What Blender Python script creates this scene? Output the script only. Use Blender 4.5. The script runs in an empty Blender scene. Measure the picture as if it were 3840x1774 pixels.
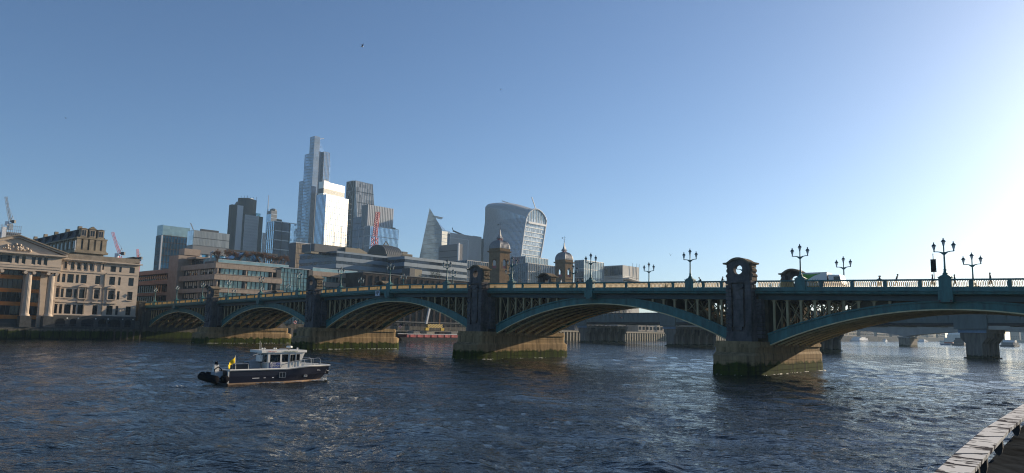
import bpy, bmesh, math, random
import numpy as np
from mathutils import Vector, Matrix
R = math.radians
random.seed(7); RNG = np.random.default_rng(7)
SC = bpy.context.scene
COL = SC.collection
# ------------------------------------------------------------------ camera
PITCH, ROLL, CAMZ = R(7.46), R(1.133), 5.79
FPX, W0, H0 = 2662.0, 3840.0, 1774.0
cX = Vector((math.cos(ROLL), -math.sin(ROLL)*math.sin(PITCH), math.sin(ROLL)*math.cos(PITCH)))
cY = Vector((-math.sin(ROLL), -math.cos(ROLL)*math.sin(PITCH), math.cos(ROLL)*math.cos(PITCH)))
cF = Vector((0, math.cos(PITCH), math.sin(PITCH)))
CAM = Vector((0, 0, CAMZ))
cam_d = bpy.data.cameras.new('camera'); cam = bpy.data.objects.new('camera', cam_d); COL.objects.link(cam)
m3 = Matrix((cX, cY, -cF)).transposed()
cam.matrix_world = Matrix.Translation(CAM) @ m3.to_4x4()
cam_d.sensor_width = 36.0; cam_d.sensor_fit = 'HORIZONTAL'; cam_d.lens = 36.0*FPX/W0
cam_d.clip_start = 0.1; cam_d.clip_end = 20000
SC.camera = cam
# ------------------------------------------------------------------ world, sun, exposure
SUN_AZ, SUN_EL = R(54), R(15)       # clockwise from +Y (view direction)
wd = bpy.data.worlds.new('World'); SC.world = wd; wd.use_nodes = True
nt = wd.node_tree; nt.nodes.clear()
sky = nt.nodes.new('ShaderNodeTexSky'); sky.sky_type = 'NISHITA'; sky.sun_disc = False
sky.sun_elevation = SUN_EL; sky.sun_rotation = SUN_AZ
sky.altitude = 0; sky.air_density = 0.8; sky.dust_density = 0.75; sky.ozone_density = 4.0
bg = nt.nodes.new('ShaderNodeBackground'); bg.inputs['Strength'].default_value = 0.086
wo = nt.nodes.new('ShaderNodeOutputWorld')
nt.links.new(sky.outputs[0], bg.inputs[0]); nt.links.new(bg.outputs[0], wo.inputs[0])
sun_d = bpy.data.lights.new('sun', 'SUN'); sun = bpy.data.objects.new('sun', sun_d); COL.objects.link(sun)
sun_d.energy = 5.0; sun_d.angle = R(0.5); sun_d.color = (1.0, 0.83, 0.62)
SUNV = Vector((math.sin(SUN_AZ)*math.cos(SUN_EL), math.cos(SUN_AZ)*math.cos(SUN_EL), math.sin(SUN_EL)))
sun.rotation_euler = (-SUNV).to_track_quat('-Z', 'Y').to_euler()
sun.location = (200, 0, 300)
SC.view_settings.view_transform = 'Standard'; SC.view_settings.look = 'None'
SC.view_settings.exposure = 0.7; SC.view_settings.gamma = 1.0; SC.view_settings.use_curve_mapping = False
SC.render.engine = 'CYCLES'
SC.cycles.max_bounces = 6; SC.cycles.diffuse_bounces = 3; SC.cycles.glossy_bounces = 3; SC.cycles.transmission_bounces = 4
SC.cycles.volume_bounces = 0; SC.cycles.sample_clamp_indirect = 6.0; SC.cycles.caustics_reflective = False; SC.cycles.caustics_refractive = False
SC.cycles.use_denoising = True; SC.cycles.denoiser = 'OPENIMAGEDENOISE'; SC.cycles.denoising_prefilter = 'NONE'; SC.cycles.denoising_input_passes = 'RGB_ALBEDO_NORMAL'; SC.cycles.use_adaptive_sampling = False; SC.cycles.filter_width = 1.15
# ------------------------------------------------------------------ pixel helpers (photo pixels, 3840 x 1774)
def ray(px, py): return cX*((px-W0/2)/FPX) - cY*((py-H0/2)/FPX) + cF
def at_depth(px, py, y):
    d = ray(px, py); return CAM + d*(y/d.y)
def at_z(px, py, z):
    d = ray(px, py); return CAM + d*((z-CAMZ)/d.z)
class Frame:
    """local x, y axes in plan; x = rot from world X"""
    def __init__(s, ox, oy, rot):
        s.o = Vector((ox, oy, 0)); s.rot = rot
        s.x = Vector((math.cos(rot), math.sin(rot), 0)); s.y = Vector((-math.sin(rot), math.cos(rot), 0))
    def w(s, x, y, z=0): return s.o + s.x*x + s.y*y + Vector((0, 0, z))
    def on_x(s, px, py, x):      # pixel on the plane local x = const -> (y, z)
        d = ray(px, py); o = s.o + s.x*x; t = (o.dot(s.x))/(d.dot(s.x)); P = CAM + d*t
        return (P-o).dot(s.y), P.z
    def on_y(s, px, py, y):      # pixel on the plane local y = const -> (x, z)
        d = ray(px, py); o = s.o + s.y*y; t = (o.dot(s.y))/(d.dot(s.y)); P = CAM + d*t
        return (P-o).dot(s.x), P.z
BROT = R(-41.55)
BF = Frame(-28.93, 160.39, BROT)      # main bridge: x = along the bridge (south +), y = downstream
LAND = 6.2
def fit(depth, corner, left=None, right=None, rot=BROT):
    """building frame: origin on the near vertical edge; left face = plane y=0 running to -x, right face = plane x=0 running to +y.
    corner/left/right are photo pixels on the top edge.  returns frame, L, Rr, top z"""
    P = at_depth(corner[0], corner[1], depth)
    f = Frame(P.x, P.y, rot); L = Rr = None
    if left: L = -f.on_y(left[0], left[1], 0)[0]
    if right: Rr = f.on_x(right[0], right[1], 0)[0]
    return f, L, Rr, P.z
# ------------------------------------------------------------------ materials
MATS = {}
def new_mat(name):
    m = bpy.data.materials.new(name); m.use_nodes = True; m.node_tree.nodes.clear(); return m
def N(m, typ, **kw):
    n = m.node_tree.nodes.new(typ)
    for k, v in kw.items():
        if hasattr(n, k): setattr(n, k, v)
        else: n.inputs[k].default_value = v
    return n
def LK(m, a, b): m.node_tree.links.new(a, b)
def col4(c): return (c[0], c[1], c[2], 1.0)
def mat(name, col, rough=0.6, metal=0.0, var=0.15, scale=1.0, col2=None, bump=0.0, spec=0.5, stretch=(1, 1, 1), emit=None, bscale=None):
    """plain procedural paint/stone/metal: two noise octaves vary the colour, optional bump"""
    if name in MATS: return MATS[name]
    m = new_mat(name); MATS[name] = m
    out = N(m, 'ShaderNodeOutputMaterial'); p = N(m, 'ShaderNodeBsdfPrincipled')
    p.inputs['Roughness'].default_value = rough; p.inputs['Metallic'].default_value = metal
    p.inputs['Specular IOR Level'].default_value = spec
    if rough >= .75: p.inputs['IOR'].default_value = 1.05      # rough, matt surfaces: no grazing sheen
    elif rough >= .55: p.inputs['IOR'].default_value = 1.25
    geo = N(m, 'ShaderNodeNewGeometry'); mp = N(m, 'ShaderNodeMapping'); mp.inputs['Scale'].default_value = stretch
    LK(m, geo.outputs['Position'], mp.inputs[0])
    no = N(m, 'ShaderNodeTexNoise'); no.inputs['Scale'].default_value = scale; no.inputs['Detail'].default_value = 5; no.inputs['Roughness'].default_value = 0.65
    LK(m, mp.outputs[0], no.inputs['Vector'])
    rp = N(m, 'ShaderNodeValToRGB'); rp.color_ramp.elements[0].position = 0.32; rp.color_ramp.elements[1].position = 0.68
    c2 = col2 if col2 else tuple(min(1, c*(1+var)) for c in col)
    c1 = tuple(c*(1-var) for c in col)
    rp.color_ramp.elements[0].color = col4(c1); rp.color_ramp.elements[1].color = col4(c2)
    LK(m, no.outputs[0], rp.inputs[0]); LK(m, rp.outputs[0], p.inputs['Base Color'])
    if bump:
        b = N(m, 'ShaderNodeBump'); b.inputs['Strength'].default_value = bump; b.inputs['Distance'].default_value = 0.05
        if bscale:
            n2 = N(m, 'ShaderNodeTexNoise'); n2.inputs['Scale'].default_value = bscale; n2.inputs['Detail'].default_value = 4
            LK(m, mp.outputs[0], n2.inputs['Vector']); LK(m, n2.outputs[0], b.inputs['Height'])
        else: LK(m, no.outputs[0], b.inputs['Height'])
        LK(m, b.outputs[0], p.inputs['Normal'])
    if emit:
        p.inputs['Emission Color'].default_value = col4(emit[0]); p.inputs['Emission Strength'].default_value = emit[1]
    LK(m, p.outputs[0], out.inputs[0])
    return m
def glass_mat(name, col, rough=0.08, metal=0.55, cell=(3.0, 3.0, 3.5), var=0.25, spec=0.6, rot=None):
    """curtain-wall glass: reflective, each pane of a cell grid slightly different in tint and tilt"""
    if name in MATS: return MATS[name]
    m = new_mat(name); MATS[name] = m
    out = N(m, 'ShaderNodeOutputMaterial'); p = N(m, 'ShaderNodeBsdfPrincipled')
    p.inputs['Roughness'].default_value = rough; p.inputs['Metallic'].default_value = metal; p.inputs['Specular IOR Level'].default_value = spec
    geo = N(m, 'ShaderNodeNewGeometry')
    mp = N(m, 'ShaderNodeMapping'); mp.vector_type = 'POINT'
    mp.inputs['Rotation'].default_value = (0, 0, -(BROT if rot is None else rot))
    LK(m, geo.outputs['Position'], mp.inputs[0])
    dv = N(m, 'ShaderNodeVectorMath', operation='DIVIDE'); dv.inputs[1].default_value = cell; LK(m, mp.outputs[0], dv.inputs[0])
    fl = N(m, 'ShaderNodeVectorMath', operation='FLOOR'); LK(m, dv.outputs[0], fl.inputs[0])
    wn = N(m, 'ShaderNodeTexWhiteNoise', noise_dimensions='3D'); LK(m, fl.outputs[0], wn.inputs['Vector'])
    rp = N(m, 'ShaderNodeValToRGB')
    rp.color_ramp.elements[0].color = col4(tuple(c*(1-var) for c in col)); rp.color_ramp.elements[1].color = col4(tuple(min(1, c*(1+var)) for c in col))
    LK(m, wn.outputs['Value'], rp.inputs[0]); LK(m, rp.outputs[0], p.inputs['Base Color'])
    sb = N(m, 'ShaderNodeVectorMath', operation='SUBTRACT'); sb.inputs[1].default_value = (0.5, 0.5, 0.5); LK(m, wn.outputs['Color'], sb.inputs[0])
    sc = N(m, 'ShaderNodeVectorMath', operation='SCALE'); sc.inputs['Scale'].default_value = 0.035; LK(m, sb.outputs[0], sc.inputs[0])
    ad = N(m, 'ShaderNodeVectorMath', operation='ADD'); LK(m, geo.outputs['Normal'], ad.inputs[0]); LK(m, sc.outputs[0], ad.inputs[1])
    nm = N(m, 'ShaderNodeVectorMath', operation='NORMALIZE'); LK(m, ad.outputs[0], nm.inputs[0]); LK(m, nm.outputs[0], p.inputs['Normal'])
    LK(m, p.outputs[0], out.inputs[0])
    return m
# ------------------------------------------------------------------ mesh helpers
class MB:
    def __init__(s): s.v = []; s.f = []
    def add(s, vs, fs):
        k = len(s.v); s.v += [tuple(q) for q in vs]; s.f += [tuple(i+k for i in f) for f in fs]; return s
    def box(s, x0, x1, y0, y1, z0, z1):
        return s.add([(x0, y0, z0), (x1, y0, z0), (x1, y1, z0), (x0, y1, z0), (x0, y0, z1), (x1, y0, z1), (x1, y1, z1), (x0, y1, z1)],
              [(0, 3, 2, 1), (4, 5, 6, 7), (0, 1, 5, 4), (1, 2, 6, 5), (2, 3, 7, 6), (3, 0, 4, 7)])
    def prism(s, poly, axis, a, b):
        """extrude a 2-D polygon along axis ('x': poly in (y,z), 'y': poly in (x,z), 'z': poly in (x,y)) from a to b"""
        def P(q, t): return {'x': (t, q[0], q[1]), 'y': (q[0], t, q[1]), 'z': (q[0], q[1], t)}[axis]
        n = len(poly); vs = [P(q, a) for q in poly] + [P(q, b) for q in poly]
        fs = [(i, (i+1) % n, n+(i+1) % n, n+i) for i in range(n)] + [tuple(range(n-1, -1, -1)), tuple(range(n, 2*n))]
        return s.add(vs, fs)
    def taper(s, poly0, z0, poly1, z1, cap=True):
        n = len(poly0); vs = [(q[0], q[1], z0) for q in poly0] + [(q[0], q[1], z1) for q in poly1]
        fs = [(i, (i+1) % n, n+(i+1) % n, n+i) for i in range(n)]
        if cap: fs += [tuple(range(n-1, -1, -1)), tuple(range(n, 2*n))]
        return s.add(vs, fs)
    def tube(s, pts, r, n=6, r1=None):
        pts = [Vector(p) for p in pts]; rs = r if isinstance(r, (list, tuple)) else [r + ((r1 if r1 is not None else r)-r)*i/max(1, len(pts)-1) for i in range(len(pts))]
        rings = []; up = Vector((0, 0, 1))
        for i, p in enumerate(pts):
            d = (pts[min(i+1, len(pts)-1)] - pts[max(i-1, 0)]).normalized()
            a = d.cross(up if abs(d.z) < 0.95 else Vector((1, 0, 0))).normalized(); b = a.cross(d)
            rings.append([p + (a*math.cos(2*math.pi*k/n) + b*math.sin(2*math.pi*k/n))*rs[i] for k in range(n)])
        vs = [q for rg in rings for q in rg]; fs = []
        for i in range(len(pts)-1):
            for k in range(n):
                fs.append((i*n+k, i*n+(k+1) % n, (i+1)*n+(k+1) % n, (i+1)*n+k))
        fs += [tuple(range(n-1, -1, -1)), tuple(range((len(pts)-1)*n, len(pts)*n))]
        return s.add(vs, fs)
    def lathe(s, prof, cx=0, cy=0, n=12, sq=False):
        """profile [(r,z)...] around the vertical axis; sq = square plan"""
        vs = []; fs = []
        if sq: n = 4
        for r, z in prof:
            for k in range(n):
                a = 2*math.pi*(k+(0.5 if sq else 0))/n; rr = r*(math.sqrt(2) if sq else 1)
                vs.append((cx+rr*math.cos(a), cy+rr*math.sin(a), z))
        for i in range(len(prof)-1):
            for k in range(n): fs.append((i*n+k, i*n+(k+1) % n, (i+1)*n+(k+1) % n, (i+1)*n+k))
        fs += [tuple(range(n-1, -1, -1)), tuple(range((len(prof)-1)*n, len(prof)*n))]
        return s.add(vs, fs)
    def beam(s, a, b, w, h=None):
        """rectangular bar from a to b"""
        a = Vector(a); b = Vector(b); d = (b-a).normalized(); h = h or w
        sx = d.cross(Vector((0, 0, 1)) if abs(d.z) < 0.98 else Vector((0, 1, 0))).normalized(); sy = sx.cross(d)
        vs = [p + sx*(i*w/2) + sy*(j*h/2) for p in (a, b) for i, j in ((-1, -1), (1, -1), (1, 1), (-1, 1))]
        return s.add(vs, [(3, 2, 1, 0), (4, 5, 6, 7), (0, 1, 5, 4), (1, 2, 6, 5), (2, 3, 7, 6), (3, 0, 4, 7)])
    def mesh(s, name, m=None, smooth=False):
        me = bpy.data.meshes.new(name); me.from_pydata(s.v, [], s.f); me.update()
        if m: me.materials.append(m)
        if smooth:
            for p in me.polygons: p.use_smooth = True
        return me
    def build(s, name, m, parent=None, smooth=False):
        return obj(name, s.mesh(name, m, smooth), parent)
def obj(name, me, parent=None, loc=None, scale=None, rz=None):
    o = bpy.data.objects.new(name, me); COL.objects.link(o)
    if parent: o.parent = parent
    if loc is not None: o.location = loc
    if scale is not None: o.scale = scale
    if rz is not None: o.rotation_euler = (0, 0, rz)
    return o
def empty(name, loc=(0, 0, 0), rz=0.0):
    o = bpy.data.objects.new(name, None); COL.objects.link(o); o.location = loc; o.rotation_euler = (0, 0, rz); o.empty_display_size = 0.5; return o
def tag(o, label=None, cat=None, group=None, kind=None):
    if label: o['label'] = label
    if cat: o['category'] = cat
    if group: o['group'] = group
    if kind: o['kind'] = kind
    return o
CUBES = {}
def piece(name, m, parent, x0, x1, y0, y1, z0, z1):
    """one box-shaped part; all pieces of a material share one mesh"""
    if m.name not in CUBES:
        CUBES[m.name] = MB().box(-.5, .5, -.5, .5, -.5, .5).mesh('block_'+m.name, m)
    return obj(name, CUBES[m.name], parent, ((x0+x1)/2, (y0+y1)/2, (z0+z1)/2), (abs(x1-x0), abs(y1-y0), abs(z1-z0)))
FRAMES = {}
def frame_piece(name, m, parent, plane, c, a0, a1, z0, z1, bar=0.08, cross=(1, 1), d=0.06):
    """window frame (border + glazing bars) in plane x=c or y=c"""
    k = (m.name, plane, cross)
    if k not in FRAMES:
        b = MB(); t = 0.045
        def bx(p0, p1, q0, q1):
            if plane == 'y': b.box(p0, p1, -.5, .5, q0, q1)
            else: b.box(-.5, .5, p0, p1, q0, q1)
        bx(-.5, -.5+t, -.5, .5); bx(.5-t, .5, -.5, .5); bx(-.5+t, .5-t, -.5, -.5+t); bx(-.5+t, .5-t, .5-t, .5)
        for i in range(1, cross[0]+1): q = -.5+i/(cross[0]+1); bx(q-.02, q+.02, -.5+t, .5-t)
        FRAMES[k] = b.mesh('frame', m)
    if plane == 'y': return obj(name, FRAMES[k], parent, ((a0+a1)/2, c, (z0+z1)/2), (a1-a0, d, z1-z0))
    return obj(name, FRAMES[k], parent, (c, (a0+a1)/2, (z0+z1)/2), (d, a1-a0, z1-z0))
def copy_tree(o, parent=None):
    c = o.copy(); COL.objects.link(c); c.parent = parent
    for ch in list(o.children): copy_tree(ch, c)
    return c
def struct(o): o['kind'] = 'structure'; return o
# ================================================================== river, banks
def water_material():
    m = new_mat('river_water'); out = N(m, 'ShaderNodeOutputMaterial'); p = N(m, 'ShaderNodeBsdfPrincipled')
    p.inputs['Base Color'].default_value = (0.012, 0.015, 0.014, 1); p.inputs['Roughness'].default_value = 0.07
    p.inputs['IOR'].default_value = 1.33; p.inputs['Specular IOR Level'].default_value = 0.5
    geo = N(m, 'ShaderNodeNewGeometry'); prev = None
    # wind lanes and slicks: large patches where the ripple is stronger or weaker
    mpl = N(m, 'ShaderNodeMapping'); mpl.inputs['Scale'].default_value = (1, 2.6, 1); mpl.inputs['Rotation'].default_value = (0, 0, .25); LK(m, geo.outputs['Position'], mpl.inputs[0])
    nl = N(m, 'ShaderNodeTexNoise'); nl.inputs['Scale'].default_value = .045; nl.inputs['Detail'].default_value = 4; nl.inputs['Distortion'].default_value = 1.2; LK(m, mpl.outputs[0], nl.inputs['Vector'])
    lane = N(m, 'ShaderNodeMapRange'); lane.inputs['From Min'].default_value = .35; lane.inputs['From Max'].default_value = .62; lane.inputs['To Min'].default_value = .38; lane.inputs['To Max'].default_value = 1.15; LK(m, nl.outputs[0], lane.inputs['Value'])
    for sc, st, dist, strech, rz in ((0.14, 1.0, 0.42, (1, 1.8, 1), 0.6), (0.55, 1.0, 0.26, (1, 2.0, 1), 0.35), (2.0, 1.0, 0.1, (1, 2.1, 1), 0.2), (6.0, 1.0, 0.022, (1, 1.8, 1), 0.4), (19.0, 1.0, 0.004, (1, 1.5, 1), 0.3)):
        mp = N(m, 'ShaderNodeMapping'); mp.inputs['Scale'].default_value = strech; mp.inputs['Rotation'].default_value = (0, 0, rz); LK(m, geo.outputs['Position'], mp.inputs[0])
        no = N(m, 'ShaderNodeTexNoise'); no.inputs['Scale'].default_value = sc; no.inputs['Detail'].default_value = 2.5; no.inputs['Roughness'].default_value = 0.55; no.inputs['Distortion'].default_value = 0.4
        LK(m, mp.outputs[0], no.inputs['Vector'])
        b = N(m, 'ShaderNodeBump'); b.inputs['Strength'].default_value = st; b.inputs['Distance'].default_value = dist
        if sc > .3: LK(m, lane.outputs[0], b.inputs['Strength'])
        LK(m, no.outputs[0], b.inputs['Height'])
        if prev: LK(m, prev.outputs[0], b.inputs['Normal'])
        prev = b
    LK(m, prev.outputs[0], p.inputs['Normal'])
    LK(m, p.outputs[0], out.inputs[0]); return m
def build_water():
    nr, na = 560, 700
    rr = np.concatenate([np.geomspace(1.2, 30, 120), 1/np.linspace(1/30.5, 1/4200, nr-120)])
    aa = np.linspace(R(-75), R(78), na)
    r2, a2 = np.meshgrid(rr, aa, indexing='ij'); x = r2*np.sin(a2); y = r2*np.cos(a2)
    dr = np.gradient(rr)[:, None]; z = np.zeros_like(x)
    rng = np.random.default_rng(3)
    wind = R(205)
    for lam, amp, n in ((11, .075, 6), (6, .055, 8), (2.8, .03, 10), (1.5, .018, 12), (0.8, .010, 14)):
        for k in range(n):
            th = wind + rng.normal(0, .55); l = lam*rng.uniform(.75, 1.3); kx, ky = 2*np.pi/l*np.cos(th), 2*np.pi/l*np.sin(th)
            ph = rng.uniform(0, 6.28); fade = np.clip(1.6-dr*2.6/l, 0, 1)
            s = np.sin(kx*x+ky*y+ph)
            z += amp/np.sqrt(n)*1.5*fade*(s + .35*np.cos(2*(kx*x+ky*y+ph)))
    # patches of calmer and rougher water
    g = .75+.35*np.sin(x*.045+1.3*np.sin(y*.021))*np.cos(y*.037+.9*np.sin(x*.017))
    z *= g
    # boat wake: trails behind the launch
    sx_, sy_ = -27.5, 69.0; hx, hy = .69, .724
    al = (x-sx_)*hx+(y-sy_)*hy; ac = np.abs(-(x-sx_)*hy+(y-sy_)*hx)
    wk = (al < 12) & (al > -45)
    d = -(al-12)
    z += np.where(wk, .10*np.exp(-((ac-.33*d-.6)/1.1)**2)*np.exp(-d/40), 0)
    z = np.where(r2 > 900, 0, z)
    vs = np.stack([x, y, z], -1).reshape(-1, 3)
    i, j = np.meshgrid(np.arange(nr-1), np.arange(na-1), indexing='ij'); k = i*na+j
    q = np.stack([k, k+1, k+na+1, k+na], -1).reshape(-1, 4)[:, ::-1]
    me = bpy.data.meshes.new('river'); me.vertices.add(len(vs)); me.vertices.foreach_set('co', vs.ravel())
    me.loops.add(q.size); me.loops.foreach_set('vertex_index', q.ravel().astype(np.int32))
    me.polygons.add(len(q)); me.polygons.foreach_set('loop_start', np.arange(0, q.size, 4, dtype=np.int32)); me.polygons.foreach_set('loop_total', np.full(len(q), 4, dtype=np.int32))
    me.polygons.foreach_set('use_smooth', np.ones(len(q), dtype=bool))
    me.update(calc_edges=True); me.materials.append(water_material())
    return struct(obj('river', me))
build_water()
M_LAND = mat('bank_paving', (.16, .15, .135), .9, var=.25, scale=.3)
def stained_stone(name, dry, lo=0.3, hi=2.3, course=None, algae=(.065, .09, .01), wet=(.014, .015, .008)):
    """stone wall standing in tidal water: dry stone, green weed below high-water mark, dark wet foot; patchy and streaked"""
    m = new_mat(name); MATS[name] = m
    out = N(m, 'ShaderNodeOutputMaterial'); p = N(m, 'ShaderNodeBsdfPrincipled'); p.inputs['Roughness'].default_value = .75; p.inputs['IOR'].default_value = 1.08
    geo = N(m, 'ShaderNodeNewGeometry'); sep = N(m, 'ShaderNodeSeparateXYZ'); LK(m, geo.outputs['Position'], sep.inputs[0])
    mp = N(m, 'ShaderNodeMapping'); mp.inputs['Scale'].default_value = (1.2, 1.2, .12); LK(m, geo.outputs['Position'], mp.inputs[0])
    st = N(m, 'ShaderNodeTexNoise'); st.inputs['Scale'].default_value = 1.0; st.inputs['Detail'].default_value = 6; st.inputs['Roughness'].default_value = .7; LK(m, mp.outputs[0], st.inputs['Vector'])
    no = N(m, 'ShaderNodeTexNoise'); no.inputs['Scale'].default_value = .9; no.inputs['Detail'].default_value = 6; LK(m, geo.outputs['Position'], no.inputs['Vector'])
    rp = N(m, 'ShaderNodeValToRGB'); rp.color_ramp.elements[0].position = .3; rp.color_ramp.elements[1].position = .66
    rp.color_ramp.elements[0].color = col4(tuple(c*.28 for c in dry)); rp.color_ramp.elements[1].color = col4(dry)
    LK(m, st.outputs[0], rp.inputs[0])
    # height + noise -> weed factor
    h = N(m, 'ShaderNodeMath', operation='MULTIPLY_ADD'); LK(m, no.outputs[0], h.inputs[0]); h.inputs[1].default_value = 1.9; LK(m, sep.outputs['Z'], h.inputs[2])
    mr = N(m, 'ShaderNodeMapRange'); mr.inputs['From Min'].default_value = hi+.75; mr.inputs['From Max'].default_value = hi+1.15; LK(m, h.outputs[0], mr.inputs['Value'])
    gm = N(m, 'ShaderNodeValToRGB'); gm.color_ramp.elements[0].position = .35; gm.color_ramp.elements[1].position = .7
    gm.color_ramp.elements[0].color = col4(wet); gm.color_ramp.elements[1].color = col4(algae); LK(m, st.outputs[0], gm.inputs[0])
    mx = N(m, 'ShaderNodeMix', data_type='RGBA'); LK(m, mr.outputs[0], mx.inputs['Factor']); LK(m, gm.outputs[0], mx.inputs['A']); LK(m, rp.outputs[0], mx.inputs['B'])
    mr2 = N(m, 'ShaderNodeMapRange'); mr2.inputs['From Min'].default_value = lo+.6; mr2.inputs['From Max'].default_value = lo+1.5; LK(m, h.outputs[0], mr2.inputs['Value'])
    mx2 = N(m, 'ShaderNodeMix', data_type='RGBA'); LK(m, mr2.outputs[0], mx2.inputs['Factor']); mx2.inputs['A'].default_value = col4(wet); LK(m, mx.outputs['Result'], mx2.inputs['B'])
    LK(m, mx2.outputs['Result'], p.inputs['Base Color'])
    b = N(m, 'ShaderNodeBump'); b.inputs['Strength'].default_value = .5; b.inputs['Distance'].default_value = .06; LK(m, no.outputs[0], b.inputs['Height']); LK(m, b.outputs[0], p.inputs['Normal'])
    LK(m, p.outputs[0], out.inputs[0]); return m
M_PIER = stained_stone('pier_stone', (.40, .28, .15), lo=-1.6, hi=1.6)
M_WALL = stained_stone('river_wall_stone', (.17, .155, .125), lo=0.2, hi=2.6)
b = MB(); b.box(-1500, -134, -600, 1750, -2, LAND)
nb = b.build('north_bank', M_LAND); nb.location = BF.o; nb.rotation_euler = (0, 0, BROT); struct(nb)
b = MB(); b.box(-133.9, 420, 1500, 2300, -2, 4.5)
fb = b.build('far_bank', M_LAND); fb.location = BF.o; fb.rotation_euler = (0, 0, BROT); struct(fb)
b = MB(); b.box(138, 700, -20, 1499, -2, 5.0)
sb = b.build('south_bank', M_LAND); sb.location = BF.o; sb.rotation_euler = (0, 0, BROT); struct(sb)
# ================================================================== the road bridge
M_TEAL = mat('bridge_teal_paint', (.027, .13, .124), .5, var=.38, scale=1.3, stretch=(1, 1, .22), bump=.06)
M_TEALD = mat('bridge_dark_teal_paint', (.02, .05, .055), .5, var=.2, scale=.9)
M_CREAM = mat('rib_cream_paint', (.68, .56, .32), .6, var=.25, scale=.7, stretch=(1, 1, .4))  # flange cream, colour brightened to stand for sunlight bounced off the water
M_WEB = mat('rib_web_shaded_cream', (.25, .195, .105), .7, var=.4, scale=.9, stretch=(1, 1, .4))  # same cream darkened: shade on webs and bracing is put into the colour
M_SPAN = mat('spandrel_paint', (.36, .285, .16), .7, var=.35, scale=.9, stretch=(1, 1, .3))
M_GOLD = mat('baluster_gold_paint', (.5, .33, .11), .5, var=.25, scale=1.5)
M_GRAN = mat('turret_granite', (.105, .098, .098), .85, var=.45, scale=.9, stretch=(1, 1, .5), bump=.25, bscale=9)
M_GRANL = mat('turret_cap_stone', (.19, .15, .105), .85, var=.35, scale=1.1, bump=.25, bscale=9)
M_ASPH = mat('asphalt', (.05, .05, .052), .9, var=.2, scale=2)
M_PAVE = mat('footway_paving', (.22, .21, .2), .9, var=.2, scale=1.5)
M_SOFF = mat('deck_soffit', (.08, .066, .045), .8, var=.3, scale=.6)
PIERS = [-83.5, -29.0, 29.0, 83.5]; VC = 12.1
def zt(u): return 15.55 - .0215*math.sqrt(u*u+100)
def mir(v): return 2*VC - v
SPANS = [dict(c=-109.85, w=23.25, s=4.2, k=9.45, su=5.9, ku=10.45), dict(c=-56.25, w=24.15, s=4.9, k=10.65, su=6.6, ku=11.85),
         dict(c=0, w=25.9, s=5.15, k=11.7, su=6.95, ku=12.75), dict(c=56.25, w=24.15, s=4.9, k=10.65, su=6.6, ku=11.85), dict(c=109.85, w=23.25, s=4.2, k=9.45, su=5.9, ku=10.45)]
def zlo(S, u): return S['k']-(S['k']-S['s'])*((u-S['c'])/S['w'])**2
def zup(S, u): return S['ku']-(S['ku']-S['su'])*((u-S['c'])/S['w'])**2
def sweep(prof, us, zf, b=None):
    """closed (v,dz) profile carried along the bridge; zf(u) gives the base height (or a per-point list)"""
    b = b or MB(); n = len(prof); vs = []; fs = []
    for u in us:
        for (v, dz) in prof: vs.append((u, v, (dz(u) if callable(dz) else zf(u)+dz)))
    for i in range(len(us)-1):
        for k in range(n): fs.append((i*n+k, (i+1)*n+k, (i+1)*n+(k+1) % n, i*n+(k+1) % n))
    fs += [tuple(range(n)), tuple(range((len(us)-1)*n+n-1, (len(us)-1)*n-1, -1))]
    return b.add(vs, fs)
def lin(a, c, d): n = max(1, int(round((c-a)/d))); return [a+(c-a)*i/n for i in range(n+1)]
BR = empty('road_bridge', BF.o, BROT)
tag(BR, 'long green painted iron arch bridge on stone piers across the river', 'bridge')
UEND = 150.0
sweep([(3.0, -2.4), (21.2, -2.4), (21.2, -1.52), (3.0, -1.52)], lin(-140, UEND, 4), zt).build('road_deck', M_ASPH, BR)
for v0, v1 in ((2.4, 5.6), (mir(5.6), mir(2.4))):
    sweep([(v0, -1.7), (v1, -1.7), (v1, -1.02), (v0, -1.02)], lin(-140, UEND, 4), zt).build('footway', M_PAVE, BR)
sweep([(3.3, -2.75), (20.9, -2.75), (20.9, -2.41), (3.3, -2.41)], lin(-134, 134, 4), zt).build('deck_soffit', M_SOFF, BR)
bal_mesh = {}
def bal(m):   # openwork baluster: two bowed bars that touch at the ends
    b = MB(); d = .085
    for s in (-1, 1):
        pts = [(0.0, 0), (.075, .14), (.085, .4), (.075, .66), (0.0, .8)]
        for i in range(4):
            (a0, z0), (a1, z1) = pts[i], pts[i+1]; t = .024
            b.add([(s*a0-t, -d, z0), (s*a0+t, -d, z0), (s*a0+t, d, z0), (s*a0-t, d, z0), (s*a1-t, -d, z1), (s*a1+t, -d, z1), (s*a1+t, d, z1), (s*a1-t, d, z1)],
                  [(0, 1, 5, 4), (1, 2, 6, 5), (2, 3, 7, 6), (3, 0, 4, 7)])
    return b
BALM = bal(M_GOLD).mesh('baluster', M_GOLD); BALV = bal(M_GOLD)
LAMPS = [-128, -110.9, -92.5, -76.0, -57.2, -38.0, -19.3, -.3, 18.6, 36.9, 55.5, 74.7, 91.9, 109.8, 127.0]
bal_list = []     # (u, side, parent)
edges = [-138.0] + PIERS + [UEND]
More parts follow.
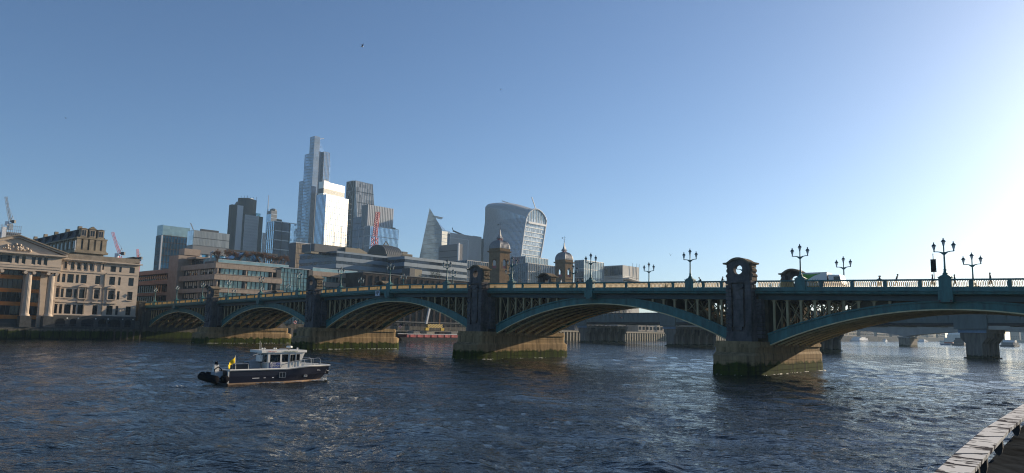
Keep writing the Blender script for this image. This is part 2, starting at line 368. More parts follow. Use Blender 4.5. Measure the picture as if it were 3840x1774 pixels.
for side in (0, 1):
    V = (lambda v: v) if side == 0 else mir
    for i in range(5):
        u0 = edges[i] + (1.9 if i else 0); u1 = edges[i+1] - (1.9 if i < 4 else 0)
        us = lin(u0, u1, 3)
        def prof(pts): 
            q = [(V(v), dz) for v, dz in pts]; return q if side == 0 else q[::-1]
        par = sweep(prof([(1.95, -1.4), (2.4, -1.4), (2.4, -.99), (1.95, -.99)]), us, zt).build('parapet', M_TEAL, BR)
        sweep(prof([(1.86, -.19), (2.46, -.19), (2.46, -.06), (2.38, 0), (1.94, 0), (1.86, -.06)]), us, zt).build('coping', M_TEAL, par)
        sweep(prof([(1.45, -1.62), (1.6, -1.72), (1.62, -1.9), (1.95, -2.05), (2.75, -2.05), (2.75, -1.41), (1.9, -1.41), (1.9, -1.5), (1.45, -1.5)]), us, zt).build('cornice', M_TEAL, BR)
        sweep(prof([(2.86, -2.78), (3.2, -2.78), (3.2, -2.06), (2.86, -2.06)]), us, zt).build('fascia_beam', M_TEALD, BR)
        # posts between panels, then balusters in the gaps
        marks = sorted([u0, u1] + [l for l in LAMPS if u0 < l < u1])
        for a, c in zip(marks[:-1], marks[1:]):
            a2 = a + (.8 if a in LAMPS else .1); c2 = c - (.8 if c in LAMPS else .1); ln = c2-a2
            if ln < 1: continue
            nseg = max(1, int(round(ln/4.0)))
            cuts = [a2, *[a2+ln*(k+.5)/nseg if nseg > 1 else 0 for k in range(nseg)][:nseg], c2] if nseg > 1 else [a2, c2]
            for q, (p0, p1) in enumerate(zip(cuts[:-1], cuts[1:])):
                if q > 0:
                    zz = zt(p0); y0, y1 = sorted((V(1.93), V(2.42)))
                    piece('parapet_post', M_TEAL, par, p0-.22, p0+.22, y0, y1, zz-.99, zz-.18)
                lo = p0+(.36 if q > 0 else .25); hi = p1-(.36 if q < len(cuts)-2 else .25)
                nb_ = max(1, int((hi-lo)/.235)); 
                for k in range(nb_+1): bal_list.append((lo+(hi-lo)*k/nb_, side, par))
# the 300 balusters nearest the camera are parts of their own, the rest one part per span and side
def ncost(t): 
    P = BF.w(t[0], 2.2 if t[1] == 0 else mir(2.2)); return P.length + (500 if (t[1] == 1 or P.x/P.y > .74) else 0)
bal_list.sort(key=ncost)
for (u, s, par) in bal_list[:300]:
    obj('baluster', BALM, par, (u, 2.17 if s == 0 else mir(2.17), zt(u)-.99))
rest = {}
for t in bal_list[300:]: rest.setdefault(t[2].name, []).append(t)
for k, lst in rest.items():
    b = MB()
    for (u, s, par) in lst:
        y = 2.17 if s == 0 else mir(2.17); z = zt(u)-.99
        b.add([(q[0]+u, q[1]+y, q[2]+z) for q in BALV.v], BALV.f)
    tag(b.build('balustrade', M_GOLD, lst[0][2]), kind='stuff')
# arches ------------------------------------------------------------
RIBV = [3.25, 6.2, 9.15, 12.1, 15.05, 18.0, 20.95]
for S in SPANS:
    us = [S['c']+S['w']*t for t in np.linspace(-1, 1, 33)]
    ribs = []
    for j, v in enumerate(RIBV):
        face = j in (0, 6)
        if face:
            s = -1 if j == 0 else 1
            r = sweep([(v-.12, lambda u: zlo(S, u)), (v+.12, lambda u: zlo(S, u)), (v+.12, lambda u: zup(S, u)), (v-.12, lambda u: zup(S, u))], us, None).build('arch_rib', M_TEAL, BR)
            y0, y1 = sorted((v+s*.12, v+s*.34))
            sweep([(y0, lambda u: zup(S, u)-.16), (y1, lambda u: zup(S, u)-.16), (y1, lambda u: zup(S, u)+.06), (y0, lambda u: zup(S, u)+.06)], us, None).build('arch_flange', M_TEAL, r)
            sweep([(v-.34, lambda u: zlo(S, u)-.16), (v+.34, lambda u: zlo(S, u)-.16), (v+.34, lambda u: zlo(S, u)-.005), (v-.34, lambda u: zlo(S, u)-.005)], us, None).build('arch_flange', M_CREAM, r)
            for t in np.linspace(-.93, .93, 9):     # cover plates over the joints of the arch plates
                u = S['c']+S['w']*t; 
                y0, y1 = sorted((v+s*.12, v+s*.155))
                b = MB(); 
                b.add([(u-.16, y0, zlo(S, u-.16)+.02), (u+.16, y0, zlo(S, u+.16)+.02), (u+.16, y1, zlo(S, u+.16)+.02), (u-.16, y1, zlo(S, u-.16)+.02),
                       (u-.16, y0, zup(S, u-.16)-.17), (u+.16, y0, zup(S, u+.16)-.17), (u+.16, y1, zup(S, u+.16)-.17), (u-.16, y1, zup(S, u-.16)-.17)],
                      [(0, 3, 2, 1), (4, 5, 6, 7), (0, 1, 5, 4), (1, 2, 6, 5), (2, 3, 7, 6), (3, 0, 4, 7)])
                b.build('joint_plate', M_TEAL, r)
        else:
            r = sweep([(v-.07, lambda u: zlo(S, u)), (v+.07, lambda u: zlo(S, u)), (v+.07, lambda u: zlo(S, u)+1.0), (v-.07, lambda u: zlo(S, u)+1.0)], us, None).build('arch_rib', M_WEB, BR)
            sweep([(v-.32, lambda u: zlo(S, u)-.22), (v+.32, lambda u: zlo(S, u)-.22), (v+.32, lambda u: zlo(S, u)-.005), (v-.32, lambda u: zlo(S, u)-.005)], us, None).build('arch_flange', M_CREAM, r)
        ribs.append(r)
        if not face:
            b = MB()
            for t in np.linspace(-.97, .97, 25): u = S['c']+S['w']*t; b.box(u-.06, u+.06, v-.26, v+.26, zlo(S, u)-.01, zlo(S, u)+.98)
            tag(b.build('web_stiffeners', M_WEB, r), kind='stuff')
        # spandrel posts standing on the rib
        npost = 24; pu = [S['c']-S['w']+2*S['w']*(k+.5)/npost for k in range(npost)]
        top = lambda u: zt(u)-2.79
        base = zup if face else (lambda S_, u: zlo(S_, u)+1.0)
        if face:
            for k, u in enumerate(pu):
                z0, z1 = base(S, u), top(u)
                if z1-z0 < .45: continue
                piece('spandrel_post', M_SPAN, r, u-.16, u+.16, v-.13, v+.13, z0-.2, z1)
                if k+1 < npost and z1-z0 > 1.5 and top(pu[k+1])-base(S, pu[k+1]) > 1.0:
                    b = MB(); q = pu[k+1]
                    b.beam((u+.1, v+.3, base(S, u)+.1), (q-.1, v+.3, top(q)-.1), .12); b.beam((u+.1, v+.42, top(u)-.1), (q-.1, v+.42, base(S, q)+.1), .12)
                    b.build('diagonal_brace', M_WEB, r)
            b = MB()
            for k in range(npost):    # arched heads of the openings
                u = pu[k]; z1 = top(u)
                if z1-base(S, u) > .7:
                    for sg in (-1, 1): b.prism([(u+sg*.16, z1), (u+sg*.16, z1-.42), (u+sg*.3, z1-.16), (u+sg*.52, z1-.02)], 'y', v-.11, v+.11)
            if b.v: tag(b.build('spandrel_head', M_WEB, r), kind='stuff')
        else:
            b = MB()
            for k, u in enumerate(pu[::2]):
                z0, z1 = base(S, u), top(u)
                if z1-z0 > .5: b.box(u-.12, u+.12, v-.12, v+.12, z0-.1, z1)
                u2 = u+2*2*S['w']/npost
                if z1-z0 > 2 and top(u2)-base(S, u2) > 1: b.beam((u, v, z0), (u2, v, top(u2)), .14); b.beam((u, v+.2, z1), (u2, v+.2, base(S, u2)), .14)
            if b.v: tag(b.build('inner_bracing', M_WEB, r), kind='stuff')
    nst = 12
    for k in range(1, nst):
        u = S['c']-S['w']+2*S['w']*k/nst; z = zlo(S, u)
        piece('cross_strut', M_CREAM, BR, u-.1, u+.1, 3.4, 20.8, z+.12, z+.3)
        b = MB()
        b.box(u-.05, u+.05, 3.4, 20.8, z+.85, z+.98)
        for a, c in zip(RIBV[:-1], RIBV[1:]):
            if k % 2 == 0: b.beam((u, a+.15, z+.22), (u, c-.15, z+.9), .1); b.beam((u+.12, a+.15, z+.9), (u+.12, c-.15, z+.22), .1)
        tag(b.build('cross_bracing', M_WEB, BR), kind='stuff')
    # buckle plates between the ribs (the soffit follows the arch)
    b = MB()
    for a, c in zip(RIBV[:-1], RIBV[1:]):
        sweep([(a+.1, lambda u: zlo(S, u)+1.02), (c-.1, lambda u: zlo(S, u)+1.02), (c-.1, lambda u: zlo(S, u)+1.1), (a+.1, lambda u: zlo(S, u)+1.1)], us, None, b)
    # solid only near the crown, where the ribs meet the deck
    usc = [u for u in us if zlo(S, u)+1.0 > zt(u)-4.4]
    b = MB(); sweep([(3.5, lambda u: min(zlo(S, u)+1.02, zt(u)-2.8)), (20.7, lambda u: min(zlo(S, u)+1.02, zt(u)-2.8)), (20.7, lambda u: zt(u)-2.76), (3.5, lambda u: zt(u)-2.76)], usc, None, b)
    b.build('crown_plate', M_SOFF, BR)
# pedestals under the lamps, pilasters at mid-span -----------------------------
for i, u in enumerate(LAMPS):
    for side in (0, 1):
        V = (lambda v: v) if side == 0 else mir
        z = zt(u); y0, y1 = sorted((V(1.72), V(2.62)))
        pd = piece('lamp_pedestal', M_TEAL, BR, u-.72, u+.72, y0, y1, z-1.4, z+.16)
        b = MB(); yc = (y0+y1)/2
        def rect(w, d): return [(u-w, yc-d), (u+w, yc-d), (u+w, yc+d), (u-w, yc+d)]
        b.taper(rect(.8, .52), z+.162, rect(.8, .52), z+.26); b.taper(rect(.62, .42), z+.262, rect(.5, .36), z+.42); b.taper(rect(.4, .3), z+.422, rect(.22, .2), z+.6)
        b.build('pedestal_cap', M_TEAL, BR)
        if i % 3 == 1 and side == 0:
            piece('pilaster', M_TEAL, BR, u-.8, u+.8, 1.4, 3.0, z-2.95, z-1.42)
            for s in (-.62, .62):
                MB().tube([(u+s, 1.25, z-2.8), (u+s, 1.5, z-2.8)], .14, 10).build('navigation_lamp', mat('nav_lamp_dark', (.02, .02, .025), .4), BR)
# piers and turrets -------------------------------------------------------------
def plan(hw, nose0, nose1, back0, back1, shr=1.0):
    """pier plan: straight sides with blunt rounded noses at both ends"""
    n = [(hw, nose0), (hw*.93, nose0-(nose0-nose1)*.45), (hw*.72, nose0-(nose0-nose1)*.8), (hw*.35, nose1), (-hw*.35, nose1), (-hw*.72, nose0-(nose0-nose1)*.8), (-hw*.93, nose0-(nose0-nose1)*.45), (-hw, nose0)]
    m_ = [(-x, 2*VC-y) for x, y in n]
    return n[::-1][::-1] + m_
def ccw(p):
    a = sum(p[i][0]*p[(i+1) % len(p)][1]-p[(i+1) % len(p)][0]*p[i][1] for i in range(len(p)))
    return p if a > 0 else p[::-1]
def turret(u, zl, za, first=None):
    """upstream turret: y = 0 is its outer face, +y towards the bridge"""
    h0 = za-3.45                                           # level of the parapet top
    t = MB().box(-1.72, 1.72, .5, 1.9, zl, h0).build('turret', M_GRAN, BR); t.location = (u, 0, 0)
    zc = zl+1.35; k = 0
    piece('stone_plinth', M_GRAN, t, -1.98, 1.98, -.12, 2.1, zl+.0, zl+.62)
    piece('stone_plinth', M_GRAN, t, -1.9, 1.9, -.02, 2.0, zl+.625, zl+1.32)
    ch = (h0-zc)/13
    for k in range(13):
        z0 = zc+k*ch; dz = .02*((k*7) % 3)
        for s in (-1, 1):
            x0, x1 = sorted((s*1.08, s*1.92)); piece('stone_block', M_GRAN, t, x0, x1, 0+.012*((k+s) % 3), 2.0, z0+.045, z0+ch-.045)
            if k % 2 == 0: pass
        piece('stone_block', M_GRAN, t, -2.6+.01*(k % 2), 2.6-.01*(k % 2), 2.02, 3.4, z0+.03-.9, z0+ch-.03-.9) if z0+ch < h0-1.6 else None
    # raised centre panel with stepped foot, drop moulding above
    npn = 7; ph = (h0-1.2-(zc+.75))/npn
    for k in range(npn): piece('panel_stone', M_GRAN, t, -.74, .74, -.015+.01*(k % 2), .52, zc+.75+k*ph+.02, zc+.75+(k+1)*ph-.02)
    piece('panel_stone', M_GRAN, t, -.46, .46, -.01, .52, zc+.3, zc+.73)
    MB().prism([(-.86, h0-.55), (-.8, h0-1.0), (-.35, h0-1.32), (0, h0-1.42), (.35, h0-1.32), (.8, h0-1.0), (.86, h0-.55)], 'y', -.22, .55).build('carved_swag', M_GRAN, t)
    piece('string_course', M_GRAN, t, -1.98, 1.98, -.06, 2.05, h0-.32, h0-.02)
    # head with the round opening: rays from the hole centre to the outline
    hc = za-1.83; rr = .70; zcor = za-.92; xw = 1.66; y0, y1 = .12, 1.05
    inner = []; outer = []
    nA = 48
    for i in range(nA):
        a = 2*math.pi*i/nA; dx, dz_ = math.cos(a), math.sin(a)
        inner.append((rr*dx, hc+rr*dz_))
        best = 9
        if dx: best = min(best, xw/abs(dx))
        if dz_ < 0: best = min(best, (hc-h0)/-dz_)
        # arc head: circle through (+-xw, zcor) and apex za-.22
        ap = za-.22; Rr = (xw*xw+(ap-zcor)**2)/(2*(ap-zcor)); cz = ap-Rr
        B = dz_*(hc-cz); C = (hc-cz)**2-Rr*Rr; tt = -B+math.sqrt(max(0, B*B-C))
        if dz_ > 0: best = min(best, tt)
        outer.append((dx*best, hc+dz_*best))
    b = MB(); vs = []
    for y in (y0, y1): vs += [(x, y, z) for x, z in inner] + [(x, y, z) for x, z in outer]
    fs = []
    for i in range(nA):
        j = (i+1) % nA
        fs += [(i, j, nA+j, nA+i), (2*nA+j, 2*nA+i, 3*nA+i, 3*nA+j), (j, i, 2*nA+i, 2*nA+j), (nA+i, nA+j, 3*nA+j, 3*nA+i)]
    b.add(vs, fs); hd = b.build('turret_head', M_GRAN, t)
    # segmental hood with level wings
    ap = za; Rr = (1.75**2+(ap-.06-zcor)**2)/(2*(ap-.06-zcor)); cz = ap-Rr
    top = [(-2.28, zcor+.16), (-1.86, zcor+.2)]; bot = [(-2.22, zcor-.06), (-1.86, zcor-.1)]
    for i in range(13):
        x = -1.72+3.44*i/12; top.append((x, max(zcor+.2, cz+math.sqrt(max(0, Rr*Rr-x*x))))); bot.append((x, max(zcor-.1, cz-.3+math.sqrt(max(0, Rr*Rr-x*x)))))
    top += [(1.86, zcor+.2), (2.28, zcor+.16)]; bot += [(1.86, zcor-.1), (2.22, zcor-.06)]
    b = MB(); 
    for i in range(len(top)-1):
        b.prism([bot[i], bot[i+1], top[i+1], top[i]], 'y', -.14, 2.55)
    b.build('turret_hood', M_GRANL, t)
    for s in (-1, 1):
        x0, x1 = sorted((s*1.2, s*1.66)); piece('side_wall', M_GRAN, t, x0, x1, 1.06, 2.2, h0, zcor-.1)
    for s in (-1, 1):    # side blocks under the hood and scrolled consoles
        x0, x1 = sorted((s*1.665, s*1.95)); piece('stone_block', M_GRANL, t, x0, x1, .5, 2.2, zcor-.55, zcor-.11)
        piece('stone_block', M_GRANL, t, x0, sorted((s*1.665, s*2.0))[1] if s > 0 else x1, .45, 2.25, h0, h0+.52)
        for q in range(4):
            y = .62+q*.42
            pr = [(1.66, h0+.52), (2.02, h0+.52), (2.16, h0+.66), (2.12, h0+.9), (1.9, h0+1.08), (1.86, h0+1.2), (2.04, h0+1.36), (2.06, h0+1.6), (1.92, h0+1.9), (1.66, h0+1.97)]
            pr = [(x*s, z) for x, z in pr]; MB().prism(ccw(pr), 'y', y, y+.26).build('console', M_GRANL, t)
    return t
for i, u in enumerate(PIERS):
    zl = 4.75 if i in (0, 3) else 5.3; za = zt(u)+3.35 if i in (0, 3) else zt(u)+3.55
    pr = MB().prism(ccw(plan(3.05, -.8, -2.0, 0, 0)), 'z', -3, zl-.9).build('pier', M_PIER, BR); pr.location = (u, 0, 0)
    zb = 2.75; nc = 6
    for k in range(nc):       # battered foot, one stone course after another
        z0 = -1.6+k*(zb+1.6)/nc; z1 = z0+(zb+1.6)/nc; g = 3.35+(.18 if k < 2 else .09 if k < 4 else 0)
        MB().prism(ccw(plan(g, -.6, -3.75-(.12 if k < 3 else 0), 0, 0)), 'z', z0+.02, z1-.02).build('stone_course', M_PIER, pr)
    b = MB(); b.taper(ccw(plan(3.35, -.6, -3.7, 0, 0)), zb, ccw(plan(3.2, -.8, -2.3, 0, 0)), zb+.42); b.build('weathering', M_PIER, pr)
    for k in range(2):
        z0 = zb+.42+k*(zl-.85-zb-.42)/2; z1 = z0+(zl-.85-zb-.42)/2
        MB().prism(ccw(plan(3.18+.01*k, -.8, -2.1, 0, 0)), 'z', z0+.015, z1-.015).build('stone_course', M_PIER, pr)
    MB().prism(ccw(plan(3.45, -.8, -1.9, 0, 0)), 'z', zl-.84, zl-.42).build('pier_ledge', M_PIER, pr)
    MB().prism(ccw(plan(3.3, -.8, -1.7, 0, 0)), 'z', zl-.415, zl-.002).build('pier_ledge', M_PIER, pr)
    # pier body between the arches, up to the deck
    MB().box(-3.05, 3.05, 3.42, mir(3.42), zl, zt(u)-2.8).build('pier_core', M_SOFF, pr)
    t = turret(u, zl, za)
    t2 = copy_tree(t, BR); t2.location = (u, 2*VC, 0); t2.rotation_euler = (0, 0, math.pi)
rgf = random.Random(9); b = MB(); MF = mat('splash_foam', (.45, .44, .38), .7, var=.3, scale=2)
for u in PIERS:      # thin broken line of splash where the current meets the stone
    for k in range(60):
        v = -1+27*rgf.random(); x = u+3.62+abs(rgf.gauss(0, .14)); 
        if k > 52: v = -3.9+rgf.gauss(0, .2); x = u+rgf.uniform(-2.4, 2.4)
        s_ = rgf.uniform(.04, .13); z = rgf.uniform(.0, .07); l = s_*rgf.uniform(1.5, 6)
        b.add([(x-s_*.4, v-l, z-.05), (x+s_*.5, v-l*.4, z-.05), (x+s_*.4, v+l, z-.05), (x-s_*.5, v+l*.5, z-.05), (x, v, z+.05)], [(0, 1, 4), (1, 2, 4), (2, 3, 4), (3, 0, 4)])
pf = b.build('pier_foam', MF); pf.location = BF.o; pf.rotation_euler = (0, 0, BROT); tag(pf, 'pale splash foam along the waterline of the stone bridge piers', 'foam', kind='stuff')
# abutments -----------------------------------------------------------------------
for s in (-1, 1):
    u0 = s*133.2; zz = zt(u0)
    x0, x1 = sorted((u0, s*152)); ab = MB().box(x0, x1, 1.6, mir(1.6), -2.5, zz-2.82).build('abutment', M_WALL, BR)
    for k in range(11):
        z0 = -1+k*1.05; x0, x1 = sorted((u0-s*.35, s*139.5))
        if z0+1 < zz-2.2: piece('stone_course', M_WALL, ab, x0, x1, .2+.02*(k % 2), mir(.2), z0+.02, z0+1.03)
    x0, x1 = sorted((s*134.2, s*139)); piece('abutment_pillar', M_WALL, ab, x0, x1, -.4, 1.55, -2, zz+.1)
    piece('abutment_cap', M_WALL, ab, x0-.25, x1+.25, -.65, 1.7, zz+.1, zz+.5)
# sign box hung under the coping at mid-span
sg = MB(); u = -3.4; z = zt(u); sg.box(u-.75, u+.75, 1.15, 1.4, z-2.5, z-1.3)
so = sg.build('hanging_sign', mat('sign_pale_panel', (.55, .6, .66), .5), BR)
for k in (-.35, .1, .5): piece('sign_bar', mat('sign_black', (.015, .015, .018), .5), so, u+k-.09, u+k+.09, 1.1, 1.148, z-2.4+abs(k), z-1.4)
# street lamps -------------------------------------------------------------------------
M_LGLASS = mat('lantern_glass', (.72, .74, .72), .15, var=.05, spec=.8)
def make_lamp():
    r = empty('street_lamp')
    MB().lathe([(.3, 0), (.3, .12), (.2, .2), (.16, .5), (.19, .56), (.13, .66), (.105, 1.4), (.09, 2.55), (.13, 2.6), (.13, 2.72), (.085, 2.8), (.075, 3.55), (.11, 3.6), (.11, 3.66)], n=10).build('post', M_TEAL, r, True)
    b = MB()
    for s in (-1, 1):
        b.tube([(0, 0, 2.62), (s*.35, 0, 2.78), (s*.7, 0, 2.86), (s*1.08, 0, 2.88)], [.09, .075, .055, .06], 8)
        b.prism(ccw([(s*.06, 2.4), (s*.5, 2.78), (s*.06, 2.8)]), 'y', -.03, .03)
        b.lathe([(.06, 2.84), (.1, 2.88), (.07, 2.98), (.09, 3.06), (.07, 3.14)], s*1.08, 0, 8)
    b.build('arm', M_TEAL, r)
    for x, z in ((0, 3.66), (-1.08, 3.14), (1.08, 3.14)):
        g = MB().lathe([(.09, z), (.1, z+.03), (.19, z+.46)], x, 0, 6).build('lantern', M_LGLASS, r)
        MB().lathe([(.3, z+.455), (.29, z+.5), (.17, z+.66), (.07, z+.76), (.06, z+.86), (.1, z+.89), (.03, z+.96)], x, 0, 6).build('lantern_cap', M_TEALD, g)
        b = MB()
        for k in range(6):
            a = math.pi*k/3; b.beam((x+.1*math.cos(a), .1*math.sin(a), z+.02), (x+.195*math.cos(a), .195*math.sin(a), z+.46), .022)
        b.build('lantern_bar', M_TEALD, g)
    return r
proto = make_lamp(); firstl = True
ORD = ['first', 'second', 'third', 'fourth', 'fifth', 'sixth', 'seventh', 'eighth', 'ninth', 'tenth', 'eleventh', 'twelfth', 'thirteenth', 'fourteenth', 'fifteenth']
for side in (0, 1):
    for i, u in enumerate(LAMPS):
        P = BF.w(u, 2.17 if side == 0 else mir(2.17), zt(u)+.6)
        if not -.75 < P.x/P.y < .74: continue
        o = proto if firstl else copy_tree(proto); firstl = False
        o.location = P; o.rotation_euler = (0, 0, BROT + R(random.uniform(-1.5, 1.5)))
        tag(o, '%s three-lantern green lamp post from the left along the %s parapet' % (ORD[i], 'near' if side == 0 else 'far'), 'street lamp', 'lamp posts on the bridge')
# ================================================================== north bank, left of the bridge
M_PORT = mat('portland_stone', (.52, .43, .34), .8, var=.12, scale=.35, stretch=(1, 1, 2.2), bump=.08)
M_PORTD = mat('weathered_stone', (.27, .23, .18), .85, var=.25, scale=.4)
M_BASE = mat('rusticated_granite', (.08, .08, .077), .8, var=.3, scale=1.2, bump=.2, bscale=6)
M_WIN = glass_mat('dark_window_glass', (.02, .021, .024), .06, .0, cell=(2.2, 2.2, 2.5), var=.6, spec=.45)
M_WFR = mat('window_frame_dark', (.05, .048, .045), .5)
M_ORNG = mat('orange_panel', (.36, .15, .04), .6, var=.2, scale=.8)
M_DARK = mat('dark_metal', (.03, .032, .035), .5, var=.2)
FU = -131.0                                              # facade plane along the bridge axis
VB = empty('classical_building', BF.w(FU, 0, 0), BROT)   # local x = out of the facade, y = along it, z up
tag(VB, 'pale stone classical building with columned portico and carved pediment at left', 'building')
def holed(name, m, parent, plane_x, y0, y1, z0, z1, holes, depth=.45, back=1.2):
    """wall in plane x=plane_x facing +x with real openings"""
    ys = sorted(set([y0, y1]+[h[0] for h in holes]+[h[1] for h in holes])); zs = sorted(set([z0, z1]+[h[2] for h in holes]+[h[3] for h in holes]))
    ys = [y for y in ys if y0 <= y <= y1]; zs = [z for z in zs if z0 <= z <= z1]
    def hole(y, z): return any(h[0] < y < h[1] and h[2] < z < h[3] for h in holes)
    b = MB(); X = plane_x; D = X-depth
    ny, nz = len(ys)-1, len(zs)-1
    solid = [[not hole((ys[i]+ys[i+1])/2, (zs[j]+zs[j+1])/2) for j in range(nz)] for i in range(ny)]
    for i in range(ny):
        for j in range(nz):
            a, c, e, f = ys[i], ys[i+1], zs[j], zs[j+1]
            if solid[i][j]:
                b.add([(X, a, e), (X, c, e), (X, c, f), (X, a, f)], [(0, 1, 2, 3)])
                for (di, dj, q) in ((-1, 0, [(X, a, e), (X, a, f), (D, a, f), (D, a, e)]), (1, 0, [(X, c, f), (X, c, e), (D, c, e), (D, c, f)]), (0, -1, [(X, c, e), (X, a, e), (D, a, e), (D, c, e)]), (0, 1, [(X, a, f), (X, c, f), (D, c, f), (D, a, f)])):
                    ii, jj = i+di, j+dj
                    if not (0 <= ii < ny and 0 <= jj < nz) or not solid[ii][jj]: b.add(q, [(0, 1, 2, 3)])
    return b.build(name, m, parent)
def rc(s, ox, oy, rects, u=FU):
    """photo rectangles (zoom coords: centre x, centre y, width, height) -> facade (y0,y1,z0,z1)"""
    out = []
    for (cx, cy, w, h) in rects:
        ya = BF.on_x(ox+(cx-w/2)/s, oy+cy/s, u)[0]; yb = BF.on_x(ox+(cx+w/2)/s, oy+cy/s, u)[0]
        zt_ = BF.on_x(ox+cx/s, oy+(cy-h/2)/s, u)[1]; zb = BF.on_x(ox+cx/s, oy+(cy+h/2)/s, u)[1]
        out.append((ya, yb, zb, zt_))
    return out
S2 = (3.051, 170, 900)
rows = {
 'top': [(168, 255, 38, 72), (243, 261, 38, 72), (315, 267, 38, 72), (386, 272, 36, 72), (458, 278, 34, 70), (528, 284, 34, 70), (655, 308, 36, 66), (777, 332, 62, 66), (860, 338, 28, 64), (993, 348, 60, 66)],
 'third': [(133, 410, 74, 96), (213, 415, 38, 94), (290, 420, 74, 94), (367, 426, 34, 94), (441, 432, 70, 92), (600, 452, 56, 90), (764, 472, 66, 86), (847, 478, 28, 86), (980, 487, 60, 86)],
 'second': [(117, 590, 78, 98), (193, 595, 36, 98), (271, 600, 74, 98), (346, 603, 34, 96), (425, 607, 74, 96), (584, 622, 56, 96), (750, 636, 66, 90), (833, 641, 30, 90), (965, 647, 60, 88)],
 'first': [(97, 778, 80, 110), (175, 780, 36, 108), (252, 783, 76, 108), (330, 786, 36, 108), (405, 789, 76, 108), (567, 796, 58, 104), (733, 806, 68, 102), (816, 808, 30, 100), (947, 812, 58, 98)]}
HO = []; 
zrow = {'top': (22.55, 24.65), 'third': (18.0, 20.75), 'second': (13.2, 16.0), 'first': (8.0, 11.0)}
for k, rl in rows.items():
    for q, (a, c, z0, z1) in enumerate(rc(*S2, rl)): HO.append((a, c, zrow[k][0] if k != 'top' or q < 6 else z0, zrow[k][1] if k != 'top' or q < 6 else z1, k))
yR = -2.6; yL = -27.3
wing = holed('facade_wall', M_PORT, VB, 0.0, yL, yR, 7.6, 26.0, HO)
MB().box(-26, -.5, -56, yR-.03, 3, 25.9).build('building_body', M_PORTD, VB)
rngw = random.Random(3); M_BLND = mat('dull_window_blind', (.12, .11, .095), .9, var=.2)
for (a, c, z0, z1, k) in HO:
    w = piece('window', M_WIN, VB, -.47, -.34, a-.02, c+.02, z0-.02, z1+.02)
    frame_piece('window_frame', M_WFR, VB, 'x', -.3, a, c, z0, z1, cross=(1 if c-a > 1.3 else 0, 0))
    if rngw.random() < .4: zb_ = z1-(z1-z0)*rngw.choice((.25, .35, .5, .8)); piece('blind', M_BLND, VB, -.335, -.32, a+.06, c-.06, zb_, z1-.05)
    if k in ('second', 'first') and c-a > 1.2: piece('window_sill', M_PORT, VB, -.02, .3, a-.25, c+.25, z0-.32, z0-.05)
# entablature, cornices, string courses, parapet blocks
def band(name, m, x0, x1, y0, y1, z0, z1): return piece(name, m, VB, x0, x1, y0, y1, z0, z1)
band('string_course', M_PORT, .002, .28, yL, -13.4, 21.5, 22.0); band('string_course', M_PORT, .002, .2, yL, -9.0, 11.6, 11.95)
band('string_course', M_PORT, .002, .22, yL+.2, -18.2, 16.5, 16.75); band('string_course', M_PORT, .002, .18, -12.8, yR, 21.6, 21.85)
band('string_course', M_PORT, .002, .35, yL, yR, 7.55, 7.95)
band('cornice', M_PORT, .002, 1.0, yL, -14.2, 24.95, 25.3); band('cornice', M_PORT, .002, 1.35, yL, -13.9, 25.305, 25.65)
band('cornice', M_PORT, .002, .7, -14.0, yR, 24.95, 25.25); band('cornice', M_PORT, .002, 1.0, -13.7, yR+.7, 25.255, 25.6)
for (a, c, d) in ((-27.2, -14.5, 0.3), (-14.4, -7.2, .05), (-7.1, -2.7, .0)): band('parapet_block', M_PORTD, -1.2, d, a, c, 25.66, 27.35-.05*abs(d))
for y in (-27.0, -24.6, -22.4, -20.4, -18.5, -16.6, -14.6): band('pilaster', M_PORT, .002, .24, y-.22, y+.22, 22.2, 24.94)
# pedimented window heads on the second floor
for i in (0, 4, 5, 6):
    a, c, z0, z1, _ = [h for h in HO if h[4] == 'second'][i]; e = .55; ym = (a+c)/2
    MB().prism([(a-e, z1+.75), (c+e, z1+.75), (c+e, z1+.95), (ym, z1+1.75), (a-e, z1+.95)], 'x', .02, .75).build('window_pediment', M_PORT, VB)
    for s in (a-.45, c+.2): band('window_pilaster', M_PORT, .003, .34, s, s+.25, z0-.05, z1+.74)
    band('balcony', M_PORT, .003, .7, a-.5, c+.5, z0-1.5, z0-1.1); band('balcony', M_PORT, .003, .6, a-.45, c+.45, z0-.33, z0-.1)
band('rainwater_pipe', M_PORTD, .03, .3, -13.42, -13.2, 8, 21.4); band('rainwater_pipe', M_PORTD, .03, .45, -19.05, -18.8, 8, 16.4)
# rusticated basement storey with arched openings
bas = MB().box(-.9, .38, yL-1, yR, 3.6, 7.53).build('basement_wall', M_BASE, VB)
for k in range(5): piece('stone_course', M_BASE, VB, .36, .46, yL-.9, yR-.05, 3.75+k*.75, 4.44+k*.75)
for (ym, w) in ((-25.2, 2.6), (-21.6, 1.8), (-17.4, 3.6), (-13, 2.4), (-9.2, 3.8), (-5, 2.0)):
    pr = [(ym-w/2, 4.0), (ym+w/2, 4.0)] + [(ym+w/2*math.cos(t), 5.6+.9*math.sin(t)) for t in np.linspace(0, math.pi, 9)]
    MB().prism(pr, 'x', .46, .5).build('arched_window', M_WIN, VB)
    MB().tube([(.7, ym+w/2+.5, 6.6), (.8, ym+w/2+.5, 6.6)], .22, 8).build('wall_lamp', mat('lamp_globe', (.8, .78, .7), .3), VB)
# portico --------------------------------------------------------------------
PX = 3.2      # portico stands this far in front
py0, py1 = -52.0, -27.3
fr = PX
MB().box(.4, PX-.2, py0, py1-.02, 20.9, 23.0-.02).build('architrave', M_PORT, VB)
piece('architrave', M_PORT, VB, .4, PX, py0, py1, 21.55, 22.3); piece('architrave', M_PORT, VB, .4, PX+.12, py0-.1, py1+.1, 22.305, 22.55)
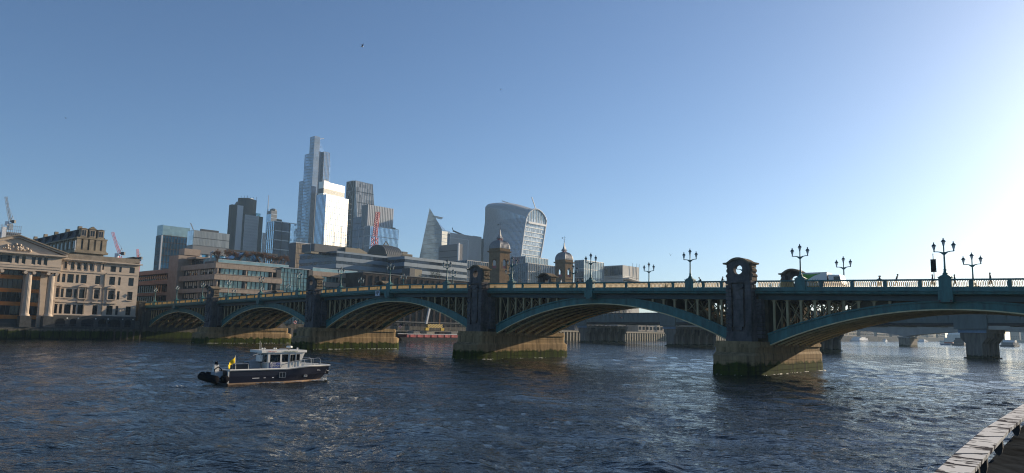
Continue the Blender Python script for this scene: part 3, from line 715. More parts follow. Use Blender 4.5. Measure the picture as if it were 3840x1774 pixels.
# attic windows between the architrave and the pediment
attic = []
for q in rc(2.769, 0, 860, [(38, 282, 42, 76), (108, 288, 42, 74), (180, 294, 40, 74), (250, 300, 38, 72), (352, 308, 40, 72), (413, 313, 40, 70), (476, 318, 38, 68)], FU+PX): attic.append((q[0], q[1], 22.75, 25.1))
for k in range(4): attic.append((-48.5+k*2.05, -47.15+k*2.05, 22.75, 25.1))
attic = [a for a in attic if a[0] > py0]
holed('attic_wall', M_PORT, VB, PX-.1, py0, py1, 22.55, 25.45, attic, depth=.4)
MB().box(.3, PX-.55, py0+.05, py1-.05, 22.56, 26).build('attic_body', M_PORTD, VB)
for (a, c, z0, z1) in attic: piece('window', M_WIN, VB, PX-.54, PX-.42, a, c, z0, z1)
apz, ap = 31.6, -39.65
piece('cornice', M_PORT, VB, -.4, PX+.7, py0-.7, py1+.9, 25.455, 25.75); piece('cornice', M_PORT, VB, -.4, PX+1.1, py0-1.0, py1+1.3, 25.755, 26.2)
MB().prism([(py0-.2, 26.2), (py1+.4, 26.2), (ap, apz-1.0)], 'x', -8, PX-.15).build('tympanum', M_PORT, VB)
for s in (-1, 1):
    e = py1+1.4 if s > 0 else py0-1.1
    n = [(e, 26.2), (ap, apz-.95), (ap, apz-.35), (e, 26.75)]; MB().prism(n if s > 0 else n[::-1], 'x', -.4, PX+.5).build('raking_cornice', M_PORT, VB)
    n = [(e+s*.15, 26.75), (ap, apz-.345), (ap, apz), (e+s*.2, 27.05)]; MB().prism(n if s > 0 else n[::-1], 'x', -9, PX+.95).build('raking_cornice', M_PORTD, VB)
# heraldic relief
rng = random.Random(5)
for k in range(46):
    y = ap-.2+rng.gauss(0, 1.9); z = 26.9+abs(rng.gauss(0, .95))
    if abs(y-ap) > 4.4 or z > 29.2-abs(y-ap)*.45: continue
    r = rng.uniform(.22, .5)
    MB().lathe([(.05, z-r), (r*.8, z-r*.5), (r, z), (r*.7, z+r*.6), (.05, z+r)], PX-.05, y, 7).build('carved_relief', M_PORT, VB, True)
def column(y):
    x = PX-1.0; n = 20
    b = MB(); prof = [(7.75, .98), (9, .98), (13, .95), (17, .88), (20.3, .8)]; vs = []; fs = []; K = 48
    for z, r in prof:
        for k in range(K):
            a = 2*math.pi*k/K; rr = r*(1-.07*(k % 3 == 0)); vs.append((x+rr*math.cos(a), y+rr*math.sin(a), z))
    for i in range(len(prof)-1):
        for k in range(K): fs.append((i*K+k, i*K+(k+1) % K, (i+1)*K+(k+1) % K, (i+1)*K+k))
    c = b.add(vs, fs).build('column', M_PORT, VB)
    MB().lathe([(1.3, 7.0), (1.3, 7.25), (1.2, 7.3), (1.25, 7.5), (1.05, 7.6), (1.1, 7.76)], x, y, 20).build('column_base', M_PORT, c, True)
    b = MB(); b.box(x-1.0, x+1.0, y-1.25, y+1.25, 20.62, 20.88)
    b.build('capital', M_PORT, c)
    for s in (-1, 1):
        MB().tube([(x-1.0, y+s*1.15, 20.25), (x+1.0, y+s*1.15, 20.25)], .48, 12).build('volute', M_PORT, c)
    piece('pedestal', M_BASE, c, x-1.45, x+1.45, y-1.5, y+1.5, 3.6, 6.98)
for y in (-29.35, -35.5, -43.8, -49.9): column(y)
# the recessed bay behind the columns: dark glazing, orange spandrel panels, stone piers
for (a, c) in ((-34.6, -31.6), (-42.9, -36.6), (-48.9, -44.9)):
    for k in range(4):
        z0 = 7.2+k*4.05
        piece('recessed_window', M_WIN, VB, .35, .5, a, c, z0, z0+2.85); piece('spandrel_panel', M_ORNG, VB, .35, .62, a, c, z0-1.2, z0-.02) if k < 4 else None
        n = max(2, int((c-a)/1.1))
        for j in range(n+1): y = a+(c-a)*j/n; piece('mullion', M_WFR, VB, .5, .66, y-.07, y+.07, z0, z0+2.85)
for y in (-31.0, -35.6, -43.9): piece('stone_pier', M_PORT, VB, .3, .75, y-.95, y+.95, 3.6, 20.88)
piece('stone_pier', M_PORT, VB, .3, .7, -28.9, -27.35, 3.6, 20.88)
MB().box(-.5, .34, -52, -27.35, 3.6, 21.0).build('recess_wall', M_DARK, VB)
# river wall and walkway in front -----------------------------------------------------
RW = empty('river_wall', BF.w(-127.8, 0, 0), BROT); tag(RW, 'dark weedy river wall with buttresses below the classical building', 'river wall')
wl = MB().box(-6.1, 0, -75, -1.5, -2.5, 3.3).build('wall', M_WALL, RW)
piece('coping', M_BASE, RW, -6.1, .15, -75, -1.5, 3.302, 3.6)
for k in range(5): piece('stone_course', M_WALL, RW, .0, .06+.02*(k % 2), -75, -1.6, -1+k*.86+.02, -1+k*.86+.84)
for k in range(14): piece('buttress', M_WALL, RW, 0, 1.0, -72-.0+k*4.6, -71.2+k*4.6, -2.5, 2.9)
for k in range(5): piece('timber_pile', mat('wet_timber', (.07, .06, .045), .7, var=.3), RW, 1.1, 1.5, -10.5+k*2.0, -10.1+k*2.0, -2.5, 3.4)
M_RAIL = mat('railing_dark', (.05, .055, .06), .5)
b = MB()
for k in range(74): b.box(-.12, -.08, -75+k, -74.96+k, 3.6, 4.6)
b.box(-.13, -.07, -75, -1.5, 4.6, 4.66); b.box(-.12, -.08, -75, -1.5, 4.1, 4.14)
tag(b.build('railing', M_RAIL, RW), kind='stuff')
# mansard-roofed block behind ------------------------------------------------------------
M_SLATE = mat('roof_slate', (.055, .055, .06), .6, var=.25, scale=.8, stretch=(1, 1, 3))
M_LIME = mat('grimy_limestone', (.3, .25, .18), .85, var=.3, scale=.4)
sc = 4.25   # zoom scale of the reading
f, L, Rr, tz = fit(262, (1240/sc, 720+715/sc), (480/sc, 720+722/sc), (1690/sc, 720+760/sc))
MS = empty('mansard_building', f.w(0, 0, 0), BROT); tag(MS, 'grey mansard-roofed stone block with dormers rising behind the classical building', 'building')
L = 70; ze = tz; zb = at_depth(1230/sc, 720+870/sc, 262).z; zr = at_depth(1300/sc, 720+583/sc, 264).z
MB().box(-L, -.3, .3, Rr-.3, LAND, ze-.3).build('wall', M_LIME, MS)
piece('cornice', M_LIME, MS, -L, .9, -.9, Rr+.9, zb-2.2, zb-1.5); piece('cornice', M_LIME, MS, -L, .5, -.5, Rr+.5, zb-1.49, zb-1.0); piece('cornice', M_LIME, MS, -L, .45, -.45, Rr+.45, ze-.5, ze)
b = MB(); b.taper([(-L, .1), (-.1, .1), (-.1, Rr-.1), (-L, Rr-.1)], ze, [(-L, 2.2), (-2.2, 2.2), (-2.2, Rr-2.0), (-L, Rr-2.0)], zr); b.build('mansard_roof', M_SLATE, MS)
piece('roof_coping', M_LIME, MS, -L, -2.1, 2.1, Rr-1.9, zr, zr+.25)
for k in range(3):
    y = Rr*(.2+.3*k)
    d = piece('dormer', M_LIME, MS, -2.0, .05, y-1.15, y+1.15, ze+.1, ze+3.3); piece('window', M_WIN, MS, .052, .1, y-.8, y+.8, ze+.5, ze+2.9); frame_piece('window_frame', M_PORT, MS, 'x', .11, y-.8, y+.8, ze+.5, ze+2.9, cross=(1, 0))
    MB().prism([(y-1.4, ze+3.3), (y+1.4, ze+3.3), (y, ze+(4.4 if k == 1 else 3.6))], 'x', -2, .3).build('dormer_head', M_LIME, MS)
    piece('window', M_WIN, MS, -.32, -.2, y-.95, y+.95, zb-.4, ze-1.3); frame_piece('window_frame', M_WFR, MS, 'x', -.18, y-.95, y+.95, zb-.4, ze-1.3, cross=(1, 0))
for k in range(5):
    y = Rr*(.05+.225*k); piece('pilaster', M_LIME, MS, -.3, .3, y-.75, y+.75, zb-1.0, ze-.5)
for k in range(14):
    x = -4-k*4.6; piece('window', M_WIN, MS, x-.8, x+.8, .1, .29, zb-.4, ze-1.3)
    if k % 2 == 0: piece('dormer', M_SLATE, MS, x-.9, x+.9, .2, 2.0, ze+.4, ze+2.9)
    if k % 3 == 1: piece('chimney', M_LIME, MS, x-.8, x+.8, 2.4, 3.6, zr-.3, zr+1.6)
    piece('pilaster', M_LIME, MS, x+1.7, x+2.6, -.1, .3, zb-1, ze-.5)
piece('flue', mat('white_pipe', (.6, .6, .6), .4), MS, .6, .85, -.9, -.65, zb-2, zb+2.2)
# building under construction, far left, and its tower crane -------------------------------
M_STEEL = mat('galvanised_steel', (.3, .32, .34), .4, metal=.5)
f, L, Rr, tz = fit(420, (75/4.25, 720+545/4.25), (-200, 840), (330/4.25, 720+610/4.25))
CB = empty('unfinished_tower', f.w(0, 0, 0), BROT); tag(CB, 'glass and scaffold tower under construction at the far left edge', 'building')
MB().box(-L, 0, 0, Rr, LAND, tz-6).build('core', mat('raw_concrete', (.3, .3, .3), .8, var=.2), CB)
for k in range(4): piece('floor_slab', mat('raw_concrete', (.3, .3, .3)), CB, -L-.5, .5, -.5, Rr+.5, tz-5.9+k*2.2, tz-5.4+k*2.2) if k < 2 else None
for k in range(9): piece('scaffold_pole', M_STEEL, CB, .3, .5, Rr*k/8-.1, Rr*k/8+.1, tz-6, tz+1.0)
for k in range(9): piece('scaffold_pole', M_STEEL, CB, -k*3-.1, -k*3+.1, -.5, -.3, tz-6, tz+1.5)
for k in range(3): piece('scaffold_rail', M_STEEL, CB, .32, .42, 0, Rr, tz-4+k*2.2, tz-3.85+k*2.2)
piece('lift_shaft', mat('white_panel', (.7, .7, .7), .6), CB, -1.5, .9, -1.2, .8, tz-20, tz-.5)
M_RED = mat('crane_red', (.45, .03, .05), .5, var=.15); M_WHT = mat('crane_white', (.7, .7, .7), .5); M_BLUE = mat('crane_blue_grey', (.1, .13, .17), .5)
def lattice(b, A, B, w, seg, t):
    A = Vector(A); B = Vector(B); d = (B-A).normalized(); s1 = d.cross(Vector((.3, .9, .1))).normalized()*w/2; s2 = d.cross(s1).normalized()*w/2
    cs = [s1+s2, s1-s2, -s1-s2, -s1+s2]
    for c in cs: b.beam(A+c, B+c, t)
    for k in range(seg):
        p = A+(B-A)*(k/seg); q = A+(B-A)*((k+1)/seg)
        for i in range(4): b.beam(p+cs[i], q+cs[(i+1) % 4], t*.7)
    return b
def crane(name, lab, base_px, top_px, jib_px, depth, m, m2, mast_to):
    P = at_depth(*base_px, depth); T = at_depth(*jib_px, depth); Q = at_depth(*top_px, depth)
    r = empty(name, (P.x, P.y, mast_to)); O = Vector((P.x, P.y, mast_to)); tag(r, lab, 'crane', 'tower cranes on the skyline')
    lattice(MB(), Vector((0, 0, 0)), P-O, 1.8, 12, .2).build('mast', m, r)
    mid = (P-O)+((T-P)*.45); lattice(MB(), P-O+Vector((0, 0, 1)), mid, 1.1, 10, .13).build('jib', m2, r); lattice(MB(), mid, T-O, 1.0, 10, .12).build('jib_tip', m, r)
    cb = (P-O)+Vector(((P.x-T.x)*.1+1.6, 0, 1.4)); b = MB(); b.beam(P-O+Vector((0, 0, 1)), cb, .7); b.build('counter_jib', m, r)
    MB().box(cb.x-1.0, cb.x+.8, cb.y-.8, cb.y+.8, cb.z-1.2, cb.z+.6).build('counterweight', M_DARK, r)
    b = MB(); ap = (P-O)+Vector((1.0, 0, 4.5)); b.beam(P-O+Vector((0, 0, 1)), ap, .25); b.beam(cb, ap, .15); b.beam(ap, (P-O)+((T-P)*.8), .12); b.build('tie_frame', M_STEEL, r)
    MB().box((P-O).x-1.8, (P-O).x-.2, (P-O).y-2, (P-O).y-.6, (P-O).z-1.5, (P-O).z+1).build('cab', M_WHT, r)
crane('tower_crane', 'blue grey tower crane with raised jib at the far left', (165/4.25, 720+500/4.25), (0, 0), (95/4.25, 720+75/4.25), 430, M_BLUE, M_BLUE, 60)
crane('tower_crane', 'red luffing crane jib behind the mansard-roofed block', (1905/4.25, 720+1010/4.25), (0, 0), (1795/4.25, 720+640/4.25), 420, M_RED, M_RED, LAND)
crane('tower_crane', 'short red crane tip above the roofs left of the blue glass block', (2202/4.25, 720+1080/4.25), (0, 0), (2190/4.25, 720+910/4.25), 480, M_RED, M_RED, LAND)
# low dark roof behind the classical building's right end
f, L, Rr, tz = fit(300, (2200/4.25, 720+1052/4.25), (1790/4.25, 720+1002/4.25), (2290/4.25, 720+1075/4.25))
LR = empty('low_roof_building', f.w(0, 0, 0), BROT); tag(LR, 'low dark-roofed building just behind the right end of the classical facade', 'building')
MB().box(-60, 0, 0, Rr-1.5, LAND, tz-1.2).build('wall', mat('brown_brick', (.3, .18, .11), .8, var=.2), LR)
MB().taper([(-60, -.6), (.6, -.6), (.6, Rr-1), (-60, Rr-1)], tz-1.19, [(-60, 1), (-3, 1), (-3, Rr-3), (-60, Rr-3)], tz+.6).build('roof', M_SLATE, LR)
# ================================================================== banded building behind the bridge's north end
M_PINK = mat('pink_granite_cladding', (.34, .27, .215), .7, var=.14, scale=.5)
M_QGL = glass_mat('pale_green_glass', (.20, .29, .28), .08, .35, cell=(1.2, 1.2, 2.9), var=.35)
M_QGL2 = glass_mat('shop_glass', (.05, .055, .06), .08, .2, cell=(1.4, 1.4, 3), var=.6)
M_BLIND = mat('window_blind', (.5, .47, .4), .8, var=.1)
M_GRAIL = glass_mat('balcony_glass', (.25, .36, .37), .1, .3, cell=(2, 2, 2), var=.1)
def zoom(s, ox, oy, x, y): return (ox+x/s, oy+y/s)
Z5 = (5.95, 660, 940)
f, L, Rr, tz = fit(285, zoom(*Z5, 893, 265), zoom(*Z5, 100, 330), zoom(*Z5, 2175, 440))
QB = empty('banded_office', f.w(0, 0, 0), BROT); tag(QB, 'brown granite office with window bands and roof trees behind the bridge end', 'building')
Lfull = -f.on_y(505, 1010, 0)[0]
Rglass0, _ = f.on_x(*zoom(6.26, 1030, 900, 170, 660), 0); Rg1, _ = f.on_x(*zoom(6.26, 1030, 900, 790, 720), 0); Rend, _ = f.on_x(*zoom(6.26, 1030, 900, 2175, 880), 0)
bands = []   # (z0,z1) of the granite bands, read at the corner
for y0, y1 in ((265, 380), (520, 640), (825, 920), (1110, 1200)):
    a = f.on_x(*zoom(*Z5, 893-(y0-265)*.07, y0), 0)[1]; c = f.on_x(*zoom(*Z5, 893-(y1-265)*.07, y1), 0)[1]; bands.append((c, a))
z_low = bands[-1][0]-4.2
MB().box(-Lfull, -1.6, 1.6, Rend-1.6, LAND, bands[0][1]-.4).build('building_body', M_QGL2, QB)
for i, (z0, z1) in enumerate(bands + [(LAND+1, z_low)]):
    bo = .0 if i == 0 else .55
    n = 12; y1e = Rglass0-.3
    for k in range(n):     # south face panels
        a = (y1e+bo)*k/n - bo*(1-k/n); c = (y1e+bo)*(k+1)/n - bo*(1-(k+1)/n)
        piece('granite_panel', M_PINK, QB, -1.55, bo, a+.02, c-.02, z0, z1)
    if i == 0 or i == 1:
        n = 13; e0, e1 = Rg1+2.4, Rend+(.0 if i == 0 else .4)
        dz = 0
        for k in range(n): piece('granite_panel', M_PINK, QB, -1.55, bo, e0+(e1-e0)*k/n+.02, e0+(e1-e0)*(k+1)/n-.02, z0, z1)
    else: piece('granite_panel', M_PINK, QB, -1.55, bo, Rg1+2.4, Rend, z0, z1)
    n = 8; xl = -L
    for k in range(n): piece('granite_panel', M_PINK, QB, xl+(xl*-1-1.6)*k/n+.02, xl+(xl*-1-1.6)*(k+1)/n-.02, -bo, 1.55, z0, z1)
    x0, x1 = -Lfull, -L-9
    n = 10
    for k in range(n): piece('granite_panel', M_PINK, QB, x0+(x1-x0)*k/n+.02, x0+(x1-x0)*(k+1)/n-.02, -.6, 1.55, z0-.6, z1-.9)
    # the ledge line above a band
    piece('ledge', M_PINK, QB, -1.5, bo+.15, -.1, y1e, z1+.002, z1+.22)
piece('stair_tower', M_PINK, QB, -L-8.5, -L+.6, -1.4, 9, LAND, f.on_y(*zoom(*Z5, 60, 95), -1.4)[1])
piece('stair_tower_cap', M_PINK, QB, -L-5, -L+.6, 1, 8, bands[0][1]+5, bands[0][1]+7.8)
bb = bands + [(LAND+1, z_low)]
for i in range(len(bb)-1):
    zt0, zt1 = bb[i+1][1]+.23, bb[i][0]
    for (e0, e1, nb_) in ((2.6, Rglass0-3.2, 2), (Rg1+7.5, Rend-4.5, 2)):
        bw = (e1-e0)/nb_
        for q in range(nb_):
            s0 = e0+q*bw; s1 = s0+bw-2.2
            for k in range(5):
                a = s0+(s1-s0)*k/5
                piece('window', M_QGL, QB, -1.55, -1.1, a+.12, a+(s1-s0)/5-.12, zt0, zt1-.05); piece('mullion', M_DARK, QB, -1.5, -.95, a-.11, a+.11, zt0, zt1)
            piece('mullion', M_DARK, QB, -1.5, -.95, s1-.11, s1+.11, zt0, zt1)
            MB().tube([(-.5, s1+1.2, zt0-.2), (-.5, s1+1.2, zt1)], .36, 10).build('round_column', M_PINK, QB, True)
    MB().tube([(-.5, 1.0, zt0-.2), (-.5, 1.0, zt1)], .4, 10).build('round_column', M_PINK, QB, True)
    for (e0, e1) in ((-L+3.2, -L*.5), (-L*.5+1.6, -2.2)):
        for k in range(7):
            a = e0+(e1-e0)*k/7; w = (e1-e0)/7
            piece('window', M_WIN, QB, a+.08, a+w-.08, 1.2, 1.58, zt0, zt1-.1); piece('blind', M_BLIND, QB, a+.15, a+w*(.55+.3*((k*3+i) % 2)), 1.1, 1.19, zt0+.2+(.9 if (k*5+i) % 3 else .0), zt1-.3)
            piece('mullion', M_DARK, QB, a-.08, a+.08, 1.0, 1.6, zt0, zt1)
        piece('stone_pier', M_PINK, QB, e1, e1+1.3, .6, 1.6, zt0-.2, zt1)
    for k in range(16):
        x0, x1 = -Lfull+1, -L-10; a = x0+(x1-x0)*k/16; w = (x1-x0)/16
        piece('window', M_WIN, QB, a+.1, a+w-.1, 1.2, 1.58, zt0-.7, zt1-.8)
        if i == 0: piece('blind', M_BLIND, QB, a+.2, a+w*.6, 1.1, 1.19, zt0-.2, zt1-1.2)
        piece('mullion', M_DARK, QB, a-.1, a+.1, .9, 1.6, zt0-.7, zt1-.8)
# stepped glass bay between the two granite wings
zg = f.on_x(*zoom(6.26, 1030, 900, 180, 655), 0)[1]
gl = MB().box(-6, -.6, Rglass0, Rg1, LAND, zg).build('glass_bay', M_QGL, QB)
for k in range(9): y = Rglass0+(Rg1-Rglass0)*k/8; piece('mullion', M_DARK, gl, -.6, -.42, y-.07, y+.07, LAND, zg)
for k in range(12): z = zg-k*1.9; piece('transom', M_DARK, gl, -.6, -.45, Rglass0, Rg1, z-.07, z+.07)
piece('bay_roof', M_STEEL, gl, -7, .9, Rglass0, Rg1+.5, zg+.01, zg+.35)
piece('dark_return', M_DARK, QB, -4, .1, Rglass0-2.4, Rglass0-.3, LAND, bands[0][1]-.2); piece('dark_return', M_DARK, QB, -4, .1, Rg1+.2, Rg1+2.2, LAND, bands[0][1]+.2)
# roof terrace: glass balustrade, planters, steel bents, bare trees
for (a, c) in ((1.5, Rglass0+4), (Rg1+3, Rend-5)): 
    piece('glass_balustrade', M_GRAIL, QB, -1.3, -1.2, a, c, bands[0][1], bands[0][1]+1.55); piece('balustrade_rail', M_WHT, QB, -1.33, -1.17, a, c, bands[0][1]+1.56, bands[0][1]+1.66)
piece('planter', M_DARK, QB, -12, -4, 1.0, Rg1, bands[0][1], bands[0][1]+1.0)
zr = bands[0][1]
M_TRK = mat('blue_roof_glazing', (.08, .16, .24), .15, metal=.4)
PBX = MB().prism([(9, zr+.2), (20, zr+6.8), (Rglass0+2, zr+6.8), (Rglass0-6, zr+.2)], 'x', -26, -16).build('rooftop_glasshouse', M_TRK, QB)
b = MB()
for y, s in ((16, 1), (30, -1), (31, 1)): b.beam((-15.8, y, zr+.2), (-15.8, y+s*5, zr+7.2), .7)
b.beam((-15.8, 12, zr+7.2), (-15.8, 36, zr+7.2), .8); b.build('roof_truss', M_DARK, QB)
b = MB(); P1 = f.on_x(*zoom(*Z5, 500, 0), -9); b.beam((-9, 2, zr), (-9, 2, zr+5), .6); b.beam((-9, 2.5, zr+5.2), (-9, 9, zr+.3), .8); b.build('roof_brace', M_STEEL, QB)
piece('plant_room', M_QGL2, QB, -L+2, -9, 4, 14, zr, zr+3.0); piece('roof_hatch', M_PINK, QB, -L+1, -L+10, 2, 10, zr+3.0, zr+3.8)
M_BARK = mat('bare_branches', (.22, .135, .09), .9, var=.35, scale=2)
def bare_tree(x, y, z, h, sp, lab, parent_frame=f, seed=0, seg_n=3200):
    rg = random.Random(seed); r = empty('bare_tree', parent_frame.w(x, y, z)); tag(r, lab, 'tree', 'bare trees on the office roof')
    b = MB()
    stems = 4
    tips = []
    for k in range(stems):
        a = rg.uniform(0, 6.28); q = Vector((math.cos(a)*sp*.28, math.sin(a)*sp*.28, h*.5)); b.tube([(math.cos(a)*.15, math.sin(a)*.15, 0), q*.5+Vector((0, 0, .1)), q], [.13, .1, .07], 5)
        tips.append(q)
    b.build('trunk', M_BARK, r)
    b = MB(); segs = []
    def grow(p, d, l, lev):
        q = p+d*l; segs.append((p, q, .055*(.62**lev)))
        if lev >= 4: return
        for _ in range(4 if lev < 3 else 6):
            nd = (d+Vector((rg.gauss(0, .5), rg.gauss(0, .5), rg.gauss(.12, .35)))).normalized(); grow(p+d*l*rg.uniform(.45, 1), nd, l*rg.uniform(.58, .8), lev+1)
    for t in tips: grow(t*.35, (t.normalized()+Vector((0, 0, .1))).normalized(), h*.3, 0)
    for p, q, w in segs:
        d = (q-p); s = d.cross(Vector((rg.uniform(-1, 1), rg.uniform(-1, 1), rg.uniform(-1, 1)))).normalized()*max(w, .042); s2 = d.cross(s).normalized()*s.length
        b.add([p+s, p-s*.5+s2*.87, p-s*.5-s2*.87, q], [(0, 1, 3), (1, 2, 3), (2, 0, 3)])
    b.build('crown', M_BARK, r)
ti = 0; TW = ['leftmost', 'second from left', 'third from left', 'fourth from left', 'fifth from left', 'sixth from left', 'seventh from left', 'eighth from left', 'rightmost']
for (px, py, h) in ((815, 980, 5.6), (845, 980, 6.2), (872, 982, 5.6), (925, 984, 6.2), (955, 985, 7.2), (985, 986, 6.8), (1012, 988, 6.2), (1030, 988, 5.6), (1062, 992, 6.6)):
    y = f.on_x(px, py, -7)[0]; bare_tree(-7+(ti % 2)*1.5, y, zr+1.0 if y < Rg1 else zr, h, 4.6, '%s brown leafless tree on the granite office roof' % TW[ti], seed=ti); ti += 1
# ================================================================== long blue-grey banded building
M_BLUP = mat('blue_grey_panel', (.17, .22, .27), .45, metal=.2, var=.08, scale=.15)
M_BGL = glass_mat('blue_grey_glass', (.03, .04, .06), .15, .15, cell=(1.5, 1.5, 3), var=.5)
def zrow_at(fr, px, rows, x=0): return [fr.on_x(px, y, x)[1] for y in rows]
f, L, Rr, tz = fit(372, (1262, 949.5), (1122, 963), (1508, 962))
RB = empty('ribbon_office', f.w(0, 0, 0), BROT); tag(RB, 'long blue grey office with horizontal ribbon windows behind the bridge', 'building')
zs = [f.on_x(1430, 900+y/6.26, 0)[1] for y in (370, 415, 500, 590, 655, 750, 830, 900)]
def ribbons(parent, x0, x1, y0, y1, zs, face):
    """alternating panel / window bands on a face; each panel and pane a part"""
    zz = list(zs)+[LAND]
    for i in range(len(zz)-1):
        glassy = i % 2 == 1 and i < len(zz)-2 or i == len(zz)-2
        m = M_BGL if glassy else M_BLUP; nm = 'ribbon_window' if glassy else 'cladding_panel'; off = -.25 if glassy else 0
        ln = (y1-y0) if face == 'x' else (x1-x0); n = max(1, int(round(ln/(5.0))))
        for k in range(n):
            if face == 'x': a = y0+(y1-y0)*k/n; piece(nm, m, parent, x0-.6, x0+off, a+.03, a+(y1-y0)/n-.03, zz[i+1]+.02, zz[i]-.02)
            else: a = x0+(x1-x0)*k/n; piece(nm, m, parent, a+.03, a+(x1-x0)/n-.03, y0-off, y0+.6, zz[i+1]+.02, zz[i]-.02)
MB().box(-L, -.62, .62, Rr-1, LAND, tz-.3).build('building_body', M_BGL, RB)
ribbons(RB, 0, 0, 0, Rr, zs, 'x'); ribbons(RB, -L, 0, 0, 0, zs, 'y')
# rounded end bay
b = MB(); 
for i in range(7):
    zz = zs+[LAND]; 
    pl = [( -4+4*math.sin(t) if False else -4+4.0*math.cos(t), Rr+4.0*math.sin(t)) for t in np.linspace(0, math.pi/2, 9)]
    off = .25 if i % 2 else 0
    pl = [(-4+(4-off)*math.cos(t), Rr+(4-off)*math.sin(t)) for t in np.linspace(0, math.pi/2, 9)]
    MB().prism(ccw(pl+[(-6, Rr+4-off), (-6, Rr)]), 'z', zz[i+1]+.02, zz[i]-.02).build('corner_glazing' if i % 2 else 'corner_panel', M_BGL if i % 2 else M_BLUP, RB)
M_PLNT = mat('plant_screen_grey', (.13, .135, .14), .6, var=.1); M_PLNB = mat('plant_screen_buff', (.3, .26, .19), .7, var=.08)
def roofbox(px0, px1, ytop, ybot, x, m, nm, dep=12):
    a = f.on_x(px0, ytop, x)[0]; c = f.on_x(px1, ytop, x)[0]; z1 = f.on_x((px0+px1)/2, ytop, x)[1]; z0 = f.on_x((px0+px1)/2, ybot, x)[1]
    return piece(nm, m, RB, x-dep, x, a, c, z0, z1)
roofbox(1180, 1296, 920, 949, -6, M_PLNT, 'plant_room'); roofbox(1296, 1345, 930, 951, -5, M_PLNB, 'louvre_screen')
a = f.on_x(1345, 930, -5)[0]; c = f.on_x(1378, 945, -5)[0]; z1 = f.on_x(1345, 930, -5)[1]; z0 = f.on_x(1378, 948, -5)[1]
MB().prism([(a, z0-1), (c, z0-1), (c, z0), (a, z1)], 'x', -17, -5).build('sloped_screen', M_PLNB, RB)
roofbox(1166, 1195, 944, 951, -3, M_PLNB, 'roof_hatch', 6)
for k, px in enumerate((1165, 1200, 1207, 1212, 1251, 1277, 1295, 1310, 1342, 1348)):
    y, z = f.on_x(px, 925, -8); MB().tube([(-8, y, z-4), (-8, y, z+5+3*((k*7) % 3))], .14, 5).build('roof_antenna', M_STEEL, RB)
# barrel dome and red mast crane on its roof
f2, L2, R2, tz2 = fit(470, (1452, 935), None, (1505, 945))
BD = empty('barrel_roof_building', f2.w(0, 0, 0), BROT); tag(BD, 'grey barrel-vaulted roof with rooftop frame right of the red mast crane', 'building')
MB().box(-20, 0, 0, R2, LAND, tz2-3).build('wall', M_PLNT, BD)
nR = 14; pr = [(-10+10*math.cos(t), tz2-3+6.5*math.sin(t)) for t in np.linspace(0, math.pi, nR)]
vl = MB().prism(pr, 'y', -1, R2+1).build('barrel_vault', mat('dark_zinc', (.09, .095, .1), .5, metal=.3), BD)
for k in range(9): MB().prism([(-10+10.15*math.cos(t), tz2-3+6.65*math.sin(t)) for t in np.linspace(0, math.pi, nR)], 'y', -1+k*(R2+1)/8, -.75+k*(R2+1)/8).build('vault_rib', M_PLNT, vl)
b = MB(); b.beam((-9, 3, tz2+3), (-9, 6, tz2+6.5), .5); b.beam((-9, 9, tz2+3), (-9, 6, tz2+6.5), .5); b.beam((-9, 4, tz2+4), (-9, R2, tz2+3.4), .6); b.build('roof_frame', M_DARK, BD)
P = at_depth(1404, 945, 500); T = at_depth(1417, 795, 500); Q = at_depth(1405, 890, 500)
MC = empty('mast_crane', (P.x, P.y, LAND)); tag(MC, 'bright red lattice mast crane in front of the striped glass block', 'crane', 'tower cranes on the skyline')
O = Vector((P.x, P.y, LAND)); lattice(MB(), (0, 0, 0), Q-O, 3.4, 22, .45).build('mast', M_RED, MC); lattice(MB(), Q-O+Vector((0, 0, .5)), T-O, 2.2, 12, .36).build('jib', M_RED, MC)
# second ribbon block further right with its roof deck
f, L, Rr, tz = fit(388, (1517, 968), None, (1752, 976))
R3 = empty('ribbon_office', f.w(0, 0, 0), BROT); tag(R3, 'right-hand blue grey ribbon-window office left of the domed tower', 'building')
zs = [f.on_x(1560, 930+y/6.133, 0)[1] for y in (215, 282, 352, 440, 510, 590, 650, 700)]
MB().box(-40, -.62, .1, Rr, LAND, tz-.3).build('building_body', M_BGL, R3)
ribbons(R3, 0, 0, 0, Rr, zs, 'x'); ribbons(R3, -40, 0, 0, 0, zs, 'y')
for (a_, c_) in ((1665, 1678), (1686, 1696)):
    a = f.on_x(a_, 967, -4)[0]; c = f.on_x(c_, 967, -4)[0]; piece('roof_plant', M_PLNB, R3, -10, -4, a, c, tz-.3, tz+1.2)
# long dark train-shed wall in front of it
M_SHED = mat('sooty_brick', (.055, .045, .04), .85, var=.3, scale=.5)
ya, z1 = BF.on_x(1360, 1040, -137); yb, _ = BF.on_x(1800, 1040, -137); z1 = BF.on_x(1600, 1043, -137)[1]
TS = empty('station_wall', BF.w(-137, 0, 0), BROT); tag(TS, 'long sooty brick station wall running behind the bridge lamps', 'wall')
MB().box(-30, 0, ya, yb, LAND-3, z1).build('wall', M_SHED, TS)
piece('coping', M_PLNT, TS, -30, .3, ya, yb, z1, z1+.3)
for k in range(20): y = ya+(yb-ya)*(k+.5)/20; piece('buttress', M_SHED, TS, 0, .5, y-.6, y+.6, LAND-3, z1-1)
for (p0, p1, h, m) in ((1536, 1555, 4.5, M_DARK), (1555, 1582, 4.2, M_PLNB)):
    a = BF.on_x(p0, 1040, -140)[0]; c = BF.on_x(p1, 1040, -140)[0]; piece('roof_cabin', m, TS, -9, -3, a, c, z1, z1+h)
M_LEAF = mat('evergreen_leaf', (.05, .075, .03), .7, var=.5, scale=3)
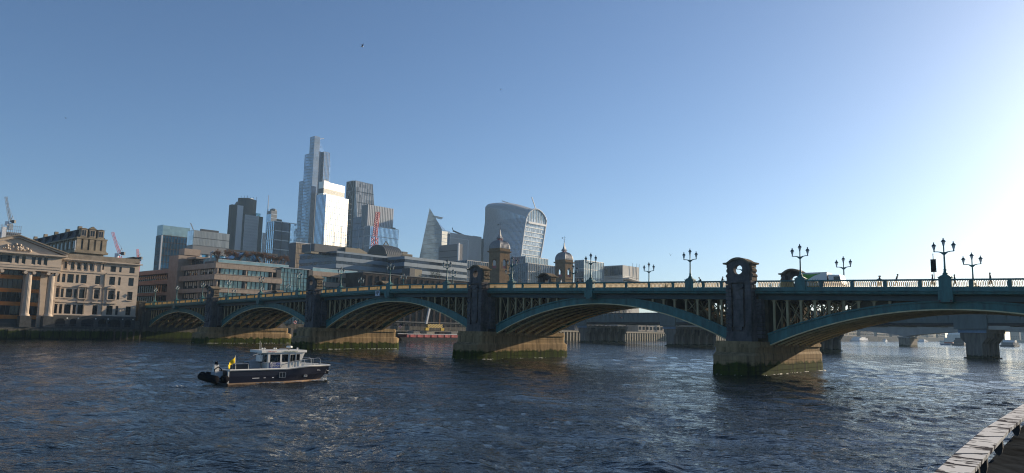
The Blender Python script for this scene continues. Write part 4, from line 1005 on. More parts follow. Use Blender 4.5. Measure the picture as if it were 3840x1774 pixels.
for k, px in enumerate((1628, 1640, 1652)):
    y, z = BF.on_x(px, 1035, -138); r = empty('potted_palm', BF.w(-139, y, z1)); tag(r, '%s dark shrub on top of the sooty station wall' % ('leftmost', 'middle', 'rightmost')[k], 'shrub', 'shrubs on the station wall')
    MB().tube([(0, 0, .0), (0, 0, 1.6)], .12, 5).build('stem', M_BARK, r); b = MB(); rg = random.Random(k)
    for _ in range(240):
        p = Vector((rg.gauss(0, .7), rg.gauss(0, .7), 2.4+rg.gauss(0, .7))); d = Vector((rg.uniform(-1, 1), rg.uniform(-1, 1), rg.uniform(-.4, 1)))*.4; s = d.cross(Vector((.3, .1, .9)))*.3
        b.add([p, p+s+d*.5, p+d*1.3, p-s+d*.5], [(0, 1, 2, 3)])
    b.build('crown', M_LEAF, r)
# ================================================================== station towers
M_YB = mat('yellow_stock_brick', (.17, .115, .065), .85, var=.25, scale=.6, bump=.1, bscale=6)
M_LEAD = mat('lead_dome', (.2, .2, .21), .5, metal=.3, var=.15)
M_PRED = mat('painted_red_trim', (.3, .05, .06), .5)
def station_tower(cpx, lpx, rpx, ybase_top, depth, lab, ys):
    f, L, Rr, z_c = fit(depth, (cpx, ys['par']), (lpx, ys['par']), (rpx, ys['par']))
    w = (L+Rr)/2; r = empty('domed_tower', f.w(0, 0, 0), BROT); tag(r, lab, 'tower', 'domed station towers')
    Zp = lambda y: f.on_x(cpx, y, 0)[1]
    zpar, zdome, zl0, zl1, ztip, zcorn, za0, za1 = Zp(ys['par']), Zp(ys['domet']), Zp(ys['lan0']), Zp(ys['lan1']), Zp(ys['tip']), Zp(ys['corn']), Zp(ys['ar0']), Zp(ys['ar1'])
    c = -w/2; cy = w/2
    # shaft in three pieces so that the belfry openings are real
    MB().box(-w, 0, 0, w, 0, za0).build('shaft', M_YB, r)
    ow = w*.2
    for (a0, a1, b0, b1) in ((-w, -w/2-ow, 0, .9), (-w/2+ow, 0, 0, .9), (-w, -w/2-ow, w-.9, w), (-w/2+ow, 0, w-.9, w), (-.9, 0, .9, w/2-ow), (-.9, 0, w/2+ow, w-.9), (-w, -w+.9, .9, w/2-ow), (-w, -w+.9, w/2+ow, w-.9)):
        piece('belfry_pier', M_YB, r, a0, a1, b0, b1, za0, za1)
    n = 9
    for ax, pos in (('y', 0), ('y', w-.9), ('x', -.9), ('x', -w)):
        arc = [(math.cos(t)*ow, math.sin(t)*ow) for t in np.linspace(0, math.pi, n)]
        cc = c if ax == 'y' else cy
        pl = [(cc+w/2, za1+ow+.6), (cc+w/2, za1), (cc+ow, za1)] + [(cc+x, za1+z) for x, z in arc[1:-1]] + [(cc-ow, za1), (cc-w/2, za1), (cc-w/2, za1+ow+.6)]
        e = .0 if ax == 'y' else .901
        if ax == 'x': pl = [(min(max(x, .901), w-.901), z) for x, z in pl]
        # split the arch slab into strips so the faces stay planar and convex
        b = MB(); top = za1+ow+.6
        xs = [pl[1][0], pl[2][0]] + [cc+x for x, z in arc[1:-1]] + [pl[-3][0], pl[-2][0]]
        zs_ = [za1, za1] + [za1+z for x, z in arc[1:-1]] + [za1, za1]
        for i in range(len(xs)-1): b.prism([(xs[i+1], zs_[i+1]), (xs[i], zs_[i]), (xs[i], top), (xs[i+1], top)], ax, pos, pos+.9)
        b.build('belfry_arch', M_YB, r)
        for sgn in (-1, 1):
            q = cc+sgn*(ow+.25)
            if ax == 'y': piece('arch_pilaster', M_YB, r, q-.22, q+.22, pos-.12 if pos == 0 else pos+.9, pos if pos == 0 else pos+1.02, za0, za1)
            else: piece('arch_pilaster', M_YB, r, pos+.9 if pos > -1 else pos-.12, pos+1.02 if pos > -1 else pos, q-.22, q+.22, za0, za1)
    MB().box(-w+.02, -.02, .02, w-.02, za1+ow+.58, zcorn).build('upper_shaft', M_YB, r)
    piece('red_balustrade', M_PRED, r, -.6, -.5, cy-ow, cy+ow, za0, za0+1.6); piece('red_balustrade', M_PRED, r, c-ow, c+ow, .5, .6, za0, za0+1.6)
    piece('string_course', M_YB, r, -w-.25, .25, -.25, w+.25, za0-1.4, za0-.9)
    piece('cornice', M_YB, r, -w-.6, .6, -.6, w+.6, zcorn, zcorn+.45); piece('cornice', M_YB, r, -w-.9, .9, -.9, w+.9, zcorn+.46, zcorn+.8)
    piece('attic_block', M_YB, r, -w-.05, .05, -.05, w+.05, zcorn+.81, zpar)
    # square-plan dome with standing ribs, lantern, spirelet, vane
    hd = zdome-zpar; prof = []
    for t in np.linspace(0, 1, 9): prof.append(((w/2+.15)*math.cos(t*math.pi/2*.9)**.8, zpar+hd*math.sin(t*math.pi/2*.97)))
    b = MB(); b.lathe(prof, c, cy, sq=True); dm = b.build('dome', M_LEAD, r)
    for face in range(4):
        for k in range(1, 8):
            pts = []
            for rr, z in prof:
                q = (k/8*2-1)*rr
                pts.append({0: (c+rr+.05, cy+q, z), 1: (c+q, cy-rr-.05, z), 2: (c-rr-.05, cy+q, z), 3: (c+q, cy+rr+.05, z)}[face])
            MB().tube(pts, .1, 4).build('dome_rib', M_LEAD, dm)
    lw = prof[-1][0]
    MB().lathe([(lw*1.25, zdome-.1), (lw*1.25, zdome+.2)], c, cy, sq=True).build('lantern_base', M_PRED, r)
    MB().lathe([(lw*.75, zdome+.2), (lw*.75, zl0)], c, cy, sq=True).build('lantern', M_PRED, r)
    for s in ((-1, -1), (1, -1), (1, 1), (-1, 1)): piece('lantern_post', M_PRED, r, c+s[0]*lw-.15, c+s[0]*lw+.15, cy+s[1]*lw-.15, cy+s[1]*lw+.15, zdome+.2, zl0)
    hs = zl1-zl0; MB().lathe([(lw*1.6, zl0), (lw*1.5, zl0+.15), (lw*.8, zl0+hs*.25), (lw*.4, zl0+hs*.55), (.2, zl0+hs*.98), (.12, zl1)], c, cy, sq=True).build('spirelet', M_LEAD, r)
    MB().tube([(c, cy, zl1), (c, cy, ztip)], [.14, .06], 5).build('finial_rod', M_DARK, r)
    MB().lathe([(.05, zl1+.6), (.3, zl1+.9), (.05, zl1+1.2)], c, cy, 8).build('finial_ball', M_LEAD, r)
    b = MB(); zt_ = ztip-1.2; b.beam((c-1.1, cy, zt_), (c+1.3, cy, zt_), .1); b.beam((c, cy-1.1, zt_-1), (c, cy+1.1, zt_-1), .09)
    b.prism([(c-1.9, zt_-.45), (c-1.0, zt_-.15), (c-1.0, zt_+.15), (c-1.9, zt_+.45)], 'y', cy-.04, cy+.04); b.build('weather_vane', M_DARK, r)
k2 = 4.25
station_tower(1780+405/k2, 1780+220/k2, 1780+552/k2, 0, 402, 'nearer left brick station tower with ribbed lead dome and red lantern',
   dict(par=800+548/k2, domet=800+412/k2, lan0=800+382/k2, lan1=800+235/k2, tip=800+118/k2, corn=800+610/k2, ar0=800+872/k2, ar1=800+765/k2))
station_tower(1780+1445/k2, 1780+1275/k2, 1780+1562/k2, 0, 448, 'farther right brick station tower with dome and arrow weather vane',
   dict(par=800+732/k2, domet=800+605/k2, lan0=800+580/k2, lan1=800+450/k2, tip=800+342/k2, corn=800+785/k2, ar0=800+1010/k2, ar1=800+915/k2))
# ================================================================== glass offices behind the towers
M_CGL = glass_mat('dark_curtain_glass', (.075, .095, .12), .08, .35, cell=(3, 3, 4), var=.4)
M_CGLL = glass_mat('pale_curtain_glass', (.42, .47, .46), .14, .35, cell=(1.5, 1.5, 4), var=.2)
M_MUL = mat('mullion_grey', (.22, .23, .24), .5, metal=.4); M_MULW = mat('mullion_pale', (.5, .5, .48), .5, metal=.2)
def curtain(name, lab, depth, corner, left, right, mL, mR, nf, nL, nR, zbase=LAND, rot=BROT, group=None, mull=None, floors=True, zt_=None, cat='building', fin=.25, fw=.16, Lmin=None, bandm=None):
    f, L, Rr, tz = fit(depth, corner, left, right, rot); L = L or Lmin or 20; Rr = Rr or 20
    if zt_: tz = zt_
    r = empty(name, f.w(0, 0, 0), rot); tag(r, lab, cat, group)
    b = MB(); b.box(-L, -.05, .0, Rr, zbase, tz); o = b.build('tower_block', mL, r)
    if mR is not mL: piece('south_glazing', mR, r, -.3, .0, .0, Rr, zbase, tz-.01)
    mull = mull or M_MUL
    if floors:
        for k in range(nf+1):
            z = zbase+(tz-zbase)*k/nf; piece('floor_band', bandm or mull, r, -L-fin*.5, fin*.5, -fin*.5, Rr+fin*.5, z-fw*1.2, z+fw*1.2)
    for k in range(nL+1):
        x = -L*k/nL; piece('mullion', mull, r, x-fw/2, x+fw/2, -fin, .0, zbase, tz)
    for k in range(nR+1):
        y = Rr*k/nR; piece('mullion', mull, r, 0, fin, y-fw/2, y+fw/2, zbase, tz)
    return r, f, L, Rr, tz
g = 1700/400
curtain('glass_office', 'dark glass office block between the two domed station towers', 470, (1980, 800+790/g), (1912, 800+705/g), (2085, 800+765/g), M_CGL, M_CGL, 8, 10, 16, mull=M_MUL, fin=.2)
curtain('glass_office', 'pale glass tower block low behind the nearer station tower', 505, (1971, 800+683/g), (1908, 800+695/g), (2055, 800+742/g), M_CGL, M_CGLL, 9, 8, 14, mull=M_MULW, fin=.2)
curtain('glass_office', 'dark glass office left of the nearer domed tower', 430, (1752, 976), (1700, 980), (1838, 962), M_CGL, M_CGL, 8, 6, 12, mull=M_MUL, fin=.15)
curtain('glass_office', 'sunlit glass office right of the farther domed tower', 500, (2190, 960+45/2.976), (2155, 960+48/2.976), (2264, 960+85/2.976), M_CGL, M_CGLL, 8, 5, 12, mull=M_MULW, fin=.2)
# pale modern building with swept canopies
f, L, Rr, tz = fit(520, (2335, 994), (2265, 995), (2396, 1009))
WB = empty('white_office', f.w(0, 0, 0), BROT); tag(WB, 'pale white office with swept canopies and flagpoles above the bridge rail', 'building')
MB().box(-L, 0, 0, Rr, LAND, tz).build('tower_block', mat('pale_stone_cladding', (.55, .53, .48), .7, var=.06), WB)
n = 10
for k in range(n): piece('glass_panel', M_CGL, WB, -L+L*k/n+.15, -L+L*(k+1)/n-.15, -.25, 0, tz-7.5, tz-.6)
for k in range(5): piece('floor_band', M_MULW, WB, -L, .3, -.4, Rr, tz-8-k*4.2-.3, tz-8-k*4.2)
for k in range(3):
    z = tz-9.5-k*4.5; MB().prism([(0, z-.6), (Rr+7+k*8, z-3.4), (Rr+7+k*8, z-3.1), (0, z)], 'x', -12, 5.5+k*3).build('canopy', mat('pale_canopy', (.6, .58, .54), .6), WB)
    piece('window_strip', M_CGL, WB, .02, .35, 1, Rr-1, z-3.6, z-1.6)
for y in (Rr*.55, Rr*.8, Rr*.95): 
    MB().tube([(.5, y, tz-10), (.9, y, tz+2.5)], .12, 5).build('flagpole', M_DARK, WB)
# ================================================================== skyline towers
def fz(f, px, py, x=0): return f.on_x(px, py, x)[1]
M_G_BLUE = glass_mat('teal_blue_glass', (.15, .36, .48), .1, .6, cell=(3, 3, 4), var=.35)
M_G_GREY = glass_mat('grey_fritted_glass', (.27, .29, .29), .3, .2, cell=(2, 2, 30), var=.12)
M_G_SKY = glass_mat('sky_blue_glass', (.55, .68, .78), .1, .75, cell=(3, 3, 4), var=.14)
M_G_SKYL = glass_mat('bright_blue_glass', (.62, .7, .75), .16, .65, cell=(3, 3, 4), var=.2)
M_G_DK = glass_mat('dark_blue_glass', (.055, .07, .1), .1, .4, cell=(2, 2, 4), var=.35)
M_G_NAVY = glass_mat('navy_glass', (.05, .065, .1), .12, .3, cell=(4, 4, 4), var=.25)
M_SILV = mat('silver_cladding', (.62, .63, .62), .35, metal=.6, var=.06)
M_T42 = mat('tower_dark_cladding', (.010, .013, .019), .8, spec=.2, var=.15)
M_WSTEEL = mat('white_steel', (.5, .51, .52), .45, var=.05)
# teal glass block and grey fritted block ---------------------------------------------------
g5 = 4.25
r, f, L, Rr, tz = curtain('glass_tower', 'teal blue glass block at the left end of the skyline', 620, (560+208/g5, 720+690/g5), (560+118/g5, 720+700/g5), (560+640/g5, 720+700/g5), M_G_BLUE, M_G_BLUE, 13, 5, 9, mull=M_DARK, fin=.4, fw=.35)
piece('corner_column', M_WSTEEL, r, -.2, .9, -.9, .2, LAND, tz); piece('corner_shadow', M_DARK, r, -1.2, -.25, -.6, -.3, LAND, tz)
piece('roof_screen', M_GRAIL, r, -L, .1, -.1, 0.1, tz, tz+9.5); piece('roof_screen', M_GRAIL, r, -.1, .1, .1, Rr, tz, tz+9); piece('screen_post', M_WSTEEL, r, -1.5, -.5, .5, 1.5, tz, tz+8)
f, L, Rr, tz = fit(600, (560+712/g5, 720+605/g5), (560+617/g5, 720+625/g5), (560+1280/g5, 720+660/g5))
GB = empty('fritted_block', f.w(0, 0, 0), BROT); tag(GB, 'grey box-shaped office with pale veiled facade left of the dark ribbed tower', 'building')
z1 = fz(f, 560+700/g5, 720+722/g5); z2 = fz(f, 560+690/g5, 720+840/g5); z3 = fz(f, 560+688/g5, 720+970/g5)
MB().box(-L, 0, 0, Rr, z3, tz).build('tower_block', mat('grey_metal_veil', (.2, .2, .2), .6, var=.06), GB)
n = 24
for k in range(n): piece('veil_panel', M_G_GREY, GB, .0, .3, Rr*k/n+.06, Rr*(k+1)/n-.06, z1+.3, tz-.2); piece('veil_panel', M_G_GREY, GB, .0, .3, Rr*k/n+.06, Rr*(k+1)/n-.06, z2, z1-.3)
for k in range(3): piece('side_glass', M_G_SKYL, GB, -L*(k+1)/3+.1, -L*k/3-.1, -.3, 0, z2, tz-.3)
piece('shadow_joint', M_DARK, GB, .0, .2, 0, Rr, z1-.25, z1+.25)
for k in range(5): piece('leg_column', M_WSTEEL, GB, -3, -1, Rr*k/4-1 if k else 0, Rr*k/4+1, LAND, z3)
MB().box(-L+2, -4, 3, Rr-2, LAND, z3).build('undercroft', M_G_BLUE, GB)
piece('roof_crane', M_DARK, GB, -6, -4, 8, Rr-8, tz, tz+2.2); MB().beam((-3, 1, tz), (-3, -2, tz+6), .6).build('roof_davit', M_STEEL, GB)
# dark ribbed tower: three interlocking leaves round a darker core ------------------------------
g6 = 4.576
T = empty('ribbed_tower', (0, 0, 0), 0); tag(T, 'dark skyscraper of interlocking vertically ribbed slabs with black core', 'building')
f, L, Rr, tz = fit(1130, (840+355/g6, 720+385/g6), None, (840+590/g6, 720+402/g6))
T.location = f.w(0, 0, 0); T.rotation_euler = (0, 0, BROT)
R2_ = f.on_x(840+672/g6, 720+420/g6, 0)[0]
def ribbed(x0, x1, y0, y1, z1, nrib, ya, yb, fx):
    o = piece('ribbed_slab', M_T42, T, x0, x1, y0, y1, LAND, z1)
    for k in range(nrib+1):
        y = ya+(yb-ya)*k/nrib; piece('steel_rib', M_WSTEEL, T, fx, fx+1.0, y-.5, y+.5, LAND, z1)
    n = 36
    for k in range(n): z = LAND+(z1-LAND)*k/n; piece('window_band', M_G_DK, T, fx-.02, fx+.35, ya, yb, z+.8, z+3.2)
zA = tz; ribbed(-14, 0, 0, R2_, zA, 14, 1, Rr, 0)
yA0, _ = f.on_x(840+140/g6, 720+245/g6, -3); yA1, zB = f.on_x(840+365/g6, 720+245/g6, -3)
ribbed(-13, -3, yA0, -.6, zB, 9, yA0+9, -2.5, -3)
yC0, zC = f.on_x(840+268/g6, 720+98/g6, -12); yC1, _ = f.on_x(840+580/g6, 720+110/g6, -12)
core = MB(); cx, cy, rr = -16, (yC0+yC1)/2, (yC1-yC0)/2
pl = [(cx+rr*.55*math.cos(t)*(1 if abs(math.cos(t)) < .7 else .95), cy+rr*math.sin(t)) for t in np.linspace(0, 2*math.pi, 17)[:-1]]
core.prism(ccw(pl), 'z', LAND, zC).build('tower_core', M_T42, T)
MB().lathe([(rr*.6, zC+.5), (rr*.6, zC+1.1)], cx, cy, 14).build('roof_rail', M_STEEL, T)
for k in range(6): MB().tube([(cx+4, yC0+(yC1-yC0)*(k+.5)/6, zC), (cx+4, yC0+(yC1-yC0)*(k+.5)/6, zC+3.5+(k % 3))], .3, 5).build('roof_mast', M_DARK, T)
piece('roof_plant', M_G_BLUE, T, -18, -6, R2_*.72, R2_*.95, zA, zA+6)
MB().prism([(yA0+8, zB), (yA0+14, zB), (yA0+14, zB+7), (yA0+12, zB+7)], 'x', -14, -8).build('roof_cradle', M_DARK, T)
# slim tower with mast and dark banded block before it ---------------------------------------------
f, L, Rr, tz = fit(1230, (840+815/g6, 720+318/g6), (840+735/g6, 720+338/g6), (840+912/g6, 720+345/g6))
SP = empty('masted_tower', f.w(0, 0, 0), BROT); tag(SP, 'slim grey stepped tower with tall white mast right of the dark ribbed tower', 'building')
MB().box(-L, 0, 0, Rr, LAND, tz).build('tower_block', mat('grey_cladding', (.2, .2, .2), .5, metal=.2, var=.1), SP)
for k in range(8): piece('west_glazing', M_G_SKY, SP, -L+L*k/8+.3, -L+L*(k+1)/8-.3, -.5, 0, LAND, tz-6)
for k in range(30): z = LAND+(tz-LAND)*k/30; piece('floor_band', M_SILV, SP, .0, .4, 0, Rr, z, z+1.0)
MB().lathe([(6, tz), (6, tz+3), (3, tz+5)], -8, 8, 10).build('roof_drum', M_PLNT, SP)
y1s, zz1 = f.on_x(840+998/g6, 720+475/g6, 0); piece('side_wing', M_T42, SP, -30, -.5, Rr+.01, y1s, LAND, zz1)
Pm = at_depth(840+752/g6, 720+300/g6, 1235); Tm = at_depth(840+772/g6, 720+55/g6, 1235); O = f.w(0, 0, 0)
l0 = Matrix.Rotation(-BROT, 3, 'Z') @ (Pm-O); l1 = Matrix.Rotation(-BROT, 3, 'Z') @ (Tm-O)
MB().tube([(l0.x, l0.y, tz-4), (l0.x, l0.y, l1.z)], [1.1, .5], 6).build('mast', M_WSTEEL, SP)
r, f, L, Rr, tz = curtain('glass_tower', 'dark blue banded glass block in front of the masted tower', 1050, (840+872/g6, 720+498/g6), (840+745/g6, 720+512/g6), (840+1250/g6, 720+535/g6), M_G_SKY, M_G_NAVY, 11, 4, 3, mull=M_T42, fin=.6, fw=.5, bandm=M_SILV)
yy = f.on_x(840+1135/g6, 720+525/g6, 0)[0]; piece('glass_wing', M_G_SKY, r, -.2, 2.0, yy, Rr, LAND, tz-1)
r, f, L, Rr, tz = curtain('glass_tower', 'low grey glass infill block between ribbed and masted towers', 1180, (840+665/g6, 720+700/g6), None, (840+722/g6, 720+690/g6), M_G_SKY, M_G_SKY, 9, 3, 3, mull=M_MUL, Lmin=20)
# scaffolded beige block at the left of the ribbon office
M_NET = mat('scaffold_netting', (.36, .29, .21), .9, var=.2, scale=.6)
f, L, Rr, tz = fit(430, (1030+500/6.26, 900+68/6.26), (1030+345/6.26, 900+98/6.26), (1030+990/6.26, 900+118/6.26))
SN = empty('netted_building', f.w(0, 0, 0), BROT); tag(SN, 'buff netted scaffold block left of the ribbon-window office', 'building')
MB().box(-L, 0, 0, Rr, LAND, tz).build('wall', mat('dim_grey_brown', (.13, .125, .125), .7, var=.12), SN)
n = 9; m_ = 6
for k in range(n):
    for j in range(m_): piece('netting_panel', M_NET, SN, .0, .2, Rr*k/n*.62+.12, Rr*(k+1)/n*.62-.12, tz-(j+1)*3.1+.12, tz-j*3.1-.12)
piece('roof_edge', M_WSTEEL, SN, -L, .4, -.3, Rr, tz, tz+.5)
# tallest stepped glass tower ---------------------------------------------------------------------
g3 = 2.588
def q3(x, y): return (1080+x/g3, 500+y/g3)
f, L, Rr, tz = fit(1160, q3(262, 28), q3(218, 55), q3(338, 48))
TT = empty('stepped_glass_tower', f.w(0, 0, 0), BROT); tag(TT, 'tallest pale blue glass skyscraper stepping up to a chamfered top', 'building')
def tier(x0, x1, y0, y1, z1, nf, nL, nR, mw=M_G_SKY, ms=M_G_SKYL):
    o = piece('glass_shaft', mw, TT, x0, x1-.3, y0, y1, LAND, z1); piece('south_glazing', ms, TT, x1-.3, x1, y0+.05, y1-.05, LAND, z1-.05)
    for k in range(nL+1): x = x0+(x1-x0)*k/nL; piece('mullion', M_MUL, TT, x-.2, x+.2, y0-.45, y0, LAND, z1)
    for k in range(nR+1): y = y0+(y1-y0)*k/nR; piece('mullion', M_MULW, TT, x1, x1+.5, y-.2, y+.2, LAND, z1)
    for k in range(nf+1):
        z = LAND+(z1-LAND)*k/nf; piece('floor_band', M_MUL, TT, x0-.2, x1+.3, y0-.25, y1, z-.35, z+.35)
ztop = tz; z2 = f.on_y(*q3(165, 210), 0)[1]; z3 = f.on_y(*q3(110, 470), 0)[1]
x2 = f.on_y(*q3(165, 210), 0)[0]; x3 = f.on_y(*q3(110, 470), 0)[0]; x1_ = -L
tier(x1_, 0, 0, Rr*.62, ztop, 62, 5, 5)
tier(x2, x1_-.1, .3, Rr*.8, z2, 54, 4, 3); tier(x3, x2-.1, .6, Rr*.9, z3, 42, 5, 3)
y4, z4 = f.on_x(*q3(352, 180), 1.5); y5, z5 = f.on_x(*q3(405, 195), 1.5)
yn = f.on_x(*q3(330, 180), 0)[0]
piece('recess_slot', M_G_DK, TT, -12, -2.5, Rr*.62, y4, LAND, z4)
tier(-25, 1.5, y4, y5, z4, 50, 3, 4)
ch = f.on_x(*q3(363, 105), -4)
MB().taper([(-22, Rr*.62), (-4, Rr*.62), (-4, ch[0]), (-22, ch[0])], z4, [(-22, Rr*.62), (-4, Rr*.62), (-4, Rr*.7), (-22, Rr*.7)], ztop-2).build('chamfered_top', M_G_SKY, TT)
y6 = f.on_x(*q3(420, 240), -10)[0]; piece('edge_fin', M_G_SKY, TT, -26, -10, y5, y6, LAND, z5-8)
MB().beam((-5, Rr*.7, ztop-2), (-5, Rr*1.35, ztop+1.5), 1.4, 1.0).build('roof_cradle_arm', M_WSTEEL, TT)
# dark slot face visible under the white tower's left edge
ys = f.on_x(*q3(235, 515), .6)
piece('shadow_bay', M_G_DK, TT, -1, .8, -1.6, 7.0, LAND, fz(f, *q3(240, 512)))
# brilliant white tower -------------------------------------------------------------------------------
# its south-west wall is smooth pale metal that mirrors the low sun
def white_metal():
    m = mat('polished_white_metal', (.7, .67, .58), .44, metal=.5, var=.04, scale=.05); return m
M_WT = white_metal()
f, L, Rr, tz = fit(1000, q3(372, 590), q3(278, 598), q3(590, 640), rot=BROT+R(10))
WT = empty('white_tower', f.w(0, 0, 0), BROT+R(10)); tag(WT, 'brilliant white sunlit tower with gridded facade at the centre of the skyline', 'building')
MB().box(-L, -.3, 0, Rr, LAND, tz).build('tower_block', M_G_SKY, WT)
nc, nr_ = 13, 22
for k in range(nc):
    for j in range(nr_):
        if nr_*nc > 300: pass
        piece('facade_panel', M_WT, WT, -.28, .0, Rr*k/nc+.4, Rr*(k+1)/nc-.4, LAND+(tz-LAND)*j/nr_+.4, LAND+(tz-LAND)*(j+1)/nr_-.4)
for k in range(9): piece('mullion', M_WSTEEL, WT, -L*k/8-.2, -L*k/8+.2, -.5, 0, LAND, tz)
za, zb_ = fz(f, *q3(352, 465)), fz(f, *q3(355, 578)); ytL = f.on_x(*q3(352, 465), -5)[0]; ytR = f.on_x(*q3(552, 530), -5)[0]
za = fz(f, *q3(352, 465), -5)
MB().box(-L+4, -5.3, ytL, ytR, tz, za).build('upper_block', M_WT, WT)
n = 28; zs0 = tz+2.0; zs1 = tz+(za-tz)*.48
for k in range(n): y = ytL+(ytR-ytL)*(k+.5)/n; piece('louvre_slot', M_DARK, WT, -5.4, -5.2, y-.35, y+.35, zs0, zs1)
for k in range(10): x = -L+4+(L-9.3)*(k+.5)/10; piece('louvre_slot', M_DARK, WT, x-.5, x+.5, ytL-.1, ytL+.1, zs0, zs1)
piece('roof_cradle', M_WSTEEL, WT, -12, -10, ytL+4, ytL+14, za, za+3)
# sloping wedge tower with lattice side, and the dark slab beside it -----------------------------------------
g4 = 3.717
def q4(x, y): return (1280+x/g4, 660+y/g4)
f, L, Rr, tz = fit(1120, q4(200, 62), q4(140, 62), q4(437, 148))
WD = empty('wedge_tower', f.w(0, 0, 0), BROT); tag(WD, 'tall grey wedge tower with lattice-braced flank and sloping patterned face', 'building')
zb0 = LAND; slope = 30.0     # the south face leans back: foot lies further south
yR_ = f.on_x(*q4(437, 148), 0)[0]; zmid = fz(f, *q4(250, 545), 14)
def wpt(x, y, z): return (x, y, z)
zt_ = tz; foot = 34.0
vs = [(-22, 0, LAND), (foot, 0, LAND), (foot, yR_+6, LAND), (-22, yR_+6, LAND), (-22, 0, zt_), (0, 0, zt_), (0, yR_, zt_-1), (-22, yR_, zt_-1)]
M_CG = glass_mat('mottled_wedge_glass', (.26, .27, .27), .3, .3, cell=(4, 4, 6), var=.5)
MB().add(vs, [(0, 3, 2, 1), (4, 5, 6, 7), (0, 1, 5, 4), (1, 2, 6, 5), (2, 3, 7, 6), (3, 0, 4, 7)]).build('wedge_body', M_CG, WD)
H = zt_-LAND
for k in range(1, 13):
    z = LAND+H*k/13; x = foot*(1-(z-LAND)/H); piece('floor_line', M_T42, WD, x-.5, x+.45, 0, yR_+3*(1-k/13), z-.3, z+.3)
for k in range(11):
    y = yR_*k/10; MB().beam((foot+.1, y, LAND), (.1, y*.99, zt_), .4).build('face_mullion', M_MUL, WD)
piece('lattice_backing', M_T42, WD, -24, -2, -.6, -.01, LAND, zt_-.5)
b = 14
for k in range(b):
    z0 = LAND+H*k/b; z1 = LAND+H*(k+1)/b
    MB().beam((-22, -1.2, z0), (-13, -1.2, z1), .8).build('lattice_brace', M_MUL, WD); MB().beam((-4, -1.2, z0), (-13, -1.2, z1), .8).build('lattice_brace', M_MUL, WD)
    piece('lattice_strut', M_MUL, WD, -22, -4, -1.6, -1.0, z1-.35, z1+.35)
for x in (-22, -4): piece('lattice_post', M_MUL, WD, x-.5, x+.5, -1.7, -.9, LAND, zt_)
f, L, Rr, tz = fit(1060, q4(125, 320), q4(65, 305), q4(180, 330)); 
SL = empty('dark_slab_block', f.w(0, 0, 0), BROT); tag(SL, 'narrow dark slab glimpsed between the white tower and the wedge tower', 'building')
MB().box(-L-14, 0, 0, Rr*.4, LAND, tz).build('tower_block', M_T42, SL)
for k in range(24): z = LAND+(tz-LAND)*k/24; piece('floor_band', M_MUL, SL, -L-14, .3, -.3, Rr*.4, z, z+.5)
f, L, Rr, tz = fit(930, q4(310, 560), q4(165, 545), q4(405, 590))
SK = empty('dark_slab_block', f.w(0, 0, 0), BROT); tag(SK, 'dark shadowed office slab at the foot of the wedge tower', 'building')
MB().box(-L, 0, 0, Rr, LAND, tz).build('tower_block', M_G_NAVY, SK)
for k in range(16): z = LAND+(tz-LAND)*k/16; piece('floor_band', M_T42, SK, -L, .3, -.3, Rr, z, z+.6)
# striped block over glass podium ------------------------------------------------------------------------------
f, L, Rr, tz = fit(860, q4(372, 398), q4(303, 410), q4(712, 465))
ST = empty('striped_block', f.w(0, 0, 0), BROT); tag(ST, 'glass block with bold white vertical stripes above a pale blue podium', 'building')
zm = fz(f, *q4(360, 695))
MB().box(-L, 0, 0, Rr, zm, tz).build('tower_block', M_G_DK, ST)
for k in range(16): y = Rr*k/15; piece('white_fin', M_WSTEEL, ST, 0, 1.6, y-.75, y+.75, zm, tz)
for k in range(7): x = -L*k/6; piece('white_fin', M_MUL, ST, x-.5, x+.5, -1.4, 0, zm, tz)
r, f, L, Rr, tz = curtain('glass_tower', 'pale blue glass podium block beneath the striped glass tower', 845, q4(405, 692), q4(325, 712), q4(795, 762), M_G_NAVY, M_G_SKY, 10, 6, 22, mull=M_MULW, fin=.3, fw=.3)
piece('roof_plant', M_DARK, r, -8, -3, Rr*.85, Rr*.95, tz, tz+2.5)
# buff plant rooms on the roofs between -------------------------------------------------------------------------
f, L, Rr, tz = fit(480, (1380+790/6.133, 930+125/6.133), (1380+770/6.133, 930+118/6.133), (1380+1025/6.133, 930+150/6.133))
PB = empty('buff_plant_block', f.w(0, 0, 0), BROT); tag(PB, 'buff louvred rooftop block between barrel vault and leaning glass spire', 'building')
MB().box(-10, 0, 0, Rr, LAND, tz).build('wall', M_PLNB, PB)
for k in range(12): piece('louvre', M_LIME, PB, .0, .25, Rr*k/12+.2, Rr*(k+1)/12-.2, tz-7, tz-.6)
piece('roof_duct', M_DARK, PB, -6, -1, 1, Rr*.6, tz, tz+1.5)
# leaning glass spire (scalene prism) -----------------------------------------------------------------------------
g8 = 4.96
def q8(x, y): return (1560+x/g8, 760+y/g8)
f, L, Rr, tz = fit(1130, q8(482, 500), q8(65, 1015), q8(630, 530))
SCB = empty('leaning_spire', f.w(0, 0, 0), BROT); tag(SCB, 'blue glass spire with slanting sides and sharp peak', 'building')
zc = tz; zsp = f.on_y(*q8(254, 100), 0); zn = f.on_y(*q8(445, 425), 0)
xl0 = f.on_y(*q8(65, 1015), 0); 
xfoot = xl0[0]-(zsp[0]-xl0[0])*((xl0[1]-LAND)/(zsp[1]-xl0[1]))
b = MB()
yb = Rr
vs = [(xfoot, 0, LAND), (0, 0, LAND), (0, 0, zc), (zn[0], 0, zn[1]), (zsp[0], 0, zsp[1]), (xfoot, yb, LAND), (0, yb, LAND), (0, yb, fz(f, *q8(630, 530))), (zn[0]-4, yb, zn[1]-6), (zsp[0]-6, 8, zsp[1]-8)]
b.add(vs, [(0, 1, 2, 3, 4), (1, 6, 7, 2), (2, 7, 8, 3), (3, 8, 9, 4), (5, 0, 4, 9), (6, 5, 9, 8, 7), (0, 5, 6, 1)])
